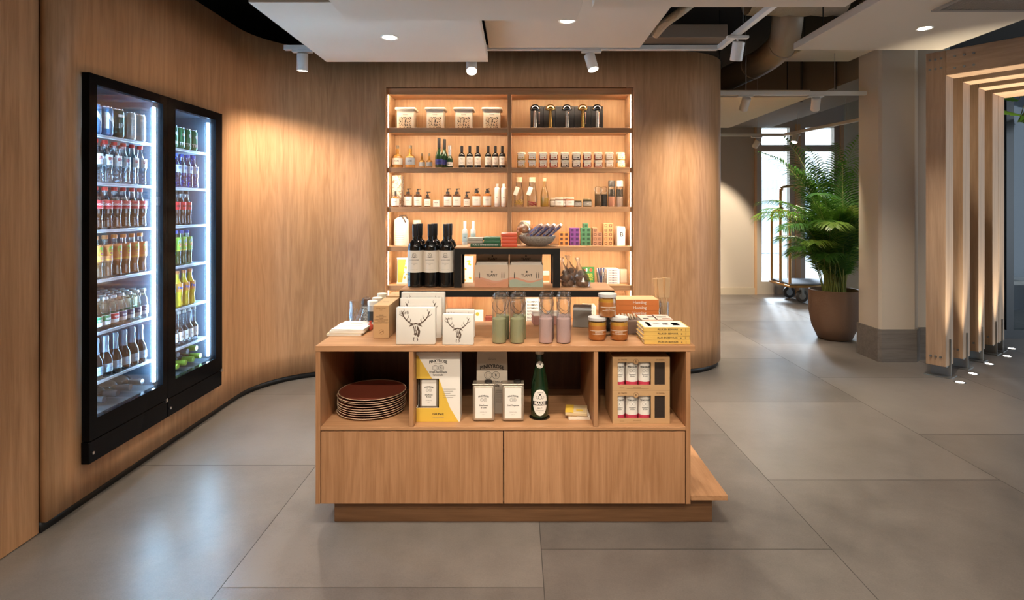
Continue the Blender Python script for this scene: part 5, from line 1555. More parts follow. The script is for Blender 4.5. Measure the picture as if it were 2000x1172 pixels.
# generic shelf bottle
def sbottle(name, label, cat, p, k, r, h, nr, zs, zn, body, group, cap=None, lab=None, labm=PAPER, y=YS, word=None, dome=True, capr=None):
    t = thing(name, label, cat, (px(p, y), y, sz(k)), 0, group)
    pr = dome_prof(r, h, nr, zs, zn) if dome else prof(r, h, nr, zs, zn)
    MB().lathe(pr, 20).build('body', body, t, 40)
    if cap:
        z0, z1, cm = cap; cr = capr or nr+0.0015
        MB().lathe([(nr*0.9, z0), (cr, z0), (cr, z1), (cr*0.85, z1+0.002), (0, z1+0.002)], 16).build('cap', cm, t, 40)
    if lab:
        m = MB(); m.arc(r+0.0006, lab[0], lab[1], 160, n=12)
        mm = [labm]
        if word:
            m.mi = 1; mm.append(INK if labm is not INK else PAPER)
            for (s, z, q) in word: m.text(s, q, 0, 0, z, R=r+0.0011, bold=0.02)
        m.build('label', mm, t, 40)
    return t
WHISKY = mat('amber_spirit', (0.62, 0.30, 0.06), 0.08, trans=0.5); CORK = mat('dark_stopper', (0.16, 0.12, 0.08), 0.5)
BLUELAB = mat('grey_blue_label', (0.30, 0.34, 0.38), 0.6)
sbottle('spirit_bottle', 'amber spirit bottle at the left end of the second shelf', 'bottle', 776.5, 1, 0.044, 0.165, 0.014, 0.085, 0.118, WHISKY, 'amber spirit bottles', (0.160, 0.192, CORK), (0.03, 0.085), mat('pale_label', (0.60, 0.58, 0.52), 0.6), word=[('RUM', 0.06, 0.018)], capr=0.0135)
sbottle('spirit_bottle', 'amber spirit bottle with a grey label, second from the left on its shelf', 'bottle', 801.5, 1, 0.041, 0.165, 0.014, 0.085, 0.118, WHISKY, 'amber spirit bottles', (0.160, 0.192, CORK), (0.03, 0.088), BLUELAB, word=[('RUM', 0.06, 0.018)], capr=0.0135)
for k, p in enumerate((824, 838.5)):
    sbottle('miniature_bottle', 'miniature amber bottle on the second shelf, %s of two' % ('left', 'right')[k], 'bottle', p, 1, 0.026, 0.105, 0.008, 0.050, 0.074, WHISKY, 'amber miniatures', (0.100, 0.124, CORK), (0.016, 0.052), BLUELAB, capr=0.008)
NAVY = mat('navy_label', (0.03, 0.035, 0.20), 0.4); SILVERF = mat('silver_capsule', (0.72, 0.71, 0.72), 0.25, metal=0.7)
sbottle('sparkling_bottle', 'dark sparkling bottle with a navy label, front one of two tall ones', 'bottle', 857.5, 1, 0.031, 0.225, 0.012, 0.09, 0.165, GREENGLASS, 'sparkling wine bottles', (0.165, 0.246, mat('black_foil', None)), (0.03, 0.072), NAVY, y=4.78, dome=False, word=[('CUVEE', 0.05, 0.013)])
sbottle('sparkling_bottle', 'dark sparkling bottle half hidden behind the navy labelled one', 'bottle', 868, 1, 0.031, 0.225, 0.012, 0.09, 0.165, GREENGLASS, 'sparkling wine bottles', (0.165, 0.246, mat('black_foil', None)), (0.03, 0.072), NAVY, y=4.86, dome=False)
sbottle('sparkling_bottle', 'small green sparkling bottle with a silver neck, right of the navy pair', 'bottle', 878.5, 1, 0.026, 0.180, 0.0115, 0.07, 0.115, GREENGLASS, 'sparkling wine bottles', (0.108, 0.192, SILVERF), (0.018, 0.052), PAPER, dome=False, word=[('BRUT', 0.035, 0.011)])
for k, p in enumerate((902, 917.5, 933, 953.5, 967.5, 981)):
    sbottle('small_wine_bottle', 'small dark wine bottle with a white label on the second shelf, %s of six' % (place(k, 6)), 'bottle', p, 1, 0.0265, 0.186, 0.0105, 0.105, 0.135, DARKGLASS, 'small wine bottles', (0.138, 0.187, mat('black_foil', None)), (0.026, 0.098), LBL, word=[('WIJN', 0.078, 0.012), ('No 4', 0.045, 0.014)])

# preserve jars, ten columns of two
JC = [(0.60, 0.36, 0.09), (0.60, 0.27, 0.05), (0.40, 0.07, 0.03), (0.30, 0.05, 0.03), (0.05, 0.025, 0.02), (0.05, 0.02, 0.03), (0.28, 0.04, 0.03), (0.24, 0.05, 0.03), (0.42, 0.26, 0.14), (0.62, 0.40, 0.12)]
JN = ['golden', 'orange', 'red', 'dark red', 'blackish', 'near-black plum', 'deep red', 'reddish brown', 'tan', 'amber']
JLAB = mat('jar_label', (0.72, 0.66, 0.57), 0.7)
for c, p in enumerate((1018, 1039.2, 1060.6, 1081.2, 1103.2, 1125.4, 1146.4, 1168, 1189.6, 1211.8)):
    jm = mat('jam_%d' % c, JC[c], 0.2)
    w = pw(17.5, 4.78)
    for r_ in range(2):
        t = thing('small_preserve_jar', 'jar of %s preserve with a cream label, %s row of the second shelf' % (JN[c], ('lower', 'upper')[r_]), 'jar', (px(p, 4.78), 4.78, sz(1)+0.0645*r_), 0, 'small preserve jars')
        MB().rbox(-w*0.46, w*0.46, -w*0.46, w*0.46, 0, 0.047, 0.010, 2).build('body', jm, t, 40)
        MB().lathe([(0, 0.047), (w*0.46, 0.0475), (w*0.49, 0.050), (w*0.49, 0.061), (w*0.45, 0.064), (0, 0.064)], 20).build('lid', CANL, t, 40)
        m = MB(); m.box(-w*0.36, w*0.36, -w*0.46-0.001, -w*0.46, 0.010, 0.056); m.mi = 1
        m.text('confituur', 0.010, 0, -w*0.46-0.0015, 0.036); m.mi = 2; m.ring(0, 0.006, w*0.15, 0.020, -w*0.46-0.0015, 10); m.box(-w*.28, 0, -w*0.46-0.0015, -w*0.46-0.001, 0.019, 0.022)
        m.build('label', [JLAB, GREYINK, jm], t)

# third shelf left: toiletries
PUMP = mat('black_pump', (0.03, 0.028, 0.026), 0.35)
def pump(label, p, r, h, body, y=YS, spray=False):
    """h: body height to the shoulder; pump head above"""
    t = thing('pump_bottle', label, 'bottle', (px(p, y), y, sz(2)), 0, 'brown pump bottles')
    MB().lathe([(0, 0), (r*0.94, 0), (r, 0.004), (r, h*0.86), (r*0.9, h*0.95), (r*0.5, h), (r*0.42, h+0.006), (0, h+0.006)], 22).build('body', body, t, 40)
    m = MB(); m.lathe([(r*0.46, h+0.002), (r*0.48, h+0.004), (r*0.48, h+0.020), (0, h+0.020)], 16)
    if spray:
        m.rbox(-0.010, 0.010, -0.016, 0.012, h+0.020, h+0.042, 0.004, 1); m.tube([(0.012, -0.008, h+0.030), (0.020, -0.014, h+0.010)], 0.003, 6); m.rbox(0.006, 0.020, -0.006, 0.006, h+0.034, h+0.044, 0.002, 1)
    else:
        m.tube([(0, 0, h+0.020), (0, 0, h+0.038)], 0.004, 8); m.lathe([(0, 0), (0.009, 0), (0.009, 0.010), (0, 0.010)], 12, (0, 0, h+0.036)); m.rbox(0.0, 0.026, -0.0035, 0.0035, h+0.039, h+0.046, 0.002, 1)
    m.build('pump', PUMP, t, 40)
    m = MB(); m.arc(r+0.0006, h*0.10, h*0.80, 165, n=12); m.mi = 1
    R = r+0.0012
    m.text('mooi', 0.014, 0, 0, h*0.52, R=R, bold=0.02); m.text('hand & body', 0.006, 0, 0, h*0.36, R=R); m.build('label', [PAPER, INK], t, 40)
pump('brown pump bottle on the third shelf, first after the patterned box', 797, 0.033, 0.106, BROWNGLASS)
pump('brown pump bottle on the third shelf, second after the patterned box', 816, 0.032, 0.104, BROWNGLASS)
pump('shorter brown pump bottle just left of the little white box', 835, 0.025, 0.080, BROWNGLASS)
pump('brown pump bottle just right of the little white box', 874.5, 0.032, 0.106, BROWNGLASS)
pump('brown pump bottle second right of the little white box', 892.5, 0.032, 0.106, BROWNGLASS)
pump('short brown pump bottle standing beside the two trigger bottles', 911.5, 0.025, 0.080, BROWNGLASS)
pump('amber trigger spray bottle, left of two on the third shelf', 930.5, 0.034, 0.110, AMBER, spray=True)
pump('amber trigger spray bottle, right of two on the third shelf', 951.5, 0.034, 0.110, AMBER, spray=True)
sbottle('dropper_bottle', 'small amber bottle with a black dropper at the left end, third shelf', 'bottle', 772.5, 2, 0.032, 0.090, 0.010, 0.060, 0.082, AMBER, None, (0.085, 0.126, PUMP), (0.010, 0.068), y=4.75, word=[('mooi', 0.042, 0.014)], capr=0.009)
t = thing('soap_carton', 'little white box between the pump bottles on the third shelf', 'box', (px(852.5, YS), YS, sz(2)))
m = MB(); m.rbox(-0.026, 0.026, -0.02, 0.02, 0, 0.056, 0.001, 1); m.mi = 1; m.text('mooi', 0.014, 0, -0.0208, 0.035, bold=0.02); m.text('soap', 0.007, 0, -0.0208, 0.022); m.build('carton', [PAPER, INK], t)
for k, p in enumerate((971, 984)):
    sbottle('white_flask', 'slim white bottle at the right end of the third left shelf, %s of two' % ('left', 'right')[k], 'bottle', p, 2, 0.0225, 0.165, 0.010, 0.150, 0.164, WHITE, 'slim white bottles', (0.160, 0.190, mat('grey_cap', (0.5, 0.49, 0.47), 0.4) if k == 0 else WHITE), (0.03, 0.11), PAPER, word=[('care', 0.08, 0.010)])
def stripe_mat():
    m = bpy.data.materials.new('marbled_print'); m.use_nodes = True
    nt = m.node_tree; N = nt.nodes; L = nt.links
    tc = N.new('ShaderNodeTexCoord'); nz = N.new('ShaderNodeTexNoise'); nz.inputs['Scale'].default_value = 26; nz.inputs['Distortion'].default_value = 2
    r = N.new('ShaderNodeValToRGB'); r.color_ramp.elements[0].position = 0.42; r.color_ramp.elements[0].color = (0.30, 0.20, 0.13, 1)
    r.color_ramp.elements[1].position = 0.52; r.color_ramp.elements[1].color = (0.72, 0.66, 0.56, 1)
    L.new(tc.outputs['Object'], nz.inputs['Vector']); L.new(nz.outputs['Fac'], r.inputs[0]); L.new(r.outputs[0], N['Principled BSDF'].inputs['Base Color'])
    return m
t = thing('gift_carton', 'tall patterned carton at the left end of the third shelf', 'box', (px(777, 4.88), 4.86, sz(2)))
MB().rbox(-0.037, 0.037, -0.03, 0.08, 0, 0.262, 0.001, 1).build('carton', stripe_mat(), t)

# third shelf right: carafes and jars
LEMON = mat('dried_lemon', (0.66, 0.45, 0.10), 0.6); BERRY = mat('dried_rose', (0.42, 0.06, 0.07), 0.7); GOLDOIL = mat('pale_gold_oil', (0.62, 0.44, 0.14), 0.15)
def carafe(label, p, r, fillm, fill):
    t = thing('carafe', label, 'carafe', (px(p, YS), YS, sz(2)), 0, 'glass infusion carafes')
    MB().lathe([(0, 0), (r*0.95, 0), (r, 0.006), (r, 0.085), (r*0.92, 0.115), (r*0.62, 0.165), (r*0.55, 0.195), (r*0.66, 0.232), (r*0.70, 0.240)], 24).build('glass_body', CLEAR, t, 40)
    MB().lathe([(r*0.56, 0.205), (r*0.60, 0.205), (r*0.66, 0.246), (0, 0.246)], 18).build('stopper', mat('pale_cork', (0.66, 0.50, 0.33), 0.7), t, 40)
    m = MB()
    rnd = random.Random(int(p))
    for q in range(26):
        a, rr = rnd.uniform(0, 2*PI), r*0.78*math.sqrt(rnd.random())
        m.sphere((rr*math.cos(a), rr*math.sin(a), 0.012+fill*rnd.random()), rnd.uniform(0.006, 0.010), (1, 1, 0.6), 7, 5)
    m.build('filling', fillm, t, 60)
    m = MB(); m.M = Matrix.Translation((-r*0.45, -r*0.80, 0.135)) @ Matrix.Rotation(0.35, 4, 'Y'); m.rbox(-0.018, 0.018, -0.001, 0.001, -0.04, 0.03, 0.0005, 1); m.build('tag', PAPER, t)
carafe('glass carafe with lemon slices at the left end of its shelf', 1013.5, 0.043, LEMON, 0.05)
carafe('glass carafe with dark red petals, second in its shelf', 1039.5, 0.046, BERRY, 0.03)
sbottle('oil_carafe', 'clear bottle of pale golden oil, third in the carafe row', 'bottle', 1063.5, 2, 0.034, 0.222, 0.014, 0.09, 0.185, thin_glass('gold_tinted_glass', (0.98, 0.90, 0.68), 0.08, 0.04, 0.7), None, (0.215, 0.240, mat('pale_cork', None)), None, dome=False)
MB().lathe([(0, 0.003), (0.032, 0.003), (0.032, 0.075), (0, 0.075)], 18).build('oil', GOLDOIL, C.objects[-2] if False else [o for o in C.objects if o.name.startswith('oil_carafe')][0], 40)
JARC = [(1082, 0.037, 0.076, (0.24, 0.17, 0.10), 'small jar with a pale lid, first after the golden oil'), (1092, 0.036, 0.078, (0.30, 0.20, 0.12), 'small jar with a white label, second after the golden oil'),
        (1104, 0.035, 0.079, (0.24, 0.05, 0.05), 'small jar of dark red preserve, third after the golden oil'), (1113, 0.037, 0.078, (0.40, 0.14, 0.05), 'small jar of orange red preserve, fourth after the golden oil'),
        (1128, 0.036, 0.055, (0.022, 0.020, 0.016), 'squat black jar in the middle of the third right shelf'), (1147, 0.037, 0.066, (0.05, 0.045, 0.025), 'dark olive jar right of the squat black one')]
for k, (p, w, h, c, nm) in enumerate(JARC):
    y = 4.90 if k in (0, 2) else 4.80
    t = thing('condiment_jar', nm, 'jar', (px(p, y), y, sz(2)), 0, 'condiment jars on the third shelf')
    MB().lathe([(0, 0), (w*0.92, 0), (w, 0.005), (w, h*0.74), (w*0.88, h*0.80), (0, h*0.80)], 20).build('body', mat('condiment_%d' % k, c, 0.15), t, 40)
    MB().lathe([(0, h*0.805), (w*0.92, h*0.805), (w*0.94, h*0.82), (w*0.94, h*0.97), (w*0.9, h), (0, h)], 20).build('lid', CANL if k < 4 else mat('dark_gold_lid', (0.20, 0.15, 0.08), 0.3, metal=0.7), t, 40)
    m = MB(); m.arc(w+0.0006, h*0.14, h*0.66, 130, n=10); m.mi = 1; m.text('chutney' if k < 4 else 'olijf', 0.010, 0, 0, h*0.42, R=w+0.0011); m.build('label', [PAPER if k < 4 else GREYINK, INK if k < 4 else PAPER], t, 40)
for k, p in enumerate((1168, 1180.5)):
    t = thing('clip_jar', 'tall clip-top jar of dark contents near the right end, %s of two' % ('left', 'right')[k], 'jar', (px(p, YS), YS+0.03*k, sz(2)), 0, 'tall clip-top jars')
    MB().lathe([(0, 0.003), (0.026, 0.003), (0.027, 0.105), (0, 0.105)], 18).build('contents', mat('dark_spice_%d' % k, ((0.10, 0.06, 0.025), (0.02, 0.022, 0.025))[k], 0.7, bump=0.6, bscale=300), t, 40)
    MB().lathe([(0, 0), (0.028, 0), (0.029, 0.003), (0.029, 0.135), (0.026, 0.142), (0.026, 0.148)], 20).build('glass_body', CLEAR, t, 40)
    MB().lathe([(0.026, 0.149), (0.028, 0.150), (0.028, 0.160), (0.02, 0.170), (0, 0.172)], 18).build('lid', CLEAR, t, 40)
    m = MB(); m.tube([(-0.029, 0, 0.155), (-0.030, -0.012, 0.135), (-0.010, -0.030, 0.115), (0.012, -0.030, 0.115), (0.030, -0.012, 0.135), (0.029, 0, 0.155)], 0.0013, 6); m.build('wire_clip', STEEL, t, 60)
for k, p in enumerate((1194.5, 1210.5)):
    t = thing('spice_grinder', 'tall clear spice grinder at the right end of the third shelf, %s of two' % ('left', 'right')[k], 'grinder', (px(p, YS), YS, sz(2)), 0, 'tall spice grinders')
    MB().lathe([(0, 0.003), (0.0265, 0.003), (0.0265, 0.085), (0, 0.085)], 18).build('lower_spice', mat('salmon_salt_%d' % k, ((0.52, 0.22, 0.13), (0.50, 0.36, 0.28))[k], 0.8, bump=0.8, bscale=350), t, 40)
    MB().lathe([(0, 0.0855), (0.0265, 0.0855), (0.0265, 0.145), (0, 0.145)], 18).build('upper_spice', mat('black_pepper', (0.045, 0.035, 0.025), 0.8, bump=0.8, bscale=350), t, 40)
    MB().lathe([(0, 0), (0.029, 0), (0.029, 0.165), (0.027, 0.168), (0, 0.168)], 20).build('glass_body', CLEAR, t, 40)
    MB().lathe([(0, 0.1685), (0.029, 0.169), (0.0285, 0.214), (0.026, 0.218), (0, 0.218)], 20).build('grinder_head', PUMP if k == 0 else mat('grey_cap', None), t, 40)

# fourth shelf left
t = thing('lidded_bundle', 'white cylinder packet tied with dark ribbon at the left of the fourth shelf', 'packet', (px(784, YS), YS, sz(3)))
m = MB(); m.lathe([(0, 0), (0.060, 0), (0.062, 0.01), (0.061, 0.20), (0.055, 0.215), (0.03, 0.232), (0.012, 0.238), (0, 0.238)], 26); m.mi = 1
for z in range(9): m.lathe([(0.0626, 0.03+0.018*z), (0.0626, 0.032+0.018*z)], 10, a0=-2.3, a1=-1.1)
m.build('packet', [PAPER, GREYINK], t, 40)
m = MB(); m.tube([(0.01, -0.03, 0.236), (0.03, -0.055, 0.22), (0.045, -0.05, 0.19)], 0.006, 6); m.tube([(-0.02, -0.01, 0.240), (0.03, 0.0, 0.246), (0.055, -0.02, 0.22)], 0.005, 6); m.build('ribbon', mat('dark_ribbon', (0.05, 0.03, 0.025), 0.6), t, 60)
t = thing('paper_roll', 'beige striped paper roll beside the ribboned white packet', 'packet', (px(812, YS), 4.90, sz(3)))
MB().lathe([(0, 0), (0.035, 0), (0.036, 0.20), (0.033, 0.207), (0, 0.207)], 20).build('roll', CREAM, t, 40)
for k, p in enumerate((908, 924)):
    sbottle('mist_bottle', 'slim white mist sprayer on the fourth shelf, %s of two' % ('left', 'right')[k], 'bottle', p, 3, 0.021, 0.150, 0.010, 0.118, 0.145, mat('pale_aqua_bottle', (0.50, 0.58, 0.60), 0.3), 'mist sprayers', (0.146, 0.200, WHITE), (0.03, 0.10), mat('aqua_label', (0.30, 0.42, 0.46), 0.5), y=4.78, word=[('mist', 0.07, 0.012)])

# fourth shelf right
t = thing('baking_tin', 'cream lidded canister behind the bowl on the fourth right shelf', 'tin', (px(1026, YS), 4.82, sz(3)))
m = MB(); m.lathe([(0, 0), (0.040, 0), (0.041, 0.17), (0, 0.17)], 24); m.mi = 1; m.lathe([(0.0416, 0.10), (0.0416, 0.145)], 8, a0=-1.55, a1=-0.75); m.build('body', [CANL, INK], t, 40)
MB().lathe([(0, 0.1705), (0.043, 0.171), (0.043, 0.200), (0.040, 0.204), (0, 0.204)], 24).build('lid', CANL, t, 40)
t = thing('snack_box', 'flat brown snack box behind the bowl on the fourth right shelf', 'box', (px(1056, YS), 4.83, sz(3)))
MB().rbox(-0.07, 0.07, 0, 0.08, 0, 0.165, 0.001, 1).build('carton', mat('rust_card', (0.42, 0.17, 0.07), 0.7), t)
def choc_col(pc, cols, m_, im, nm, y=4.77):
    wb_ = pw(9.3, y)
    for c, n in enumerate(cols):
        x = px(pc, y) + (c-(len(cols)-1)/2)*(wb_+0.0006)
        for k in range(n):
            nth = ['bottom', 'second', 'third', 'fourth', 'fifth'][k]
            side = 'left' if c == 0 else 'right'
            if nm[1] and c == 2: side = 'top'
            yy = y
            if side == 'top': xx, zz, nth = px(pc, y), 4, 'single'
            else: xx, zz = x, k
            t = thing('chocolate_box', '%s chocolate box, %s %s column of the %s pile' % (nm[0], nth + (' from the bottom, in the' if k else ' one, in the'), side, nm[0]) if side != 'top' else '%s chocolate box alone on top of its pile' % nm[0], 'box', (xx, yy, sz(3)+0.0365*zz), random.uniform(-.02, .02), 'little chocolate boxes')
            h = 0.0361
            m = MB(); m.rbox(-wb_/2, wb_/2, 0, 0.075, 0, h, 0.001, 1); m.mi = 1
            s = wb_*0.27
            if nm[2]:
                m.box(-s, s, -0.0006, 0, h/2-s, h/2+s); m.mi = 0; m.box(-s*.6, s*.6, -0.0010, -0.0006, h/2-s*.6, h/2+s*.6)
            else: m.box(-s, s, -0.0006, 0, h/2-s, h/2+s)
            m.build('carton', [m_, im], t)
DKP = mat('dark_print', (0.08, 0.03, 0.02), 0.6)
choc_col(1101.5, (3, 3), mat('orange_choc', (0.55, 0.24, 0.06), 0.6), DKP, ('orange', False, False))
choc_col(1122.5, (4, 4), mat('purple_choc', (0.17, 0.045, 0.22), 0.6), mat('purple_print', (0.06, 0.015, 0.09), 0.6), ('purple', False, False))
GCH = mat('green_choc', (0.07, 0.20, 0.10), 0.6)
choc_col(1144.5, (4, 4), GCH, mat('green_print', (0.02, 0.07, 0.03), 0.6), ('green', False, False))
y = 4.77; wq = pw(9.3, y)
t = thing('chocolate_box', 'green chocolate box alone on top of the green pile', 'box', (px(1144.5, y), y, sz(3)+0.0365*4), 0.03, 'little chocolate boxes')
m = MB(); m.rbox(-wq/2, wq/2, 0, 0.075, 0, 0.0361, 0.001, 1); m.mi = 1; m.box(-wq*.27, wq*.27, -0.0006, 0, 0.018-wq*.27, 0.018+wq*.27); m.build('carton', [GCH, mat('green_print', None)], t)
choc_col(1167, (4, 3), mat('tan_choc', (0.40, 0.21, 0.12), 0.6), DKP, ('tan', False, True))
choc_col(1188, (5, 5), mat('apricot_choc', (0.60, 0.30, 0.13), 0.6), DKP, ('apricot', False, True))
t = thing('coffee_bag', 'white packet with a black mark at the right end of the fourth shelf', 'packet', (px(1213, 4.78), 4.77, sz(3)), 0.12)
m = MB(); m.prism([(-0.033, 0), (0.033, 0), (0.034, 0.14), (0.030, 0.155), (-0.030, 0.160), (-0.034, 0.14)], 0, 0.06, 'y'); m.mi = 1; m.text('B', 0.05, 0.002, -0.001, 0.09, bold=0.02); m.build('packet', [PAPER, INK], t)

# fifth shelf
def flowers(m, x0, x1, z0, z1, y, n, seed):
    rnd = random.Random(seed)
    for i in range(n): m.ring(0, rnd.uniform(0.006, 0.013), rnd.uniform(x0, x1), rnd.uniform(z0, z1), y-0.0002*i, 8)
YFL = mat('yellow_flower_print', (0.70, 0.42, 0.05), 0.6)
t = thing('crisp_pouch', 'white and yellow pouch leaning at the left of the fifth shelf', 'pouch', (px(790, 4.80), 4.80, sz(4)), 0.1)
m = MB(); m.M = Matrix.Rotation(-0.12, 4, 'X'); m.prism([(-0.066, 0.0), (0.066, 0.0), (0.060, 0.02), (0.058, 0.19), (0.066, 0.215), (-0.066, 0.215), (-0.058, 0.19), (-0.060, 0.02)], 0.0, 0.035, 'y'); m.mi = 1
m.quad((-0.055, -0.0006, 0.01), (-0.02, -0.0006, 0.01), (0.01, -0.0006, 0.20), (-0.055, -0.0006, 0.20)); flowers(m, -0.05, 0.03, 0.04, 0.18, -0.001, 8, 3)
m.build('pouch', [PAPER, YFL], t)
t = thing('flask', 'blue bottle half hidden behind the wine bottles on the fifth shelf', 'bottle', (px(803, 4.78), 4.77, sz(4)))
MB().lathe(prof(0.03, 0.16, 0.012, 0.10, 0.135), 20).build('body', mat('sea_blue', (0.10, 0.22, 0.30), 0.3), t, 40)
t = thing('flower_box', 'white box with yellow flowers seen through the narrow riser', 'box', (px(913, 4.78), 4.77, sz(4)))
m = MB(); m.rbox(-0.045, 0.045, 0, 0.07, 0.0, 0.225, 0.001, 1); m.mi = 1; flowers(m, -0.03, 0.03, 0.03, 0.2, -0.0006, 9, 5); m.build('carton', [PAPER, YFL], t)
t = thing('tea_tin', 'small orange and white tin seen at the right of the narrow riser', 'tin', (px(1066, 4.78), 4.78, sz(4)))
m = MB(); m.rbox(-0.03, 0.03, 0, 0.06, 0.0, 0.10, 0.003, 1); m.mi = 1; m.box(-0.03, 0.03, -0.0005, 0, 0.025, 0.07); m.build('tin', [CREAM, mat('orange_choc', None)], t)
t = thing('picture_book', 'green book with coloured lettering standing on the fifth right shelf', 'book', (px(1149, 4.80), 4.79, sz(4)+0.001), 0.0)
m = MB(); m.M = Matrix.Rotation(-0.10, 4, 'X'); w = pw(24, 4.8); m.rbox(-w/2, w/2, 0, 0.018, 0.0, 0.138, 0.001, 1); m.mi = 1
for k, s in enumerate(('LEKKER', 'LOKAAL', 'KOKEN')): m.text(s, 0.021, 0, -0.0008, 0.075-0.020*k, bold=0.03)
m.mi = 2; m.text('en groen', 0.012, 0, -0.0008, 0.014); m.box(-0.02, -0.008, -0.0008, 0, 0.10, 0.125)
m.mi = 3; m.ring(0, 0.013, 0.022, 0.112, -0.0008, 12); m.ring(0, 0.009, -0.03, 0.11, -0.0008, 12)
m.build('cover', [mat('leaf_green', (0.045, 0.20, 0.05), 0.5), mat('lime_yellow', (0.55, 0.48, 0.06), 0.6), PAPER, mat('coral_red_paper', None)], t)
t = thing('pen_cup', 'clear cup full of blue pens on the fifth right shelf', 'cup', (px(1173, 4.78), 4.78, sz(4)))
MB().lathe([(0, 0), (0.026, 0), (0.037, 0.098), (0.036, 0.098), (0.025, 0.003), (0, 0.003)], 24).build('cup', CLEAR, t, 40)
for k in range(11):
    a = 2*PI*k/11; r0, r1 = 0.017, 0.031
    p_ = thing('pen', 'blue and white pen in the clear cup on the fifth right shelf', 'pen', (px(1173, 4.78), 4.78, sz(4)+0.004), 0, 'pens in the clear cup')
    m = MB(); m.tube([(r0*math.cos(a+.6), r0*math.sin(a+.6), 0), (r1*math.cos(a), r1*math.sin(a), 0.128)], 0.0038, 7); m.build('barrel', (mat('pen_blue', (0.06, 0.08, 0.22), 0.4), WHITE)[k % 3 == 0], p_, 60)
for k in range(6):
    book('paperback', 'white book with a striped spine, %s of the fifth shelf pile' % ('bottom', 'second from the bottom', 'third from the bottom', 'third from the top', 'second from the top', 'top')[k], px(1197, 4.79), 4.775, sz(4)+0.0202*k, 0.106, 0.16, 0.0198, 0.02*(k % 2)-0.01, PAPER, 'striped white books', [('| ROMAN |', 0.0, 0.017)], mat('navy_ink', (0.03, 0.03, 0.10), 0.6), sx=1.0)
t = thing('envelope_pack', 'cream card pack standing at the right end of the fifth shelf', 'cards', (px(1220, 4.82), 4.86, sz(4)), 0.25)
MB().rbox(-0.03, 0.03, 0, 0.05, 0, 0.112, 0.001, 1).build('cards', CREAM, t)

# lowest visible shelf, glimpsed under the wide riser
t = thing('serving_board', 'brown wooden board leaning on the lowest shelf under the riser', 'board', (px(898, 4.86), 4.84, sz(5)))
m = MB(); m.M = Matrix.Rotation(-0.08, 4, 'X'); m.rbox(-0.106, 0.106, 0, 0.02, 0, 0.23, 0.006, 2); m.build('board', wood('board_brown', (0.36, 0.17, 0.08), (0.24, 0.11, 0.05), 'z'), t)
t = thing('seed_card', 'white card with a lime print on the lowest shelf under the riser', 'card', (px(936, 4.78), 4.77, sz(5)))
m = MB(); m.rbox(-0.034, 0.034, 0, 0.02, 0, 0.10, 0.001, 1); m.mi = 1; m.ring(0, 0.016, -0.014, 0.07, -0.0006, 10); m.build('card', [PAPER, mat('lime_yellow', None)], t)
t = thing('brick_candle', 'dark red block on the lowest shelf beside the white card', 'candle', (px(955, 4.78), 4.77, sz(5)))
m = MB(); m.rbox(-0.03, 0.03, 0, 0.05, 0, 0.025, 0.003, 1); m.rbox(-0.03, 0.03, 0, 0.05, 0.026, 0.05, 0.003, 1); m.build('candle', mat('brick_red', (0.26, 0.06, 0.035), 0.6), t)
for k in range(7):
    book('paperback', 'white book with a dark spine, %s of the lowest shelf pile' % ('bottom', 'second from the bottom', 'third from the bottom', 'middle', 'third from the top', 'second from the top', 'top')[k], px(1040, 4.79), 4.775, sz(5)+0.0262*k, 0.118, 0.16, 0.0258, 0.015*(k % 2), PAPER, 'dark-spined books on the lowest shelf', [('| ROMAN |', 0.0, 0.024)], INK)
for k in range(5):
    book('paperback', 'cream book, %s of the pile behind the preserve jars' % ('bottom', 'second from the bottom', 'middle', 'second from the top', 'top')[k], px(1152, 4.79), 4.775, sz(5)+0.0262*k, 0.10, 0.16, 0.0258, 0.015*(k % 2), CREAM, 'cream books on the lowest shelf', [('| REIS |', 0.0, 0.022)], INK)
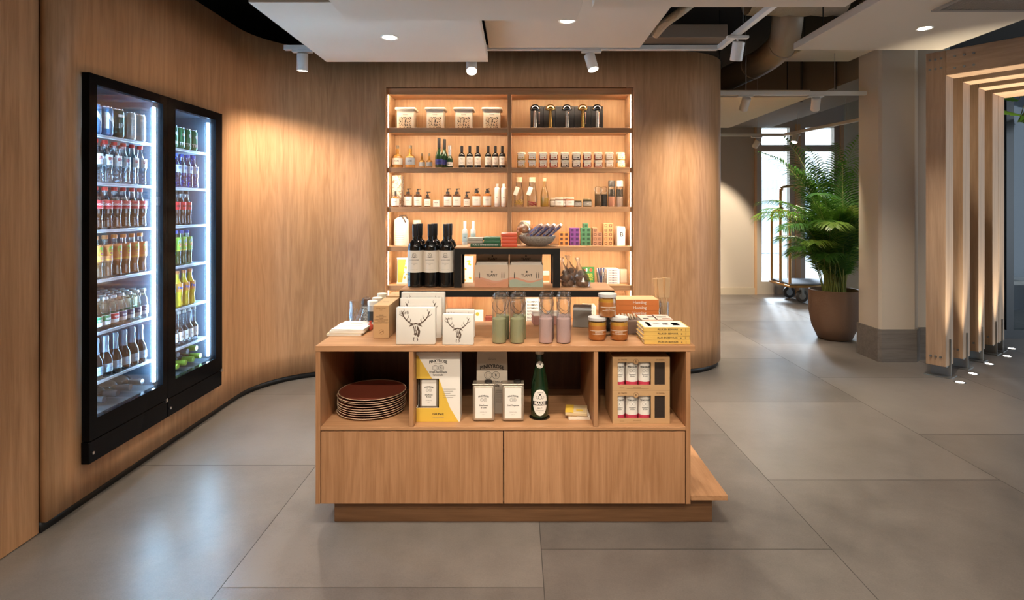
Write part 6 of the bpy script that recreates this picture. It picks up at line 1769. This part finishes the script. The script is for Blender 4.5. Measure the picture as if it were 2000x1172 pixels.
# ================================================================== two glass-door refrigerators
XF = -1.911                                  # face of the doors
COOL = emis('cool_led', (0.42, 0.72, 1.0), 85.0)
DOORGLASS = thin_glass('door_glass', (0.96, 0.98, 1.0), 0.015, 0.01, 0.22)
INNER = mat('dark_liner', (0.05, 0.065, 0.09), 0.5)
SHELFM = mat('pale_wire_shelf', (0.50, 0.56, 0.62), 0.35, metal=0.2)
FS = [1.690, 1.463, 1.240, 1.004, 0.758, 0.528]        # shelf tops
RACK = 0.385
def fridge(label, y0, y1, g0, g1, gz0, gz1):
    t = thing('refrigerator', label, 'refrigerator', (XF, (y0+y1)/2, 0.199), 0, 'black glass-door refrigerators')
    ym = (y0+y1)/2
    def L(m): m.M = Matrix.Translation((-XF, -ym, -0.199)); return m
    c0, c1 = y0+0.040, y1-0.004
    if y0 > 3: c0, c1 = y0+0.004, y1-0.028
    m = L(MB()); xb, xf = -2.47, XF-0.036; zb, zt = 0.22, 1.935; w = 0.012
    m.box(xb, xf, c0, c0+w, zb, zt); m.box(xb, xf, c1-w, c1, zb, zt); m.box(xb, xb+w, c0+w, c1-w, zb, zt)
    m.box(xb+w, xf, c0+w, c1-w, zb, zb+0.12); m.box(xb+w, xf, c0+w, c1-w, zt-w, zt)
    m.build('cabinet', INNER, t)
    m = L(MB()); xo, xi = XF, XF-0.034
    m.box(xi, xo, y0, g0, 0.302, 1.954); m.box(xi, xo, g1, y1, 0.302, 1.954); m.box(xi, xo, g0, g1, 0.302, gz0); m.box(xi, xo, g0, g1, gz1, 1.954)
    m.build('door_frame', GLOSSBLACK, t)
    m = L(MB()); m.box(XF-0.014, XF-0.008, g0, g1, gz0, gz1); m.build('door_glass', DOORGLASS, t)
    m = L(MB()); m.rbox(XF-0.040, XF-0.002, y0, y1, 0.199, 0.297, 0.003, 1); m.build('kick_panel', GLOSSBLACK, t)
    m = L(MB()); m.box(XF-0.069, XF-0.034, y0+0.006, y0+0.02, 0.20, 1.95); m.box(XF-0.069, XF-0.034, y1-0.02, y1-0.006, 0.20, 1.95); m.box(XF-0.069, XF-0.034, y0+0.02, y1-0.02, 1.936, 1.95); m.box(XF-0.069, XF-0.034, y0+0.02, y1-0.02, 0.20, 0.215)
    m.build('mounting_frame', BLACK, t)
    m = L(MB()); m.M = m.M @ Matrix.Translation((XF-0.001, y0+0.022, 0.243)) @ Matrix.Rotation(PI/2, 4, 'Y'); m.lathe([(0, 0), (0.007, 0), (0.007, 0.004), (0.005, 0.005), (0, 0.005)], 14); m.build('lock', STEEL, t, 40)
    m = L(MB()); m.box(XF-0.02, XF+0.004, y1-0.02, y1-0.004, 0.288, 0.306); m.build('hinge', STEEL, t)
    a, b = c0+w+0.004, c1-w-0.004
    for z in FS:
        m = L(MB()); m.box(xb+0.02, XF-0.062, a+0.012, b-0.012, z-0.006, z); m.rbox(XF-0.062, XF-0.056, a, b, z-0.010, z+0.004, 0.001, 1)
        m.build('shelf', SHELFM, t)
    m = L(MB()); n = 24
    vs = []
    for i in range(n+1):
        y = a + (b-a)*i/n; q = RACK-0.012 + 0.010*math.cos(i/n*2*PI*5)
        vs += [(XF-0.062, y, RACK-0.040), (XF-0.062, y, q), (XF-0.50, y, q), (XF-0.50, y, RACK-0.040)]
    fs = []
    for i in range(n):
        for k in range(3): fs.append((4*i+k, 4*i+4+k, 4*i+5+k, 4*i+1+k))
    m.add(vs, fs); m.build('bottle_rack', mat('dark_rack', (0.22, 0.24, 0.27), 0.35, metal=0.6), t)
    for y, s in ((g1+0.004, -1), (g0-0.004, 1)):
        m = L(MB()); m.box(XF-0.050, XF-0.038, min(y, y-s*0.012), max(y, y-s*0.012), gz0+0.02, gz1-0.02)
        # the strips sit just inside the liner, facing the goods
        m.v = [(v[0], v[1] + (s*0.020), v[2]) for v in m.v]
        m.build('led_strip', COOL, t)
    return t
fridge('black built-in refrigerator with a glass door, left one, nearest the viewer', 2.586, 3.165, 2.633, 3.122, 0.393, 1.908)
fridge('black built-in refrigerator with a glass door, right one, farther away', 3.169, 3.749, 3.237, 3.668, 0.390, 1.903)

# ------------------------------------------------------------------ drinks, each row built once and copied along the shelf
XR = XF - 0.092
H90 = PI/2                                    # labels turned to face +x
def contour(r, h, nr, waist, k=22):
    """soft-drink bottle: pinched waist, long neck"""
    out = [(0, 0.004), (r*0.75, 0.0), (r*0.95, 0.006)]
    for i in range(k+1):
        u = i/k; z = 0.010 + (h-0.028-0.010)*u
        if u < 0.30: f = 1.0 - waist*0.5*(1-math.cos(2*PI*u/0.30))/2
        elif u < 0.58: f = 1.0 - waist*0.25*math.sin(PI*(u-0.30)/0.28)*0.0
        else:
            q = (u-0.58)/0.42; f = 1.0 + (nr/r-1.0)*(0.5-0.5*math.cos(PI*min(1, q*1.08)))
        if 0.16 < u < 0.36: f = min(f, 1.0 - waist*math.sin(PI*(u-0.16)/0.20))
        out.append((r*f, z))
    out += [(nr, h-0.018), (0, h-0.018)]
    return out
def drink(name, label, loc, group, r, h, body, capm=None, capr=0.0135, lab=None, prof_=None, draw=None, liquid=None, foil=None):
    t = thing(name, label, 'bottle' if 'can' not in name.split('_') else 'can', loc, H90, group)
    P = prof_ or contour(r, h, 0.0115, 0.10)
    MB().lathe(P, 18).build('body', body, t, 50)
    if liquid:
        m = MB(); m.lathe([(0, 0.006)] + [(q[0]*0.93, q[1]) for q in P if 0.008 < q[1] < h*liquid[1]] + [(0, h*liquid[1])], 16); m.build('liquid', liquid[0], t, 50)
    if capm: MB().lathe([(0.009, h-0.019), (capr, h-0.018), (capr, h-0.002), (capr*0.9, h), (0, h)], 16).build('cap', capm, t, 40)
    if lab:
        rr, z0, z1, deg, mm = lab
        m = MB()
        m.lathe([(rr, z0), (rr, z1)], 20, a0=-PI/2-math.radians(deg/2), a1=-PI/2+math.radians(deg/2))
        if draw: draw(m, rr+0.0006)
        m.build('label', mm, t, 50)
    return t
def row(first, ys, labels):
    x, y, z = first.location
    first.location = (x, ys[0], z)
    for y_, l in zip(ys[1:], labels[1:]):
        dup(first, (x, y_, z), None, l)
def names(fmt, n):
    return [fmt % place(i, n) for i in range(n)]
def spread(a, b, n): return [a + (b-a)*i/(n-1) for i in range(n)]
ZL = 0.0008
WATERB = thin_glass('clear_plastic', (0.90, 0.95, 0.98), 0.10, 0.06, 0.75); BLUEB = thin_glass('blue_plastic', (0.20, 0.42, 0.85), 0.16, 0.05, 0.85)
GREENB = thin_glass('green_plastic', (0.45, 0.80, 0.45), 0.14, 0.05, 0.8)
COLA = mat('cola', (0.045, 0.016, 0.010), 0.12); TEA = mat('peach_tea', (0.34, 0.12, 0.035), 0.15, sss=0.2); GTEA = mat('green_tea', (0.10, 0.22, 0.06), 0.15)
REDC = mat('red_plastic', (0.55, 0.02, 0.02), 0.35); ORC = mat('orange_plastic', (0.60, 0.20, 0.04), 0.4); BLC = mat('blue_plastic_cap', (0.04, 0.10, 0.50), 0.35)
REDL = mat('red_label', (0.58, 0.02, 0.025), 0.4); LGR = mat('lime_label', (0.25, 0.48, 0.06), 0.4); YEL = mat('yellow_label', (0.75, 0.52, 0.05), 0.4)
WHT = mat('white_label', (0.78, 0.80, 0.82), 0.4)
# --- left refrigerator
yl = spread(2.675, 3.068, 7)
Y6 = spread(2.745, 3.072, 6)
# cans
ALU = mat('can_rim', (0.7, 0.7, 0.72), 0.25, metal=1.0)
def can(label, loc, group, col, draw, r=0.033, h=0.145):
    t = thing('drink_can', label, 'can', loc, H90, group)
    m = MB(); m.lathe([(0, 0.003), (r*0.78, 0.0), (r*0.84, 0.003), (r, 0.014), (r, h-0.016), (r*0.86, h-0.004)], 24)
    mm = [col]; m.mi = 1; m.lathe([(r*0.86, h-0.004), (r*0.87, h), (r*0.82, h-0.001), (r*0.80, h-0.006), (0, h-0.006)], 24); mm.append(ALU)
    m.mi = 2; mm.append(WHT); draw(m, r+0.0006); m.build('body', mm, t, 40)
    return t
NB = mat('can_blue', (0.10, 0.22, 0.42), 0.3, metal=0.4); NG = mat('can_dark_green', (0.03, 0.075, 0.06), 0.3, metal=0.4); NS = mat('can_silver', (0.50, 0.56, 0.60), 0.3, metal=0.6)
xc = XR-0.002
ycan = [2.735, 2.815, 2.895, 2.985, 3.065]
dN = lambda m, R: m.text('N', 0.105, 0.004, 0, 0.072, R=R+0.0004, bold=0.04)
def dV(m, R): m.lathe([(R, 0.105), (R, 0.118)], 16, a0=-2.3, a1=-0.9); m.text('IPA', 0.035, 0, 0, 0.06, R=R)
can('blue can with a big white N, leftmost in the left refrigerator', (xc, ycan[0], FS[0]+.0045), 'cans on the top left refrigerator shelf', NB, dN)
can('blue can with a big white N, second in the left refrigerator', (xc, ycan[1], FS[0]+.0045), 'cans on the top left refrigerator shelf', NB, dN)
can('dark green can in the middle of the top left refrigerator shelf', (xc, ycan[2], FS[0]+.0045), 'cans on the top left refrigerator shelf', NG, dV)
can('silver grey can, second from the right in the left refrigerator', (xc, ycan[3], FS[0]+.0045), 'cans on the top left refrigerator shelf', NS, dV)
can('silver grey can, rightmost on the top left refrigerator shelf', (xc, ycan[4], FS[0]+.0045), 'cans on the top left refrigerator shelf', NS, dV)
# clear water, red caps
L_ = names('clear water bottle with a red cap, %s in the left refrigerator', 6)
def dSpa(m, R): m.mi = 1; m.text('SPA', 0.020, 0, 0, 0.118, R=R, bold=0.03); m.mi = 2; m.text('reine', 0.009, 0, 0, 0.103, R=R)
b = drink('water_bottle', L_[0], (XR, 0, FS[1]+.0045), 'clear water bottles', 0.0315, 0.208, WATERB, REDC, lab=(0.0322, 0.088, 0.138, 95, [WHT, REDL, BLC]), draw=dSpa)
row(b, Y6, L_)
b2 = dup(b, (XR-0.075, Y6[0]+0.03, FS[1]+.0045), None, 'clear water bottle behind the front row in the left refrigerator', 'clear water bottles at the back')
for y_ in Y6[1:5]: dup(b2, (XR-0.075, y_+0.03, FS[1]+.0045))
# cola, red caps
L_ = names('cola bottle with a red cap and script label, %s in the left refrigerator', 6)
def dCoca(m, R): m.mi = 1; m.text('Coca-Cola', 0.0205, 0, 0, 0.121, R=R, bold=0.02); m.lathe([(R, 0.101), (R, 0.103)], 14, a0=-2.4, a1=-0.75)
b = drink('cola_bottle', L_[0], (XR, 0, FS[2]+.0045), 'cola bottles in the left refrigerator', 0.0315, 0.206, WATERB, REDC, lab=(0.0322, 0.098, 0.140, 360, [REDL, WHT]), draw=dCoca, liquid=(COLA, 0.74))
row(b, Y6, L_)
# peach tea
L_ = names('peach iced tea bottle with an orange cap, %s in the left refrigerator', 6)
PEACHL = mat('peach_label', (0.66, 0.24, 0.07), 0.4)
def dLip(m, R, big=PEACHL):
    m.mi = 1; m.ring(0, 0.019, 0.003, 0.135, 0, 18, R); m.mi = 2; m.ring(0, 0.0125, 0, 0.120, 0, 18, R+.0004)
    m.mi = 3; q = MB(); q.ring(0, 0.0095, 0, 0, 0, 16); m.add([((R+.0008)*math.sin(v[0]/R), -(R+.0008)*math.cos(v[0]/R), 0.120+v[2]*0.55) for v in q.v], q.f)
    m.mi = 4; m.text('Lipton', 0.0062, 0, 0, 0.120, R=R+.0013, bold=0.02); m.mi = 2; m.lathe([(R, 0.088), (R, 0.092)], 16, a0=-2.5, a1=-0.6)
b = drink('iced_tea_bottle', L_[0], (XR, 0, FS[3]+.0045), 'peach tea bottles', 0.0315, 0.206, WATERB, ORC, lab=(0.0322, 0.082, 0.160, 360, [PEACHL, LGR, YEL, REDL, WHT]), draw=dLip, liquid=(TEA, 0.78))
row(b, Y6, L_)
# juices: little glass bottles, several rows deep
JB = [mat('juice_%d' % i, c, 0.2) for i, c in enumerate(((0.52, 0.47, 0.28), (0.55, 0.50, 0.30), (0.50, 0.42, 0.26), (0.56, 0.50, 0.32)))]
JP = [(0, 0.002), (0.024, 0.0), (0.026, 0.005), (0.026, 0.092), (0.022, 0.110), (0.0135, 0.128), (0.013, 0.140), (0.0165, 0.142), (0.0165, 0.153), (0, 0.154)]
Y8 = spread(2.685, 3.088, 8)
JLn = [mat('juice_green_label', (0.03, 0.22, 0.08), 0.5), REDL, mat('juice_navy_label', (0.10, 0.10, 0.20), 0.5)]
def juice(label, loc, lb, group):
    t = thing('juice_bottle', label, 'bottle', loc, H90, group)
    MB().lathe(JP[:-2][:6] + [(0, 0.118)], 16).build('body', JB[random.randrange(4)], t, 50)
    MB().lathe(JP[:8], 16).build('glass_body', CLEAR, t, 50)
    MB().lathe([(0, 0.141), (0.0168, 0.141), (0.0168, 0.153), (0.015, 0.155), (0, 0.155)], 14).build('cap', mat('pewter_cap', (0.45, 0.47, 0.45), 0.3, metal=0.7), t, 40)
    m = MB(); m.lathe([(0.0266, 0.022), (0.0266, 0.068)], 16, a0=-PI/2-1.3, a1=-PI/2+1.3); m.mi = 1; m.lathe([(0.0272, 0.040), (0.0272, 0.066)], 16, a0=-PI/2-1.3, a1=-PI/2+1.3); m.mi = 0; m.text('appel', 0.016, 0, 0, 0.052, R=0.0278, bold=0.02)
    m.build('label', [WHT, lb], t, 50)
    return t
L_ = names('small juice bottle, %s of the front row in the left refrigerator', 8)
for k in range(8): juice(L_[k], (XR+0.004, Y8[k], FS[4]+.0045), JLn[0] if k in (1, 2) else JLn[1] if k in (0, 3) else JLn[2], 'small juice bottles in front')
for d in range(1, 5):
    f = juice('small juice bottle in a back row of the left refrigerator', (XR+0.004-0.056*d, Y8[0]+0.004, FS[4]+.0045), JLn[0], 'small juice bottles in the back rows')
    for k in range(1, 8): dup(f, (XR+0.004-0.056*d, Y8[k]+0.004*(d % 2), FS[4]+.0045))
# blue-foil sparkling wine
BFOIL = mat('ice_blue_foil', (0.30, 0.44, 0.58), 0.25, metal=0.6)
L_ = names('small sparkling bottle with blue foil, %s in the left refrigerator', 6)
def dPro(m, R): m.mi = 1; m.text('prosecco', 0.010, 0, 0, 0.042, R=R)
b = drink('foil_bottle', L_[0], (XR, 0, FS[5]+.0045), 'blue foil sparkling bottles', 0.0315, 0.190, DARKGLASS, None, lab=(0.0322, 0.022, 0.062, 180, [mat('ice_blue_label', (0.42, 0.53, 0.64), 0.4), BLC]), draw=dPro, prof_=prof(0.0315, 0.185, 0.0125, 0.075, 0.135))
m = MB(); m.lathe([(0.0185, 0.118), (0.0165, 0.135), (0.0150, 0.165), (0.0175, 0.172), (0.0175, 0.188), (0.014, 0.196), (0, 0.197)], 18); m.build('foil', BFOIL, b, 50)
row(b, Y6, L_)
# lying dark bottles in the rack
def lying(label, y, x, z, group, capm, body=DARKGLASS, r=0.037, base_out=False):
    t = thing('lying_wine_bottle', label, 'bottle', (x, y, z), 0, group)
    P = dome_prof(r, 0.295, 0.0145, 0.185, 0.232)
    MB().lathe(P, 22).build('glass_body', body, t, 40)
    if capm: MB().lathe([(0.0152, 0.205 if False else 0.232), (0.0162, 0.236), (0.0165, 0.292), (0.015, 0.298), (0, 0.298)], 18).build('capsule', capm, t, 40)
    t.rotation_euler = (0, PI/2, 0)
    return t
DRK = mat('smoky_capsule', (0.10, 0.10, 0.11), 0.2, metal=0.5)
yr = spread(2.69, 3.07, 5)
for k in range(5):
    lying('dark wine bottle lying in the left refrigerator rack, %s of five' % place(k, 5), yr[k], XF-0.375, RACK+0.040, 'lying bottles in the left rack', DRK)
# --- right refrigerator
q5 = spread(3.285, 3.560, 5); q6 = spread(3.268, 3.575, 6); q7 = spread(3.262, 3.580, 7)
GCAN = mat('can_green', (0.03, 0.20, 0.08), 0.3, metal=0.3)
def dH(m, R): m.text('TREK', 0.026, 0, 0, 0.030, R=R, bold=0.03); m.ring(0, 0.012, 0, 0.085, 0, 14, R)
g = can('green can on the top right refrigerator shelf, leftmost', (xc, q5[0], FS[0]+.0045), 'green cans in the right refrigerator', GCAN, dH, 0.033, 0.128)
L_ = names('green can on the top right refrigerator shelf, %s', 5)
for k in range(1, 5): dup(g, (xc, q5[k], FS[0]+.0045), None, L_[k])
L_ = names('blue water bottle, %s in the right refrigerator', 6)
def dSpaB(m, R): m.mi = 1; m.text('SPA', 0.020, 0, 0, 0.115, R=R, bold=0.03)
b = drink('water_bottle', L_[0], (XR, 0, FS[1]+.0045), 'blue water bottles', 0.0300, 0.200, BLUEB, BLC, lab=(0.0307, 0.088, 0.132, 110, [mat('pale_blue_label', (0.55, 0.66, 0.80), 0.4), BLC]), draw=dSpaB)
row(b, q6, L_)
b2 = dup(b, (XR-0.07, q6[0]+0.03, FS[1]+.0045), None, 'blue water bottle behind the front row in the right refrigerator', 'blue water bottles at the back')
for y_ in q6[1:5]: dup(b2, (XR-0.07, y_+0.03, FS[1]+.0045))
L_ = names('dark cola bottle with a plain red label, %s in the right refrigerator', 5)
def dZero(m, R): m.mi = 1; m.text('zero', 0.022, 0, 0, 0.115, R=R, bold=0.03)
b = drink('cola_bottle', L_[0], (XR, 0, FS[2]+.0045), 'cola bottles in the right refrigerator', 0.030, 0.205, WATERB, INK, lab=(0.0307, 0.092, 0.138, 360, [REDL, INK]), draw=dZero, liquid=(COLA, 0.80))
row(b, spread(3.262, 3.500, 5), L_)
L_ = names('green iced tea bottle with a blue cap, %s in the right refrigerator', 5)
b = drink('iced_tea_bottle', L_[0], (XR, 0, FS[3]+.0045), 'green tea bottles', 0.030, 0.205, GREENB, BLC, lab=(0.0307, 0.085, 0.165, 360, [LGR, mat('aqua_label', None), YEL, REDL, WHT]), draw=dLip, liquid=(GTEA, 0.78))
row(b, spread(3.270, 3.505, 5), L_)
def dS(m, R): m.mi = 1; m.text('sprankel', 0.015, 0, 0, 0.110, R=R, bold=0.02)
for k, y_ in enumerate((3.268, 3.335)):
    drink('lemonade_bottle', 'clear lemonade bottle with a green label, %s of two in the right refrigerator' % ('left', 'right')[k], (XR, y_, FS[4]+.0045), 'clear lemonade bottles', 0.030, 0.212, WATERB, mat('cap_green', (0.03, 0.25, 0.08), 0.4), lab=(0.0307, 0.092, 0.132, 360, [mat('emerald_label', (0.02, 0.30, 0.12), 0.4), WHT]), draw=dS)
def dF(m, R): m.mi = 1; m.text('Fanta', 0.024, 0, 0, 0.115, R=R, bold=0.03); m.mi = 2; m.ring(0, 0.008, 0.020, 0.132, 0, 12, R)
for k, y_ in enumerate((3.405, 3.475, 3.540)):
    drink('orangeade_bottle', 'yellow orangeade bottle with an orange cap, %s of three' % place(k, 3).replace('second', 'middle'), (XR, y_, FS[4]+.0045), 'yellow orangeade bottles', 0.030, 0.212, mat('lemon_drink', (0.68, 0.50, 0.03), 0.12), ORC, lab=(0.0307, 0.092, 0.140, 360, [mat('orange_label', (0.72, 0.30, 0.04), 0.4), BLC, LGR]), draw=dF)
L_ = names('slim dark bottle with a white label, %s of seven in the right refrigerator', 7)
def dR(m, R): m.mi = 1; m.text('bier', 0.014, 0, 0, 0.055, R=R)
b = drink('slim_bottle', L_[0], (XR, 0, FS[5]+.0045), 'slim bottles in the right refrigerator', 0.0245, 0.205, WATERB, mat('pewter_cap', None), 0.012, lab=(0.0251, 0.030, 0.082, 170, [WHT, INK]), draw=dR, prof_=prof(0.0245, 0.19, 0.0105, 0.088, 0.120), liquid=(mat('dark_lager', (0.05, 0.03, 0.02), 0.12), 0.55))
row(b, q7, L_)
LIME = mat('lime_foil', (0.30, 0.42, 0.05), 0.3, metal=0.3); PINKF = mat('pink_foil', (0.50, 0.08, 0.12), 0.3, metal=0.3)
yr = spread(3.30, 3.62, 5)
for k in range(5):
    lying('wine bottle with a %s neck lying in the right rack, %s of the lower row' % ('pink' if k == 0 else 'lime', place(k, 5)), yr[k], XF-0.368, RACK+0.036, 'lying bottles in the right rack', PINKF if k == 0 else LIME, r=0.034)
for k, (y_, z) in enumerate(((3.34, 0.100), (3.42, 0.100), (3.50, 0.100), (3.58, 0.100))):
    lying('wine bottle lying on the lower row in the right rack, %s of the upper row' % place(k, 4), y_, XF-0.40+0.01*k, RACK+z-0.005, 'lying bottles in the right rack', LIME if k in (0, 3) else DRK, body=DARKGLASS if k % 2 else GREENGLASS, r=0.034)
